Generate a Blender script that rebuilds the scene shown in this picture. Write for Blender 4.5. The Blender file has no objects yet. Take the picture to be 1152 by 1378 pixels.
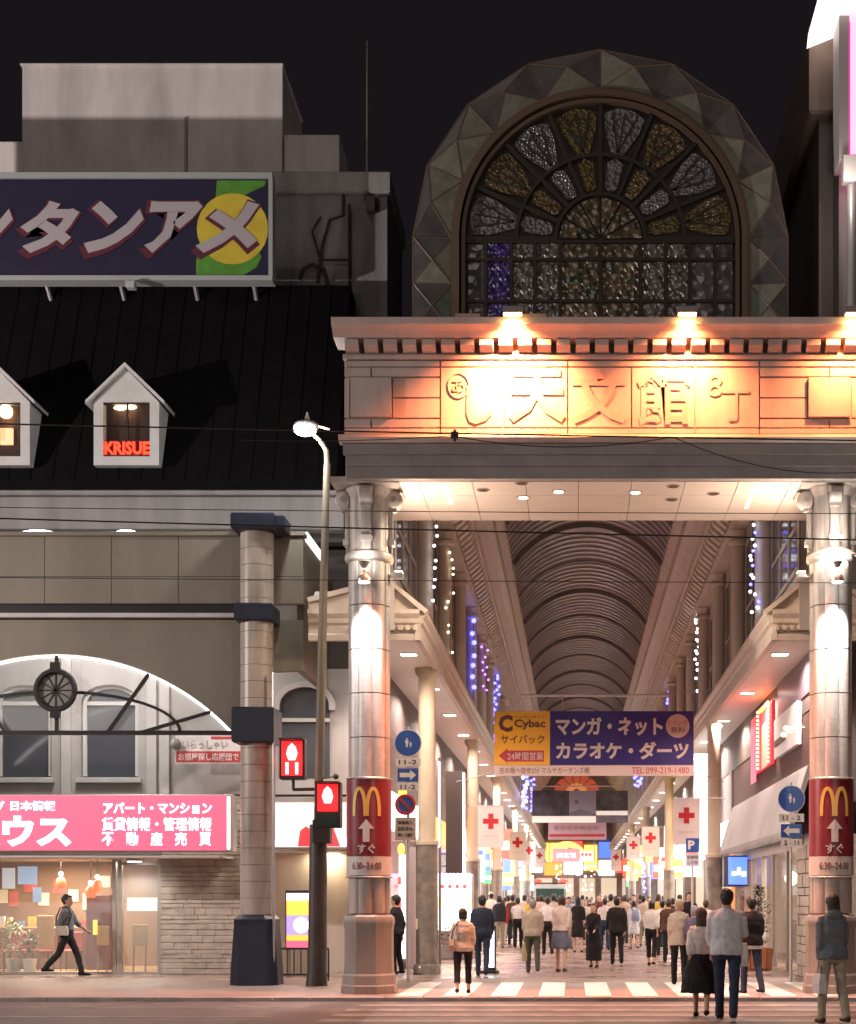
import bpy, bmesh, math, random
from mathutils import Vector, Matrix, noise
random.seed(7)
scene = bpy.context.scene
COL = scene.collection
PI = math.pi
R = math.radians
# ---------------------------------------------------------------- camera, night sky, exposure
F, CX, HY, EYE = 2000.0, 772.0, 1208.0, 1.6
cam_d = bpy.data.cameras.new('camera')
cam_d.sensor_fit = 'HORIZONTAL'; cam_d.sensor_width = 36.0
cam_d.lens = F / 1152 * 36.0
cam_d.shift_x = (576 - CX) / 1152
cam_d.shift_y = (HY - 689) / 1152
cam_d.clip_start = 0.1; cam_d.clip_end = 3000
cam = bpy.data.objects.new('camera', cam_d); COL.objects.link(cam)
cam.location = (0, 0, EYE); cam.rotation_euler = (PI / 2, 0, 0)
scene.camera = cam
SUN_EL, SUN_AZ = 38.0, 200.0
world = bpy.data.worlds.new('World'); scene.world = world; world.use_nodes = True
wn = world.node_tree.nodes; wl = world.node_tree.links; wn.clear()
w_out = wn.new('ShaderNodeOutputWorld'); w_bg = wn.new('ShaderNodeBackground')
w_sky = wn.new('ShaderNodeTexSky'); w_sky.sky_type = 'NISHITA'; w_sky.sun_disc = False
w_sky.sun_elevation = R(-4.0); w_sky.sun_rotation = R(SUN_AZ)
w_glow = wn.new('ShaderNodeMix'); w_glow.data_type = 'RGBA'; w_glow.blend_type = 'ADD'
w_glow.inputs[0].default_value = 1.0
w_glow.inputs[7].default_value = (0.098, 0.074, 0.090, 1)     # even city glow in the night air
wl.new(w_sky.outputs[0], w_glow.inputs[6]); wl.new(w_glow.outputs[2], w_bg.inputs[0])
w_bg.inputs[1].default_value = 0.045
wl.new(w_bg.outputs[0], w_out.inputs[0])
sun_d = bpy.data.lights.new('city_glow_sun', 'SUN'); sun_d.energy = 0.10; sun_d.angle = R(25)  # weak wide sun lamp added as overall city glow, no moon
sun_d.color = (1.0, 0.86, 0.80)
sun = bpy.data.objects.new('city_glow_sun', sun_d); COL.objects.link(sun)
_a = R(SUN_AZ); _e = R(SUN_EL)
sun_dir = Vector((math.sin(_a) * math.cos(_e), math.cos(_a) * math.cos(_e), math.sin(_e)))
sun.rotation_euler = sun_dir.to_track_quat('Z', 'Y').to_euler(); sun.location = sun_dir * 60
vs = scene.view_settings
scene.display_settings.display_device = 'sRGB'
vs.view_transform = 'Standard'; vs.look = 'None'; vs.gamma = 1.0; vs.use_curve_mapping = False
vs.exposure = 0.85
scene.cycles.use_denoising = True
scene.cycles.max_bounces = 7; scene.cycles.diffuse_bounces = 4; scene.cycles.glossy_bounces = 3
scene.cycles.transmission_bounces = 5; scene.cycles.transparent_max_bounces = 12
scene.cycles.sample_clamp_indirect = 4.0
scene.cycles.caustics_reflective = False; scene.cycles.caustics_refractive = False

# ---------------------------------------------------------------- helpers
def at(px, py, Y):
    """the point at depth Y that the photograph shows at pixel (px, py)"""
    return Vector(((px - CX) / F * Y, Y, EYE + (HY - py) / F * Y))
def XP(px, Y): return (px - CX) / F * Y
def ZP(py, Y): return EYE + (HY - py) / F * Y

def wloc(o):
    v = Vector((0, 0, 0))
    while o is not None:
        v = v + o.location; o = o.parent
    return v

def tag(o, label=None, cat=None, group=None, kind=None):
    if label: o['label'] = label
    if cat: o['category'] = cat
    if group: o['group'] = group
    if kind: o['kind'] = kind
    return o

def empty(name, loc, label, cat, group=None):
    o = bpy.data.objects.new(name, None); COL.objects.link(o)
    o.empty_display_size = 0.2
    o.location = loc
    return tag(o, label, cat, group, 'thing')

class MB:
    """collects shapes in world coordinates; build() links them as ONE mesh object"""
    def __init__(s): s.v = []; s.f = []
    def add(s, vs_, fs_):
        n = len(s.v); s.v += [Vector(v) for v in vs_]; s.f += [tuple(i + n for i in f) for f in fs_]
        return s
    def box(s, x0, x1, y0, y1, z0, z1, bev=0.0):
        if bev:
            b = bev
            vs_ = []; 
            for (zz, ii) in ((z0, b), (z0 + b, 0), (z1 - b, 0), (z1, b)):
                vs_ += [(x0 + ii, y0 + ii, zz), (x1 - ii, y0 + ii, zz), (x1 - ii, y1 - ii, zz), (x0 + ii, y1 - ii, zz)]
            fs_ = [(3, 2, 1, 0), (12, 13, 14, 15)]
            for k in range(3):
                for i in range(4):
                    a = k * 4 + i; c = k * 4 + (i + 1) % 4
                    fs_.append((a, c, c + 4, a + 4))
            return s.add(vs_, fs_)
        return s.add([(x0, y0, z0), (x1, y0, z0), (x1, y1, z0), (x0, y1, z0), (x0, y0, z1), (x1, y0, z1), (x1, y1, z1), (x0, y1, z1)],
                     [(3, 2, 1, 0), (4, 5, 6, 7), (0, 1, 5, 4), (1, 2, 6, 5), (2, 3, 7, 6), (3, 0, 4, 7)])
    def tube(s, path, r, n=8, cap=True):
        path = [Vector(p) for p in path]
        rs = r if isinstance(r, (list, tuple)) else [r] * len(path)
        rings = []; up = None
        for i, p in enumerate(path):
            d = (path[min(i + 1, len(path) - 1)] - path[max(i - 1, 0)]).normalized()
            if up is None:
                up = Vector((0, 0, 1)) if abs(d.z) < .9 else Vector((0, 1, 0))
            a = d.cross(up).normalized(); b = a.cross(d).normalized(); up = b
            rings.append([p + (a * math.cos(2 * PI * k / n) + b * math.sin(2 * PI * k / n)) * rs[i] for k in range(n)])
        return s.rings(rings, cap)
    def rings(s, rings, cap=True, closed=False):
        n = len(rings[0]); vs_ = [v for q in rings for v in q]; fs_ = []
        m = len(rings)
        for i in range(m if closed else m - 1):
            for k in range(n):
                a = i * n + k; b = i * n + (k + 1) % n; j = ((i + 1) % m) * n
                fs_.append((a, b, j + (k + 1) % n, j + k))
        if cap and not closed:
            fs_.append(tuple(reversed(range(n)))); fs_.append(tuple((m - 1) * n + k for k in range(n)))
        return s.add(vs_, fs_)
    def lathe(s, c, prof, n=20, sec=None, rot=0.0):
        """prof: (radius, z) from bottom to top round the vertical axis through c; sec(angle) scales the radius"""
        rings = []
        for (r, z) in prof:
            q = []
            for k in range(n):
                t = 2 * PI * k / n + rot; rr = r * (sec(t) if sec else 1)
                q.append((c[0] + rr * math.cos(t), c[1] + rr * math.sin(t), z))
            rings.append(q)
        return s.rings(rings)
    def prism_y(s, poly, y0, y1):
        """polygon of (x, z) pairs given depth from y0 to y1"""
        n = len(poly)
        vs_ = [(x, y0, z) for x, z in poly] + [(x, y1, z) for x, z in poly]
        fs_ = [tuple(range(n)), tuple(reversed(range(n, 2 * n)))] + [(i, i + n, (i + 1) % n + n, (i + 1) % n) for i in range(n)]
        return s.add(vs_, fs_)
    def prism_x(s, poly, x0, x1):
        n = len(poly)
        vs_ = [(x0, y, z) for y, z in poly] + [(x1, y, z) for y, z in poly]
        fs_ = [tuple(range(n)), tuple(reversed(range(n, 2 * n)))] + [(i, i + n, (i + 1) % n + n, (i + 1) % n) for i in range(n)]
        return s.add(vs_, fs_)
    def prism_z(s, poly, z0, z1):
        n = len(poly)
        vs_ = [(x, y, z0) for x, y in poly] + [(x, y, z1) for x, y in poly]
        fs_ = [tuple(range(n)), tuple(reversed(range(n, 2 * n)))] + [(i, i + n, (i + 1) % n + n, (i + 1) % n) for i in range(n)]
        return s.add(vs_, fs_)
    def ball(s, c, r, n=8, m=6, sc=(1, 1, 1)):
        rings = []
        for i in range(m + 1):
            t = PI * (i + .02) / (m + .04) - PI / 2
            rings.append([(c[0] + sc[0] * r * math.cos(t) * math.cos(2 * PI * k / n), c[1] + sc[1] * r * math.cos(t) * math.sin(2 * PI * k / n), c[2] + sc[2] * r * math.sin(t)) for k in range(n)])
        return s.rings(rings)
    def strip(s, pts, w, y0, y1):
        """a flat bar of width w along (x, z) points, from depth y0 to y1"""
        pts = [Vector((a, b)) for a, b in pts]; L = []; Rr = []
        for i, p in enumerate(pts):
            d = (pts[min(i + 1, len(pts) - 1)] - pts[max(i - 1, 0)]).normalized(); nn = Vector((-d.y, d.x)) * w / 2
            L.append(p + nn); Rr.append(p - nn)
        rings = [[(l.x, y0, l.y), (r.x, y0, r.y), (r.x, y1, r.y), (l.x, y1, l.y)] for l, r in zip(L, Rr)]
        return s.rings(rings)
    def build(s, name, m, parent=None, smooth=False, origin=None, recalc=True):
        if parent is None and origin is None:
            xs = [v.x for v in s.v]; ys = [v.y for v in s.v]; zs = [v.z for v in s.v]
            origin = Vector(((min(xs) + max(xs)) / 2, (min(ys) + max(ys)) / 2, min(zs)))
        w = wloc(parent) if parent else Vector(origin)
        me = bpy.data.meshes.new(name)
        me.from_pydata([v - w for v in s.v], [], s.f)
        if recalc:
            bm = bmesh.new(); bm.from_mesh(me); bmesh.ops.recalc_face_normals(bm, faces=bm.faces); bm.to_mesh(me); bm.free()
        if m: me.materials.append(m)
        if smooth: set_smooth(me, 42 if smooth is True else smooth)
        o = bpy.data.objects.new(name, me); COL.objects.link(o)
        if parent: o.parent = parent
        else: o.location = w
        return o

def set_smooth(me, ang=42):
    me.polygons.foreach_set('use_smooth', [True] * len(me.polygons))
    try: me.set_sharp_from_angle(angle=R(ang))
    except Exception: pass

def B(name, m, parent, x0, x1, y0, y1, z0, z1, bev=0.0):
    return MB().box(x0, x1, y0, y1, z0, z1, bev).build(name, m, parent)

def copy_tree(o, parent=None, delta=None):
    c = o.copy(); COL.objects.link(c); c.parent = parent
    if delta is not None: c.location = o.location + Vector(delta)
    for ch in list(o.children): copy_tree(ch, c)
    return c

# ---------------------------------------------------------------- materials
MATS = {}
def mat(name, col, rough=.6, metal=0.0, var=0.0, vscale=3.0, bump=0.0, bscale=25.0, emit=None, estr=0.0, spec=.5, alpha=1.0, stain=0.0, trans=0.0, sample=True, transl=0.0):
    if name in MATS: return MATS[name]
    m = bpy.data.materials.new(name); m.use_nodes = True; MATS[name] = m
    nt = m.node_tree; n = nt.nodes; l = nt.links; b = n['Principled BSDF']
    b.inputs['Base Color'].default_value = (*col, 1); b.inputs['Roughness'].default_value = rough
    b.inputs['Metallic'].default_value = metal; b.inputs['Specular IOR Level'].default_value = spec
    b.inputs['Alpha'].default_value = alpha; b.inputs['Transmission Weight'].default_value = trans
    if emit: b.inputs['Emission Color'].default_value = (*emit, 1); b.inputs['Emission Strength'].default_value = estr
    if var or bump or stain:
        tc = n.new('ShaderNodeNewGeometry')
        if var or stain:
            nz = n.new('ShaderNodeTexNoise'); nz.inputs['Scale'].default_value = vscale; nz.inputs['Detail'].default_value = 5; nz.inputs['Roughness'].default_value = .62
            mp = n.new('ShaderNodeMapping')
            if stain: mp.inputs['Scale'].default_value = (1.0, 1.0, .22)      # streaks run down the wall
            l.new(tc.outputs['Position'], mp.inputs[0]); l.new(mp.outputs[0], nz.inputs['Vector'])
            cr = n.new('ShaderNodeValToRGB'); v = max(var, stain)
            cr.color_ramp.elements[0].position = .32; cr.color_ramp.elements[1].position = .68
            cr.color_ramp.elements[0].color = (*[c * (1 - v) for c in col], 1); cr.color_ramp.elements[1].color = (*[min(1, c * (1 + v * .6)) for c in col], 1)
            l.new(nz.outputs['Fac'], cr.inputs[0]); l.new(cr.outputs[0], b.inputs['Base Color'])
            rr = n.new('ShaderNodeMapRange'); rr.inputs[3].default_value = max(.03, rough - .12); rr.inputs[4].default_value = min(1, rough + .12)
            l.new(nz.outputs['Fac'], rr.inputs[0]); l.new(rr.outputs[0], b.inputs['Roughness'])
        if bump:
            n2 = n.new('ShaderNodeTexNoise'); n2.inputs['Scale'].default_value = bscale; n2.inputs['Detail'].default_value = 4
            l.new(tc.outputs['Position'], n2.inputs['Vector'])
            bp = n.new('ShaderNodeBump'); bp.inputs['Strength'].default_value = bump; bp.inputs['Distance'].default_value = .02
            l.new(n2.outputs['Fac'], bp.inputs['Height']); l.new(bp.outputs[0], b.inputs['Normal'])
    if transl:
        tb = n.new('ShaderNodeBsdfTranslucent'); tb.inputs[0].default_value = (*col, 1); ms = n.new('ShaderNodeMixShader'); ms.inputs[0].default_value = transl
        l.new(b.outputs[0], ms.inputs[1]); l.new(tb.outputs[0], ms.inputs[2]); l.new(ms.outputs[0], n['Material Output'].inputs[0])
    if not sample:
        m.cycles.emission_sampling = 'NONE'
    return m
def glow(name, col, s, sample=True):
    return mat(name, tuple(min(.8, c * .7 + .05) for c in col), rough=.4, emit=col, estr=s * .62, sample=sample)

def lamp(kind, loc, power, col=(1, 1, 1), size=.1, aim=None, spot=120, blend=.6, parent=None, name='lamp_light', spread=180):
    d = bpy.data.lights.new(name, kind); d.energy = power; d.color = col
    if kind == 'AREA': d.shape = 'DISK'; d.size = size; d.spread = R(spread)
    else: d.shadow_soft_size = size
    if kind == 'SPOT': d.spot_size = R(spot); d.spot_blend = blend
    o = bpy.data.objects.new(name, d); COL.objects.link(o)
    o.location = Vector(loc) - (wloc(parent) if parent else Vector((0, 0, 0)))
    if parent: o.parent = parent
    if aim is not None: o.rotation_euler = (Vector(aim) - Vector(loc)).to_track_quat('-Z', 'Y').to_euler()
    return o

TEXTS = []; LEANS = []
def text(s, m, parent, c, w, h, rot=(PI / 2, 0, 0), bold=.02, name='lettering', depth=.004):
    """lettering fitted into a w x h box centred on c, standing on the face of its sign"""
    cu = bpy.data.curves.new(name, 'FONT'); cu.body = s; cu.size = 1; cu.offset = bold; cu.extrude = .5; cu.resolution_u = 2
    cu.align_x = 'LEFT'
    o = bpy.data.objects.new('tmp_text', cu); COL.objects.link(o)
    TEXTS.append((o, m, parent, Vector(c), w, h, rot, name, depth))
def finish_texts():
    dg = bpy.context.evaluated_depsgraph_get()
    bends = dict(BENDS)
    for ti, (o, m, parent, c, w, h, rot, name, depth) in enumerate(TEXTS):
        me = bpy.data.meshes.new_from_object(o.evaluated_get(dg)); me.name = name
        if len(me.vertices):
            xs = [v.co.x for v in me.vertices]; ys = [v.co.y for v in me.vertices]
            x0, x1, y0, y1 = min(xs), max(xs), min(ys), max(ys)
            sx = w / max(1e-6, x1 - x0); sy = h / max(1e-6, y1 - y0)
            for v in me.vertices:
                v.co = ((v.co.x - (x0 + x1) / 2) * sx, (v.co.y - (y0 + y1) / 2) * sy, v.co.z * depth * 2)
                if ti in bends:
                    r_ = bends[ti]; a_ = v.co.x / r_; v.co = (r_ * math.sin(a_), v.co.y, (r_ + v.co.z) * math.cos(a_) - r_)
                if ti in LEANS: v.co.x += v.co.y * .18
        me.materials.clear(); me.materials.append(m)
        q = bpy.data.objects.new(name, me); COL.objects.link(q)
        q.parent = parent; q.location = c - wloc(parent); q.rotation_euler = rot
    for t in TEXTS:
        cu = t[0].data; bpy.data.objects.remove(t[0]); bpy.data.curves.remove(cu)

def arc(cx, cz, r, a0, a1, n):
    return [(cx + r * math.cos(a0 + (a1 - a0) * i / n), cz + r * math.sin(a0 + (a1 - a0) * i / n)) for i in range(n + 1)]
# ---------------------------------------------------------------- ground
ASPH = mat('asphalt', (.12, .11, .105), .62, var=.35, vscale=1.3, bump=.5, bscale=60)
PAVE = mat('pavement', (.27, .20, .17), .55, var=.3, vscale=.9, bump=.2, bscale=30)
PAINT = mat('road_paint', (.72, .68, .62), .6, var=.22, vscale=5, bump=.2, bscale=40)
PAINTW = mat('worn_paint', (.26, .245, .23), .65, var=.45, vscale=2.5, bump=.4, bscale=50)
KERB = mat('kerb_stone', (.33, .30, .28), .7, var=.25, vscale=3, bump=.3)
def tile_floor(name, c1, c2, mortar, sx, rough):
    m = bpy.data.materials.new(name); m.use_nodes = True; n = m.node_tree.nodes; l = m.node_tree.links; b = n['Principled BSDF']
    g = n.new('ShaderNodeNewGeometry'); br = n.new('ShaderNodeTexBrick'); br.inputs['Scale'].default_value = sx
    br.inputs['Color1'].default_value = (*c1, 1); br.inputs['Color2'].default_value = (*c2, 1); br.inputs['Mortar'].default_value = (*mortar, 1)
    br.inputs['Mortar Size'].default_value = .012; br.inputs['Brick Width'].default_value = .5; br.inputs['Row Height'].default_value = .5; br.offset = 0
    nz = n.new('ShaderNodeTexNoise'); nz.inputs['Scale'].default_value = .7; nz.inputs['Detail'].default_value = 6
    l.new(g.outputs['Position'], br.inputs['Vector']); l.new(g.outputs['Position'], nz.inputs['Vector'])
    mx = n.new('ShaderNodeMix'); mx.data_type = 'RGBA'; mx.blend_type = 'MULTIPLY'; mx.inputs[0].default_value = .5
    cr = n.new('ShaderNodeValToRGB'); cr.color_ramp.elements[0].position = .3; cr.color_ramp.elements[0].color = (.55, .5, .48, 1); cr.color_ramp.elements[1].position = .65
    l.new(nz.outputs['Fac'], cr.inputs[0]); l.new(br.outputs['Color'], mx.inputs[6]); l.new(cr.outputs[0], mx.inputs[7]); l.new(mx.outputs[2], b.inputs['Base Color'])
    rr = n.new('ShaderNodeMapRange'); rr.inputs[1].default_value = .3; rr.inputs[2].default_value = .7; rr.inputs[3].default_value = rough - .1; rr.inputs[4].default_value = rough + .15
    l.new(nz.outputs['Fac'], rr.inputs[0]); l.new(rr.outputs[0], b.inputs['Roughness'])
    return m
FLOOR = tile_floor('arcade_tile', (.36, .27, .24), (.30, .22, .195), (.16, .12, .11), 1.2, .26)
KY = 23.75
road = MB().box(-150, 150, -60, KY, -.5, -.06).build('road', ASPH); tag(road, 'dark asphalt tram road in front of the arcade', 'road', kind='structure')
sidewalk = MB().box(-80, 80, KY + .18, 29.5, -.5, 0).build('sidewalk', PAVE); tag(sidewalk, 'worn paved sidewalk along the shop fronts', 'sidewalk', kind='structure')
arcade_floor = MB().box(-16, 18, 29.5, 190, -.5, -.001).build('arcade_floor', FLOOR); tag(arcade_floor, 'glossy pinkish tiled floor of the covered arcade', 'floor', kind='structure')
kerb = MB().box(-80, 80, KY, KY + .18, -.4, -.03).build('kerb', KERB); tag(kerb, 'pale stone kerb between road and sidewalk', 'kerb', kind='structure')
k0 = MB().box(-12.0, -11.42, KY - .012, KY + .165, -.2, .012, .012).build('kerb_stone', KERB, kerb)
for i in range(1, 42):
    c = k0.copy(); COL.objects.link(c); c.location.x = .6 * i + (0 if i < 42 else 0)
near_walk = MB().box(-80, 80, -60, -.6, -.4, 0).build('near_sidewalk', PAVE); tag(near_walk, 'sidewalk on the near side of the road', 'sidewalk', kind='structure')
# zebra bars: small crossing at the mouth of the arcade (bars along the arcade), wide one over the road (bars along the road)
for px in (580, 635, 690, 746, 801, 856, 909, 963, 1017, 1070):
    x = XP(px, 28.0); B('zebra_bar', PAINT, sidewalk, x - .21, x + .21, 24.15, 28.0, .0, .004)
for k in range(9):
    y1 = 23.1 - k * .95; B('zebra_bar', PAINTW, road, -3.3 - .05 * k, 5.4, y1 - .45, y1, -.06, -.056)
B('edge_line', PAINTW, road, -60, -4.2, 20.6, 20.75, -.06, -.056)
B('edge_line', PAINTW, road, -60, -4.0, 22.4, 22.52, -.06, -.056)

# ---------------------------------------------------------------- arcade gate
STONE = mat('gate_stone', (.47, .39, .36), .55, var=.14, vscale=1.6, bump=.12, bscale=14, stain=.18)
STONE2 = mat('gate_stone_dark', (.27, .245, .235), .55, var=.2, vscale=2, bump=.1)
STONE3 = mat('gate_letter_stone', (.46, .33, .29), .5, var=.1)
STONEG = mat('column_stone', (.42, .375, .34), .42, var=.2, vscale=3.5, bump=.12, bscale=14, stain=.38)
STONEP = mat('pedestal_stone', (.27, .24, .215), .45, var=.2, vscale=2.5, bump=.1, bscale=10, stain=.25)
JOINT = mat('joint', (.17, .13, .11), .8)
SOFF = mat('soffit_panel', (.62, .56, .50), .45, var=.06)
HOLE = mat('dark_hole', (.05, .035, .025), .5)
YF = 24.25
gate = empty('arcade_gate', at(808, 1337, 25.0), 'stone arcade gate on two clustered columns with carved characters on its frieze', 'gate')
gate.location.z = 0
GX0, GX1 = XP(462, YF), XP(1168, YF)
zf = lambda y: ZP(y, YF)
ZS = 8.45
ent = MB().box(GX0 + .03, GX1 - .03, YF + .05, 27.0, ZS + .04, zf(446)).build('entablature', STONE, gate)
# cornice and mouldings
mb = MB()
mb.prism_x([(YF + .06, zf(462)), (YF - .22, zf(461)), (YF - .30, zf(455)), (YF - .42, zf(449)), (YF - .45, zf(441)), (YF + .3, zf(440)), (YF + .3, zf(462))], GX0 - .13, GX1 + .13)
mb.build('cornice', STONE, ent)
MB().prism_x([(YF + .055, zf(484)), (YF - .03, zf(484)), (YF - .055, zf(480)), (YF - .03, zf(477)), (YF + .055, zf(477))], GX0, GX1).build('moulding', STONE, ent)
MB().prism_x([(YF + .055, zf(598)), (YF - .10, zf(597)), (YF - .16, zf(592)), (YF - .14, zf(588)), (YF - .02, zf(585)), (YF + .055, zf(585))], GX0 - .06, GX1 + .06).build('moulding', STONE, ent)
MB().prism_x([(YF + .05, zf(612)), (YF - .03, zf(612)), (YF - .05, zf(598.4)), (YF + .05, zf(598.4))], GX0, GX1).build('architrave_band', STONE2, ent)
MB().prism_x([(YF + .06, zf(627)), (YF + .01, zf(627)), (YF, zf(612.3)), (YF + .06, zf(612.3))], GX0 + .05, GX1 - .05).build('architrave_band', STONE2, ent)
MB().prism_x([(YF + .20, ZS), (YF + .04, ZS), (YF + .03, zf(627.3)), (YF + .20, zf(627.3))], GX0 + .05, GX1 - .05).build('architrave_band', STONE2, ent)
# dentil blocks
d0 = None; x = GX0 + .16
while x < GX1 - .1:
    if d0 is None: d0 = MB().prism_x([(YF + .05, zf(476.5)), (YF - .10, zf(476)), (YF - .2, zf(470)), (YF - .2, zf(462.4)), (YF + .05, zf(462.4))], x - .11, x + .11).build('dentil', STONE, ent); xd = x
    else:
        c = d0.copy(); COL.objects.link(c); c.location.x = d0.location.x + x - xd
    x += .312
# frieze panels
def panel(px0, px1, py0, py1, m=STONE, name='frieze_panel', d=.055, gap=.012, proud=0.0):
    return B(name, m, ent, XP(px0, YF) + gap, XP(px1, YF) - gap, YF - proud, YF + d, zf(py1) + gap, zf(py0) - gap, .006)
xs = [592.6, 678, 764, 850, 935.6, 1022]
for a, b in zip(xs, xs[1:]): panel(a, b, 494, 576)
for a, b in ((462.5, 592.6), (592.6, 764), (764, 935.6), (935.6, 1022), (1022, 1167)):
    panel(a, b, 484.4, 494); panel(a, b, 576, 584.6)
for (sx, s0, s1, l, r) in ((0, 471, 528, 462.5, 592.6), (1, 1087, 1145, 1022, 1167)):
    cxp = (s0 + s1) / 2
    panel(s0, s1, 508, 563, name='relief_square', proud=.05)
    panel(l, cxp, 494, 507.5); panel(cxp, r, 494, 507.5)
    panel(l, cxp, 563.5, 576); panel(cxp, r, 563.5, 576)
    if s0 - l > 20: panel(l, s0, 508, 535.5); panel(l, s0, 535.5, 563)
    else: panel(l, s0, 508, 563)
    if r - s1 > 30: panel(s1, r, 508, 535.5); panel(s1, r, 535.5, 563)
    else: panel(s1, r, 508, 563)
def fr(px, py): return at(px, py, YF - .012)
for ch, px, w, h in (('天', 723, .92, .86), ('文', 806, .92, .90), ('館', 893, .86, .92)):
    text(ch, STONE3, ent, fr(px, 533), w, h, bold=.02, depth=.005, name='carved_character')
text('し', STONE3, ent, fr(645, 545), .42, .62, bold=.02, depth=.005, name='carved_character')
text('あ', STONE3, ent, fr(617, 519), .2, .22, bold=.0, depth=.005, name='carved_character')
mb = MB(); c = fr(617, 519); q = [(c.x + .17 * math.cos(t), c.y, c.z + .2 * math.sin(t)) for t in [2 * PI * i / 20 for i in range(21)]]
mb.tube(q, .008, 6).build('carved_ring', STONE3, ent)
text('8', STONE3, ent, fr(962, 519), .24, .36, bold=.0, depth=.005, name='carved_character')
text('丁', STONE3, ent, fr(990, 546), .44, .5, bold=.0, depth=.005, name='carved_character')
# soffit
soff = MB().box(GX0 + .3, GX1 - .3, YF + .21, 26.98, ZS + .02, ZS + .06).build('soffit', JOINT, gate)
nx = 9; sx0, sx1 = GX0 + .32, GX1 - .32
for i in range(nx):
    for j in range(3):
        a = sx0 + (sx1 - sx0) * i / nx; b = sx0 + (sx1 - sx0) * (i + 1) / nx
        y0 = YF + .23 + .84 * j
        B('soffit_panel', SOFF, soff, a + .006, b - .006, y0, y0 + .83, ZS, ZS + .02)
LIT = glow('downlight_warm', (1, .72, .40), 9)
RIM = mat('downlight_rim', (.35, .27, .2), .4, metal=.3)
for px, py, lit in ((650, 659, 0), (702, 650, 0), (704, 669, 1), (752, 661, 1), (855, 662, 1), (906, 654, 0), (904, 672, 0), (960, 664, 0)):
    Yd = (ZS - EYE) * F / (HY - py); xd = XP(px, Yd)
    o = MB().lathe((xd, Yd), [(.10, ZS - .012), (.115, ZS - .006), (.115, ZS - .001)], 18).build('downlight', RIM, soff)
    MB().lathe((xd, Yd), [(.083, ZS - .016), (.083, ZS - .013)], 16).build('lens', LIT if lit else HOLE, o)
    if lit: lamp('SPOT', (xd, Yd, ZS - .03), 170, (1, .76, .55), .015, (xd, Yd, 0), 166, .3, gate)
for (pa, ya, pb, yb) in ((598, 650, 606, 678), (1018, 652, 1003, 684)):
    Ya = (ZS - EYE) * F / (HY - ya); Yb = (ZS - EYE) * F / (HY - yb)
    B('soffit_slot', glow('slot_white', (1, .86, .7), .8), soff, XP(pa, Ya) - .035, XP(pa, Ya) + .035, Ya, min(Yb, 26.8), ZS - .008, ZS - .001)
# columns
CY = 25.0
zc = lambda y: ZP(y, 24.62)
lobes = lambda t: .88 + .12 * abs(math.cos(4 * t + .4)) ** .6
oct8 = lambda t: math.cos(PI / 8) / math.cos((t + PI / 8) % (PI / 4) - PI / 8) * 1.02
def gate_column(px, side):
    X = XP(px, CY); c = (X, CY)
    col = MB().lathe(c, [(.305, 0), (.305, zc(655))], 32).build('column', JOINT, gate)
    MB().lathe(c, [(.475, 0), (.475, .13), (.46, .15), (.45, .30), (.43, .34)], 48, oct8).build('plinth', STONEP, col, 20)
    MB().lathe(c, [(.425, .345), (.415, .6), (.415, zc(1252)), (.425, zc(1247)), (.435, zc(1243)), (.435, zc(1238)), (.42, zc(1234)), (.37, zc(1231))], 48, oct8).build('pedestal', STONEP, col, 20)
    z = zc(1230); first = None; h = (zc(752) - z) / 8
    for k in range(8):
        if first is None: first = MB().lathe(c, [(.352, z + .008), (.352, z + h - .008)], 128, lobes).build('drum', STONEG, col, 14)
        else:
            d = first.copy(); COL.objects.link(d); d.location.z = first.location.z + k * h
    MB().lathe(c, [(.36, zc(752)), (.40, zc(750)), (.41, zc(746)), (.40, zc(741)), (.36, zc(739))], 40).build('neck_ring', STONEG, col, True)
    MB().lathe(c, [(.345, zc(739)), (.34, zc(700)), (.345, zc(664)), (.40, zc(655)), (.42, zc(652))], 96, lobes).build('capital', STONEG, col, 14)
    mb = MB().box(X - .50, X + .50, CY - .50, CY + .50, zc(652) + .004, zc(647), .02)
    mb.box(X - .56, X + .56, CY - .56, CY + .56, zc(647) + .002, ZS - .003, .02).build('abacus', STONEG, col)
    for ang in (0, PI, PI / 2, -PI / 2):
        dx, dy = math.cos(ang), math.sin(ang); r0 = .345
        mb = MB()
        def bx(ra, rb, hw, z0, z1):
            p = [Vector((X + dx * r - dy * w, CY + dy * r + dx * w, zz)) for zz in (z0, z1) for (r, w) in ((ra, -hw), (rb, -hw), (rb, hw), (ra, hw))]
            mb.add(p, [(3, 2, 1, 0), (4, 5, 6, 7), (0, 1, 5, 4), (1, 2, 6, 5), (2, 3, 7, 6), (3, 0, 4, 7)])
        bx(.31, .385, .075, zc(738), zc(728)); bx(.31, .43, .10, zc(728), zc(720)); bx(.31, .40, .07, zc(720), zc(682)); bx(.31, .46, .08, zc(682), zc(676))
        cc = Vector((X + dx * .42, CY + dy * .42, zc(666))); t = Vector((-dy, dx, 0))
        mb.tube([cc - t * .11, cc - t * .09, cc + t * .09, cc + t * .11], [.12, .145, .145, .12], 16)
        o = mb.build('scroll_console', STONEG, col, True)
        MB().tube([cc - t * .125, cc + t * .125], .05, 12).build('scroll_eye', STONE2, o)
    return X
CLX = gate_column(497, 0); CRX = gate_column(1118, 1)
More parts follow.
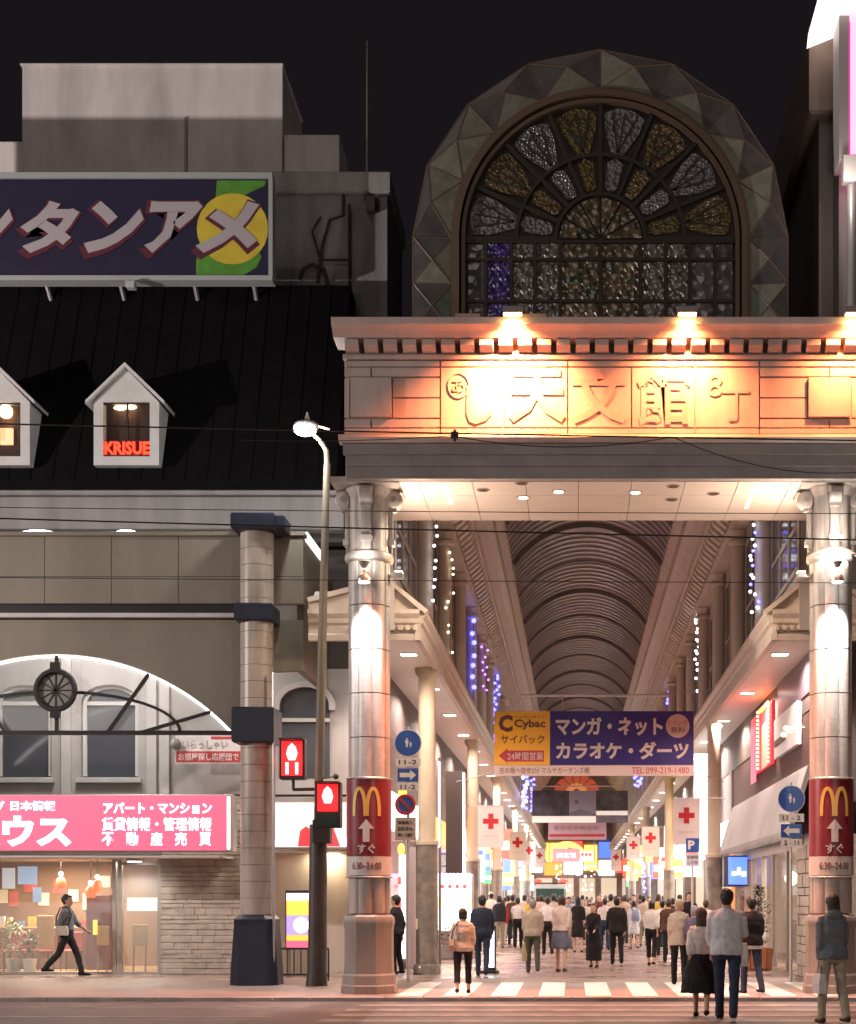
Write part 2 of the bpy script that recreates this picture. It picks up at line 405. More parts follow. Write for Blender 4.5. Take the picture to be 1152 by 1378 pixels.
# lamps on the columns
LAMPM = mat('lamp_metal', (.5, .48, .45), .35, metal=.7)
WHITE_HOT = glow('lamp_white_hot', (1, .97, .95), 16)
for X, lab, big in ((CLX, 'small spotlight on an arm lighting the left gate column', 0), (CRX, 'domed wall lamp lighting the capital and shaft of the right gate column', 1)):
    yl = CY - .62; zl = zc(783)
    o = empty('column_lamp', (X, CY - .36, zl), lab, 'lamp')
    MB().tube([(X, CY - .34, zl + .12), (X, yl + .05, zl + .14), (X, yl, zl + .08)], .022, 8).build('arm', LAMPM, o, True)
    MB().lathe((X, yl), [(.03, zl + .18), (.05, zl + .20), (.09, zl + .27), (.095, zl + .28)], 18).build('up_dish', LAMPM, o, True)
    MB().lathe((X, yl), [(.10, zl - .05), (.11, zl), (.08, zl + .06), (.03, zl + .10)], 18).build('housing', LAMPM, o, True)
    MB().lathe((X, yl), [(.09, zl - .062), (.09, zl - .052)], 18).build('lens', WHITE_HOT, o)
    if big:
        mb = MB(); n = 10
        rings = []
        for i in range(n + 1):
            t = PI * i / n
            rings.append([(X - .42 * math.cos(t) * s, CY - .30 - (.34 * math.sin(t)) * s, zc(748) + hgt) for s, hgt in ((1.0, 0), (.7, .09), (.25, .15), (.2, .13), (.68, .065), (.97, -.02))])
        mb.rings(rings).build('dome_shade', mat('shade_white', (.8, .76, .7), .4), o, True)
        MB().box(X - .10, X + .10, CY - .62, CY - .42, zc(766), zc(757)).build('bulb_box', WHITE_HOT, o)
        lamp('POINT', (X, CY - .68, zc(752)), 26, (1, .90, .80), .06, parent=o)
        lamp('POINT', (X, CY - .75, zc(716)), 10, (1, .88, .76), .06, parent=o)
    lamp('SPOT', (X, yl - .06, zl - .10), 700 if not big else 900, (1, .94, .97) if not big else (1, .93, .88), .05, (X, CY - .30, zl - 2.2), 75, .9, o)
    lamp('POINT', (X, yl - .02, zl + .36), 8 if not big else 12, (1, .93, .88), .05, parent=o)
for X, zz, sg, lab in ((CLX, 764, 1, 'small warm uplight box on the inner side of the left gate capital'), (CRX, 764, -1, 'small warm uplight box on the inner side of the right gate capital')):
    x = X + sg * .50; z = zc(zz); o = empty('uplight', (x, CY, z), lab, 'lamp')
    MB().box(x - .07, x + .07, CY - .10, CY + .10, z - .10, z, .012).build('housing', LAMPM, o)
    MB().box(x - .06, x + .06, CY - .09, CY + .09, z + .002, z + .014).build('lens', glow('uplight_lens', (1, .78, .5), 14), o)
    B('bracket', LAMPM, o, min(x, X + sg * .3), max(x, X + sg * .3), CY - .02, CY + .02, z - .08, z - .04)
    lamp('SPOT', (x + sg * .02, CY - .02, z + .05), 170, (1, .74, .55), .08, (x + sg * 2.6, CY + .5, ZS), 165, .5, o)
# floodlights on top of the cornice
SOD = glow('sodium_lens', (1, .50, .14), 60)
GREYM = mat('grey_metal', (.30, .28, .27), .45, metal=.6)
for px, lit, lab in ((690, 1, 'bright orange floodlight on the cornice, blazing above the character second from left'), (925, 1, 'bright orange floodlight on the cornice above the right characters'), (1150, 1, 'orange floodlight on the right end of the cornice'), (628, 0, 'unlit grey floodlight box leftmost on the cornice'), (718, 0, 'unlit grey floodlight box just right of the brightest floodlight')):
    x = XP(px, 23.7); zt = zf(441)
    o = empty('floodlight', (x, YF - .25, zt), lab, 'floodlight', 'floodlights on the gate cornice')
    if lit:
        yl = YF - .56; zl = zt + .02
        MB().tube([(x, YF - .2, zt), (x, YF - .2, zt + .16), (x, yl, zl + .10)], .02, 8).build('bracket', GREYM, o, True)
        MB().box(x - .16, x + .16, yl - .07, yl + .07, zl - .02, zl + .10, .015).build('housing', GREYM, o)
        MB().box(x - .14, x + .14, yl - .055, yl + .055, zl - .032, zl - .022).build('lens', SOD, o)
        lamp('SPOT', (x, yl, zl - .06), {690: 3700, 925: 1250, 1150: 800}[px], (1, .235, .08), .06, (x, YF - .10, zl - 1.0), 128, 1.0, o)
    else:
        MB().box(x - .20, x + .20, YF - .36, YF - .12, zt + .012, zt + .10, .02).build('housing', mat('beige_metal', (.5, .36, .28), .5), o)
        MB().box(x - .04, x + .04, YF - .28, YF - .2, zt - .02, zt + .02).build('foot', GREYM, o)
# red hamburger-shop banners wrapped round the columns
BRED = mat('banner_red', (.20, .022, .03), .35, var=.1); BWHT = mat('banner_white', (.55, .52, .48), .4)
GOLD = mat('banner_gold', (.62, .38, .08), .35)
def bend(mb, c, r):
    out = []
    for v in mb.v:
        a = v.x / r; rr = r + v.y
        out.append(Vector((c[0] + rr * math.sin(a), c[1] - rr * math.cos(a), v.z)))
    mb.v = out; return mb
def sheet(u0, u1, z0, z1, t0, t1, n=14):
    return MB().rings([[(u0 + (u1 - u0) * i / n, t0, z0), (u0 + (u1 - u0) * i / n, t1, z0), (u0 + (u1 - u0) * i / n, t1, z1), (u0 + (u1 - u0) * i / n, t0, z1)] for i in range(n + 1)])
def bent_text(s, m, parent, c, r, z, w, h, bold=.02):
    text(s, m, parent, (c[0], c[1] - r, z), w, h, bold=bold, name='lettering'); BENDS.append((len(TEXTS) - 1, r))
BENDS = []
for X, lab, extra in ((CLX, 'dark red banner with golden arches on the left gate column', 0), (CRX, 'dark red banner with golden arches on the right gate column', 1)):
    o = empty('column_banner', (X, CY, zc(1178)), lab, 'banner', 'banners on the gate columns'); c = (X, CY); r = .372
    bend(sheet(-.53, .53, zc(1152), zc(1048), 0, .008), c, r).build('red_panel', BRED, o, True)
    bend(sheet(-.53, .53, zc(1178), zc(1152) - .004, 0, .008), c, r).build('white_strip', BWHT, o, True)
    for sgn in (-1, 1):      # golden arches
        pts = []
        for i in range(15):
            t = PI * i / 14
            pts.append((sgn * (.115 - .10 * math.cos(t)), zc(1098) + .46 * math.sin(t) ** .75))
        mb = MB(); rings = []
        for i, (u, z) in enumerate(pts):
            d = Vector((pts[min(i + 1, 14)][0] - pts[max(0, i - 1)][0], pts[min(i + 1, 14)][1] - pts[max(0, i - 1)][1])).normalized()
            w = .028; nn = Vector((-d.y, d.x)) * w
            rings.append([(u + nn.x, .010, z + nn.y), (u - nn.x, .010, z - nn.y), (u - nn.x, .016, z - nn.y), (u + nn.x, .016, z + nn.y)])
        bend(mb.rings(rings), c, r).build('golden_arch', GOLD, o)
    zz = zc(1120)
    mb = MB()
    for (u0, u1, z0, z1) in ((-.055, 0, zz - .16, zz + .06), (0, .055, zz - .16, zz + .06)): mb.box(u0, u1, .010, .016, z0, z1)
    for sgn in (-1, 1):
        mb.add([(0, .012, zz + .06), (sgn * .13, .012, zz + .06), (0, .012, zz + .22), (0, .018, zz + .06), (sgn * .13, .018, zz + .06), (0, .018, zz + .22)], [(0, 1, 2), (3, 5, 4), (0, 3, 4, 1), (1, 4, 5, 2)])
    bend(mb, c, r).build('arrow', BWHT, o)
    bent_text('すぐ', BWHT, o, c, r + .012, zc(1142), .30, .16)
    bent_text('6:30~24:00', BRED, o, c, r + .012, zc(1165), .52, .12, .0)
    for z in (zc(1046), zc(1180)):
        mb = MB().tube([(X + .385 * math.cos(t), CY + .385 * math.sin(t), z) for t in [2 * PI * i / 24 for i in range(25)]], .012, 6)
        mb.build('tie_ring', LAMPM, o, True)
# ---------------------------------------------------------------- stained-glass arch above the gate
LEAD = mat('lead_bar', (.035, .026, .022), .5, metal=.3)
FRAMEB = mat('arch_frame', (.13, .085, .06), .45, metal=.2)
def glassmat(name, c1, c2, rough=.18, scale=9.0):
    m = bpy.data.materials.new(name); m.use_nodes = True; n = m.node_tree.nodes; l = m.node_tree.links; b = n['Principled BSDF']
    g = n.new('ShaderNodeNewGeometry'); vo = n.new('ShaderNodeTexVoronoi'); vo.inputs['Scale'].default_value = scale; vo.feature = 'F1'
    l.new(g.outputs['Position'], vo.inputs['Vector'])
    mx = n.new('ShaderNodeMix'); mx.data_type = 'RGBA'; mx.inputs[6].default_value = (*c1, 1); mx.inputs[7].default_value = (*c2, 1)
    sp = n.new('ShaderNodeSeparateColor'); l.new(vo.outputs['Color'], sp.inputs[0]); l.new(sp.outputs[0], mx.inputs[0]); l.new(mx.outputs[2], b.inputs['Base Color'])
    b.inputs['Roughness'].default_value = rough; b.inputs['Specular IOR Level'].default_value = .8
    bp = n.new('ShaderNodeBump'); bp.inputs['Strength'].default_value = .9; bp.inputs['Distance'].default_value = .05
    l.new(vo.outputs['Distance'], bp.inputs['Height']); l.new(bp.outputs[0], b.inputs['Normal'])
    return m
CRYS = glassmat('glass_crystal', (.09, .085, .09), (.20, .19, .19), .3, 14)
AMBR = glassmat('glass_amber', (.08, .05, .018), (.14, .09, .035), .2, 12)
CRYS2 = glassmat('glass_crystal_clear', (.06, .06, .065), (.24, .23, .23), .2, 22)
AMBR2 = glassmat('glass_amber_green', (.05, .055, .02), (.16, .10, .03), .2, 17)
MOSA = glassmat('glass_mosaic', (.03, .04, .025), (.15, .10, .055), .2, 7)
MOSB = glassmat('glass_mosaic_grey', (.05, .045, .04), (.17, .15, .13), .2, 8)
BLUEG = glassmat('glass_blue', (.03, .02, .12), (.06, .04, .2), .2, 8)
GREYG = glassmat('glass_grey', (.07, .065, .07), (.11, .10, .11), .2, 5)
CREAM = mat('hood_cream', (.20, .195, .155), .4, var=.3, vscale=4)
MAUVE = mat('hood_mauve', (.085, .076, .076), .35, var=.3, vscale=3)
GREENP = mat('hood_green', (.12, .15, .12), .35, var=.2, vscale=3)
YA = 27.6
ac = at(808, 322, YA); AX, AZ = ac.x, ac.z
k = YA / F
arch = empty('arch_window', (AX, YA, 10.9), 'dim round stained-glass arch window with faceted glass hood above the gate', 'window')
zb = 11.0
# backing and moulded frame
poly = [(AX - 190 * k, zb)] + [(AX + 190 * k * math.cos(PI - t), AZ + 190 * k * math.sin(PI - t)) for t in [PI * i / 40 for i in range(41)]] + [(AX + 190 * k, zb)]
MB().prism_y(poly, YA + .02, YA + .15).build('backing', LEAD, arch)
for (r, w, y0, y1) in ((193, 7, YA - .16, YA + .14), (184, 5, YA - .10, YA + .10)):
    pts = [(AX - r * k, zb)] + [(AX + r * k * math.cos(PI - t), AZ + r * k * math.sin(PI - t)) for t in [PI * i / 40 for i in range(41)]] + [(AX + r * k, zb)]
    MB().strip(pts, w * k, y0, y1).build('arch_frame', FRAMEB, arch, True)
def pol(r, a): return (AX + r * k * math.cos(a), AZ + r * k * math.sin(a))
n = 8
for i in range(n):
    a0 = PI - PI * i / n; a1 = PI - PI * (i + 1) / n; am = (a0 + a1) / 2; da = abs(a1 - a0)
    g = (CRYS, CRYS2)[(i // 2) % 2] if i % 2 == 0 else (AMBR, AMBR2)[(i // 2) % 2]
    # outer fan with a scalloped rim
    pts = [pol(116, am + da * .18), pol(150, am + da * .40)] + [pol(170 + 8 * math.sin(PI * t), am + da * (.41 - .82 * t)) for t in [j / 8 for j in range(9)]] + [pol(150, am - da * .40), pol(116, am - da * .18)]
    MB().prism_y(pts, YA - .015, YA + .02).build('pane', g, arch)
    # fan veins
    fv = MB()
    for j in (-1, 0, 1): fv.strip([pol(118, am), pol(172, am + da * .26 * j)], 2 * k, YA - .025, YA - .012)
    c0 = pol(152, am); fv.strip([(c0[0] + 13 * k * math.cos(t), c0[1] + 13 * k * math.sin(t)) for t in [2 * PI * j / 14 for j in range(15)]], 1.6 * k, YA - .026, YA - .013)
    fv.build('lead_vein', LEAD, arch)
    # inner lozenge
    pts = [pol(66, am + da * .20), pol(72, am + da * .30)] + [pol(104, am + da * .26), pol(110, am)] + [pol(104, am - da * .26), pol(72, am - da * .30), pol(66, am - da * .20)]
    MB().prism_y(pts, YA - .015, YA + .02).build('pane', g, arch)
for i in range(n + 1):
    a = PI - PI * i / n; MB().strip([pol(58, a), pol(184, a)], 5 * k, YA - .05, YA + .02).build('lead_bar', LEAD, arch)
for r in (60, 113): MB().strip([pol(r, PI * i / 24) for i in range(25)], 4.5 * k, YA - .055, YA + .02).build('lead_bar', LEAD, arch)
for i in range(6):
    a0 = PI * i / 6 + .03; a1 = PI * (i + 1) / 6 - .03
    MB().prism_y([pol(4, (a0 + a1) / 2)] + [pol(55, a0 + (a1 - a0) * j / 6) for j in range(7)], YA - .015, YA + .02).build('pane', MOSA, arch)
colx = [-180, -154, -120, -88, -54, 0, 54, 88, 120, 154, 180]
rowz = [AZ - 4 * k, AZ - 28 * k, AZ - 84 * k, AZ - 140 * k, zb]
rowz = [z for z in rowz if z > zb] + [zb]
for j in range(len(rowz) - 1):
    for i in range(len(colx) - 1):
        g = GREYG if (i < 2 or i > 7) else (MOSB if 4 > i or i > 5 else MOSA)
        if i == 1 and j < 3: g = BLUEG
        MB().box(AX + (colx[i] + 2.5) * k, AX + (colx[i + 1] - 2.5) * k, YA - .012, YA + .02, rowz[j + 1] + 2.5 * k, rowz[j] - 2.5 * k).build('pane', g, arch)
    MB().box(AX - 182 * k, AX + 182 * k, YA - .045, YA + .021, rowz[j] - 2 * k, rowz[j] + 2 * k).build('lead_bar', LEAD, arch)
for x in colx[1:-1]:
    MB().box(AX + (x - 2) * k, AX + (x + 2) * k, YA - .04, YA + .022, zb, AZ - 5 * k).build('lead_bar', LEAD, arch)
# faceted hood: inner ring, folded mid ring, outer ring
hood = MB().strip([(AX - 198 * k, zb)] + [(AX + 198 * k * math.cos(PI - t), AZ + 198 * k * math.sin(PI - t)) for t in [PI * i / 40 for i in range(41)]] + [(AX + 198 * k, zb)], 5 * k, YA - .12, YA + .2).build('hood', FRAMEB, arch, True)
def hp(r, a, y): x, z = pol(r, a); return Vector((x, y, z))
inn = []; mid = []; out = []
for sgn in (1,):
    nseg = 9
    ang = [PI + .30 - (PI + .60) * i / nseg for i in range(nseg + 1)]
nseg = 8
IN = [hp(200, PI - PI * i / nseg, YA - .04) for i in range(nseg + 1)]
OUT = [hp(251, PI - PI * i / nseg, YA - .10) for i in range(nseg + 1)]
MID = [hp(232, PI - PI * (i + .5) / nseg, YA - .12) for i in range(nseg)]
dz = Vector((0, 0, -62 * k)); nd = 3
IN = [IN[0] + dz * j for j in range(nd, 0, -1)] + IN + [IN[-1] + dz * j for j in range(1, nd + 1)]
OUT = [OUT[0] + dz * j for j in range(nd, 0, -1)] + OUT + [OUT[-1] + dz * j for j in range(1, nd + 1)]
ML = [Vector((AX - 226 * k, YA - .12, AZ)) + dz * (j - .5) for j in range(nd, 0, -1)]
MR = [Vector((AX + 226 * k, YA - .12, AZ)) + dz * (j - .5) for j in range(1, nd + 1)]
MID = ML + MID + MR
random.seed(3)
def facet(a, b, c, m):
    nn = (b - a).cross(c - a).normalized() * .012; ce = (a + b + c) / 3
    q = [p + (ce - p) * .05 for p in (a, b, c)]
    MB().add([p - nn for p in q] + [p + nn for p in q], [(0, 1, 2), (5, 4, 3), (0, 3, 4, 1), (1, 4, 5, 2), (2, 5, 3, 0)]).build('hood_pane', m, hood)
bars = set()
for i in range(len(MID)):
    a, b, c, d, m_ = IN[i], IN[i + 1], OUT[i + 1], OUT[i], MID[i]
    low = i < nd or i >= nd + nseg
    facet(a, b, m_, (CREAM if not low or i in (nd - 1, nd + nseg) else GREENP))
    facet(b, c, m_, CREAM if random.random() < .35 else MAUVE)
    facet(c, d, m_, MAUVE)
    facet(d, a, m_, CREAM if random.random() < .35 else MAUVE)
    for p, q in ((a, m_), (b, m_), (c, m_), (d, m_), (c, d), (b, c)):
        MB().tube([p, q], .02, 6).build('hood_bar', FRAMEB, hood)
# arcade roof shell behind the arch
sh = MB(); rings = []
for y in (YA + .56, 60.0):
    rings.append([Vector((AX + 250 * k * math.cos(PI * i / 16), y, AZ + 250 * k * math.sin(PI * i / 16))) for i in range(17)] + [Vector((AX + 240 * k * math.cos(PI - PI * i / 16), y, AZ + 240 * k * math.sin(PI - PI * i / 16))) for i in range(17)])
sh.rings(rings).build('roof_shell', mat('roof_shell_metal', (.06, .055, .055), .5, metal=.4), arch, True)
# ---------------------------------------------------------------- corner building on the left
WALLW = mat('building_wall', (.40, .375, .365), .7, var=.12, vscale=1.2, stain=.2, bump=.1)
PENT = mat('penthouse_wall', (.86, .79, .77), .8, var=.06, vscale=1.2, stain=.26, bump=.1)
CONC = mat('weathered_concrete', (.27, .255, .25), .85, var=.3, vscale=1.1, stain=.45, bump=.3, bscale=12)
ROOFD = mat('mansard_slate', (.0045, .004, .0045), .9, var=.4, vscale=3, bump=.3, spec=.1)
TRIMW = mat('white_trim', (.52, .50, .49), .5, var=.08)
GLASSD = mat('window_glass_dark', (.075, .08, .095), .08, spec=.8)
FRAMEW = mat('window_frame_white', (.58, .56, .54), .5)
YB = 31.0
BANDG = mat('band_grey', (.22, .205, .20), .7, var=.15, vscale=1.5, stain=.25)
bld = empty('corner_building', (XP(200, YB), YB, 0), 'corner building with dark mansard roof, two white gabled dormers and rooftop boxes', 'building')
zb_ = lambda y: ZP(y, YB)
# upper wall with real window openings: strips round two arched windows
wx = [(-6, 69), (109, 186)]
xl, xr = XP(-330, YB), -4.02
def wall_piece(px0, px1, py0, py1, m=WALLW, name='wall_panel', y0=YB, y1=YB + .3):
    return B(name, m, bld, XP(px0, YB), XP(px1, YB), y0, y1, zb_(py1), zb_(py0))
XE = 772 - 4.02 * F / YB
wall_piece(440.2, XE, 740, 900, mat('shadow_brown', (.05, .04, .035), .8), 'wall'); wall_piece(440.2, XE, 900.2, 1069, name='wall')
for a, b in ((-330, -6), (69.2, 108.8), (186.2, 440)): wall_piece(a, b, 740, 1069, name='wall')
for a, b in wx:
    wall_piece(a, b, 740, 890, name='wall'); wall_piece(a, b, 1046, 1069, name='wall')
    # spandrel above the arched head
    cx_ = (XP(a, YB) + XP(b, YB)) / 2; hw = (XP(b, YB) - XP(a, YB)) / 2; zs = zb_(945)
    pts = [(cx_ + hw, zb_(890.2)), (cx_ - hw, zb_(890.2)), (cx_ - hw, zs)] + [(cx_ - hw * math.cos(PI * i / 12), zs + hw * .62 * math.sin(PI * i / 12)) for i in range(1, 12)] + [(cx_ + hw, zs)]
    MB().prism_y(pts, YB + .002, YB + .25).build('wall', WALLW, bld)
    w = MB().prism_y([(cx_ - hw, zb_(1046)), (cx_ + hw, zb_(1046)), (cx_ + hw, zb_(900)), (cx_ - hw, zb_(900))], YB + .16, YB + .18).build('window', GLASSD, bld)
    fr_ = MB().strip([(cx_ - hw + .05, zb_(1044)), (cx_ - hw + .05, zs)] + [(cx_ - (hw - .05) * math.cos(PI * i / 12), zs + (hw - .05) * .62 * math.sin(PI * i / 12)) for i in range(1, 12)] + [(cx_ + hw - .05, zs), (cx_ + hw - .05, zb_(1044))], .08, YB + .09, YB + .155)
    fr_.box(cx_ - hw + .05, cx_ + hw - .05, YB + .10, YB + .15, zs - .05, zs + .03); fr_.build('frame', FRAMEW, w)
    B('sill', TRIMW, w, cx_ - hw - .08, cx_ + hw + .08, YB - .12, YB - .003, zb_(1054), zb_(1047), .01)
for px in (90, 205, 222):
    B('pilaster_strip', TRIMW, bld, XP(px, YB) - .10, XP(px, YB) + .10, YB - .07, YB - .004, zb_(1069), zb_(760))
cx_ = XP(411, YB); hw = 33 * YB / F; zs = zb_(950)
w = MB().prism_y([(cx_ - hw, zb_(1046)), (cx_ + hw, zb_(1046)), (cx_ + hw, zs)] + [(cx_ + hw * math.cos(PI * i / 14), zs + hw * .75 * math.sin(PI * i / 14)) for i in range(1, 14)] + [(cx_ - hw, zs)], YB - .03, YB - .004).build('window', GLASSD, bld)
MB().strip([(cx_ - hw * 1.12, zs - .1)] + [(cx_ - hw * 1.12 * math.cos(PI * i / 14), zs + hw * .86 * math.sin(PI * i / 14)) for i in range(15)] + [(cx_ + hw * 1.12, zs - .1)], .12, YB - .14, YB - .005).build('frame', TRIMW, w)
B('transom', FRAMEW, w, cx_ - hw, cx_ + hw, YB - .08, YB - .031, zb_(972), zb_(967))
# arcade-side flank of the building
B('side_wall', WALLW, bld, -4.32, -4.02, YB + .302, 60, 4.4, 9.6)
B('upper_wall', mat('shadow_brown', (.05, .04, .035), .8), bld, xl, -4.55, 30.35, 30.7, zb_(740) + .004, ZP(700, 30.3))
B('parapet_band', BANDG, bld, xl, XP(463, 30.0), 29.95, 30.34, ZP(712, 29.95), ZP(668, 29.95), .02)
B('parapet_lip', BANDG, bld, xl, XP(463, 29.9), 29.8, 30.33, ZP(667.6, 29.9), ZP(661, 29.9), .02)
# mansard
zm0, zm1 = ZP(661, 30.3) + .01, ZP(384, 32.2)
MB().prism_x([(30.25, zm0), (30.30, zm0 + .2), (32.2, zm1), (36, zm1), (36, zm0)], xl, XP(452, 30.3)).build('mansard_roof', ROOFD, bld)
roof = [o for o in bld.children if o.name.startswith('mansard_roof')][0]
s0 = None; x = -13.8; 
while x < XP(448, 30.3):
    if s0 is None: s0 = MB().tube([(x, 30.30, zm0 + .2), (x, 32.2, zm1)], .022, 5).build('seam', ROOFD, roof); xs0 = x
    else: c = s0.copy(); COL.objects.link(c); c.location.x = s0.location.x + x - xs0
    x += .45
# dormers
WARMIN = mat('dormer_room', (.05, .022, .014), .8)
def dormer(pxc, lab, neon):
    yd = 30.22; X = XP(pxc, yd); z = lambda y: ZP(y, yd)
    hw = 44 * yd / F
    d = MB().prism_y([(X - hw, z(626)), (X + hw, z(626)), (X + hw, z(614)), (X - hw, z(614))], yd, yd + 1.9).build('dormer', TRIMW, bld)
    d['label'] = lab
    B('jamb', TRIMW, d, X - hw, X - hw + .19, yd + .003, yd + 1.9, z(614), z(541)); B('jamb', TRIMW, d, X + hw - .19, X + hw, yd + .003, yd + 1.9, z(614), z(541))
    MB().prism_y([(X - hw, z(541)), (X + hw, z(541)), (X, z(496))], yd, yd + 2.2).build('gable', TRIMW, d)
    for s in (-1, 1):
        MB().prism_y([(X + s * (hw + .13), z(546)), (X + s * (hw + .13), z(541)), (X, z(490)), (X, z(495.6))], yd - .12, yd + 2.2).build('gable_roof', TRIMW, d)
    B('room', WARMIN, d, X - hw + .19, X + hw - .19, yd + .22, yd + .24, z(614), z(541))
    B('pane', mat('thin_glass', (.05, .05, .05), .05, alpha=.10, spec=.3), d, X - hw + .19, X + hw - .19, yd + .12, yd + .13, z(614), z(541))
    for zz in (z(541), z(614) - .0): B('sash', LEAD, d, X - hw + .19, X + hw - .19, yd + .04, yd + .12, zz - .03, zz + .03)
    B('sash', LEAD, d, X - .02, X + .02, yd + .06, yd + .115, z(590), z(541) - .03)
    if neon:
        text('KRISUE', glow('neon_red', (1, .035, .008), 2.2), d, (X, yd + .05, z(602)), .92, .26, bold=.03, depth=.02, name='neon_lettering')
        B('neon_board', mat('neon_board', (.06, .01, .01), .6), d, X - .47, X + .47, yd + .085, yd + .10, z(613), z(591))
        for (px, py) in ((pxc - 8, 549), (pxc + 5, 548)):
            MB().ball((XP(px, yd + .15), yd + .15, ZP(py, yd + .15)), .07, sc=(2, 1, .6)).build('ceiling_lamp', glow('warm_lamp', (1, .72, .38), 8), d)
        lamp('POINT', (X, yd + .17, z(556)), .5, (1, .55, .28), .1, parent=d)
    else:
        MB().ball((XP(8, yd + .15), yd + .15, ZP(554, yd + .15)), .14).build('ceiling_lamp', glow('warm_lamp', (1, .72, .38), 8), d)
        B('sofa_lamp', glow('warm_lamp2', (1, .5, .25), 1.4), d, XP(0, yd + .15), XP(17, yd + .15), yd + .15, yd + .2, ZP(598, yd + .15), ZP(576, yd + .15))
        lamp('POINT', (XP(10, yd + .15), yd + .17, z(566)), 1.2, (1, .6, .3), .1, parent=d)
dormer(170, 'white gabled dormer with red neon lettering in its window', 1)
dormer(-4, 'white gabled dormer cut by the left edge with a warm lamp', 0)
# concrete tower and roof boxes
yt = 33.0
tw = B('concrete_tower', CONC, bld, XP(300, yt), XP(521, yt), yt, yt + 2.9, 9.9, ZP(262, yt))
mb = MB(); x0, x1 = XP(366, yt), XP(523, yt)
mb.box(XP(296, yt), x1 + .04, yt - .10, yt + 3.0, ZP(261.8, yt), ZP(233, yt), .03); mb.build('parapet', mat('parapet_pale', (.42, .40, .385), .85, var=.3, vscale=1.3, stain=.4, bump=.3), tw)
pipe = mat('rusty_pipe', (.05, .04, .035), .7, metal=.3)
def pp(*pts): return [at(a, b, yt - .08) for a, b in pts]
for pts, r in ((((462, 262), (462, 290), (444, 296), (434, 330), (428, 380)), .035), (((470, 275), (470, 395)), .03), (((428, 350), (470, 350)), .025), (((490, 268), (508, 268), (508, 284)), .03),
               (((404, 375), (408, 362), (420, 356), (436, 362), (440, 378), (440, 420)), .04), (((432, 292), (420, 312), (430, 345)), .025)):
    MB().tube(pp(*pts), r, 6).build('pipe', pipe, tw, True)
B('vent_box', pipe, tw, XP(494, yt), XP(506, yt), yt - .22, yt - .003, ZP(288, yt), ZP(270, yt))
yp = 36.5
B('penthouse', PENT, bld, XP(30, yp), XP(380, yp), yp, yp + 2.6, 14.6, ZP(90, yp))
B('penthouse_coping', PENT, bld, XP(28, yp), XP(381.5, yp), yp - .06, yp + 2.66, ZP(90, yp) + .002, ZP(86, yp), .02)
B('rooftop_box', PENT, bld, XP(386, yp), XP(459, yp), yp - .3, yp + 1.0, 14.6, ZP(181, yp - .3), .02)
B('rooftop_box', PENT, bld, XP(-60, yp), XP(29, yp), yp + .4, yp + 2, 14.6, ZP(190, yp + .4), .02)
MB().tube([at(250, 235, yp - .05), at(250, 158, yp - .05)], .03, 6).build('pipe', GREYM, bld)
rod = MB().tube([at(494, 262, 34.5), at(494, 120, 34.5), at(494, 55, 34.5)], [.03, .022, .012], 6).build('lightning_rod', mat('rod_metal', (.25, .2, .15), .4, metal=.5)); tag(rod, 'thin lightning rod standing on the weathered concrete rooftop tower', 'lightning rod')
# ground-floor shop: stone wall, glazed front, room
SPLIT = mat('split_stone', (.47, .405, .35), .85, var=.22, vscale=3.5, bump=.9, bscale=9)
DARKM0 = mat('chair_metal', (.08, .075, .07), .4, metal=.5)
BROWN = mat('shop_brown', (.22, .13, .08), .6, var=.15)
WOOD = mat('light_wood', (.42, .26, .12), .5, var=.2, vscale=6)
ALU = mat('aluminium', (.45, .42, .40), .4, metal=.5)
GLASS = mat('shop_glass', (.9, .95, .95), .04, alpha=.12, spec=.7)
stw = MB().box(XP(217, YB), XP(335, YB), YB + .10, YB + .35, 0, zb_(1070)).build('stone_wall', SPLIT, bld)
random.seed(11)
row = 0; z = 0.0
sm = []
while z < zb_(1072):                      # irregular split-stone courses, each stone its own piece
    h = random.choice((.09, .12, .15)); h = min(h, zb_(1071) - z); x = XP(217, YB)
    while x < XP(335, YB) - .02:
        w = random.uniform(.2, .5); w = min(w, XP(335, YB) - x); d = random.uniform(0, .022)
        if h > .03 and w > .05: B('stone', SPLIT, stw, x + .002, x + w - .002, YB + .0 - d, YB + .102, z + .002, z + h - .002, min(.012, h * .2))
        x += w
    z += h
shop = empty('estate_agent_shop', (XP(60, YB), YB, 0), 'glass-fronted shop interior under the pink sign with posters, lamps and wooden boards', 'shop')
sx0, sx1 = XP(-200, YB), XP(216, YB)
B('room_back', BROWN, shop, sx0, sx1, YB + 3.2, YB + 3.3, 0, 2.6); B('room_ceiling', mat('shop_ceiling', (.55, .5, .45), .7), shop, sx0, sx1, YB + .2, YB + 3.2, 2.42, 2.5)
B('room_floor', WOOD, shop, sx0, sx1, YB + .3, YB + 3.2, .0, .03); B('room_side', BROWN, shop, sx1 - .1, sx1 - .005, YB + .36, YB + 3.2, .03, 2.42)
B('lintel', ALU, shop, sx0, sx1, YB, YB + .12, zb_(1150), zb_(1071))
for px in (-90, -10, 153, 161, 214): B('mullion', ALU, shop, XP(px, YB) - .04, XP(px, YB) + .04, YB + .02, YB + .12, 0, zb_(1151))
B('transom', ALU, shop, XP(162, YB), XP(213, YB), YB + .03, YB + .1, zb_(1164), zb_(1160))
for a, b in ((-88, -12), (-8, 151.5), (163, 212.5)): B('pane', GLASS, shop, XP(a, YB), XP(b, YB), YB + .06, YB + .07, .05, zb_(1151))
B('floor_track', ALU, shop, sx0, sx1, YB + .01, YB + .13, 0, .05)
POST = [glow('poster_blue', (.45, .62, .85), .55), glow('poster_pale', (.7, .75, .8), .5), glow('poster_white', (.85, .8, .75), .5)]
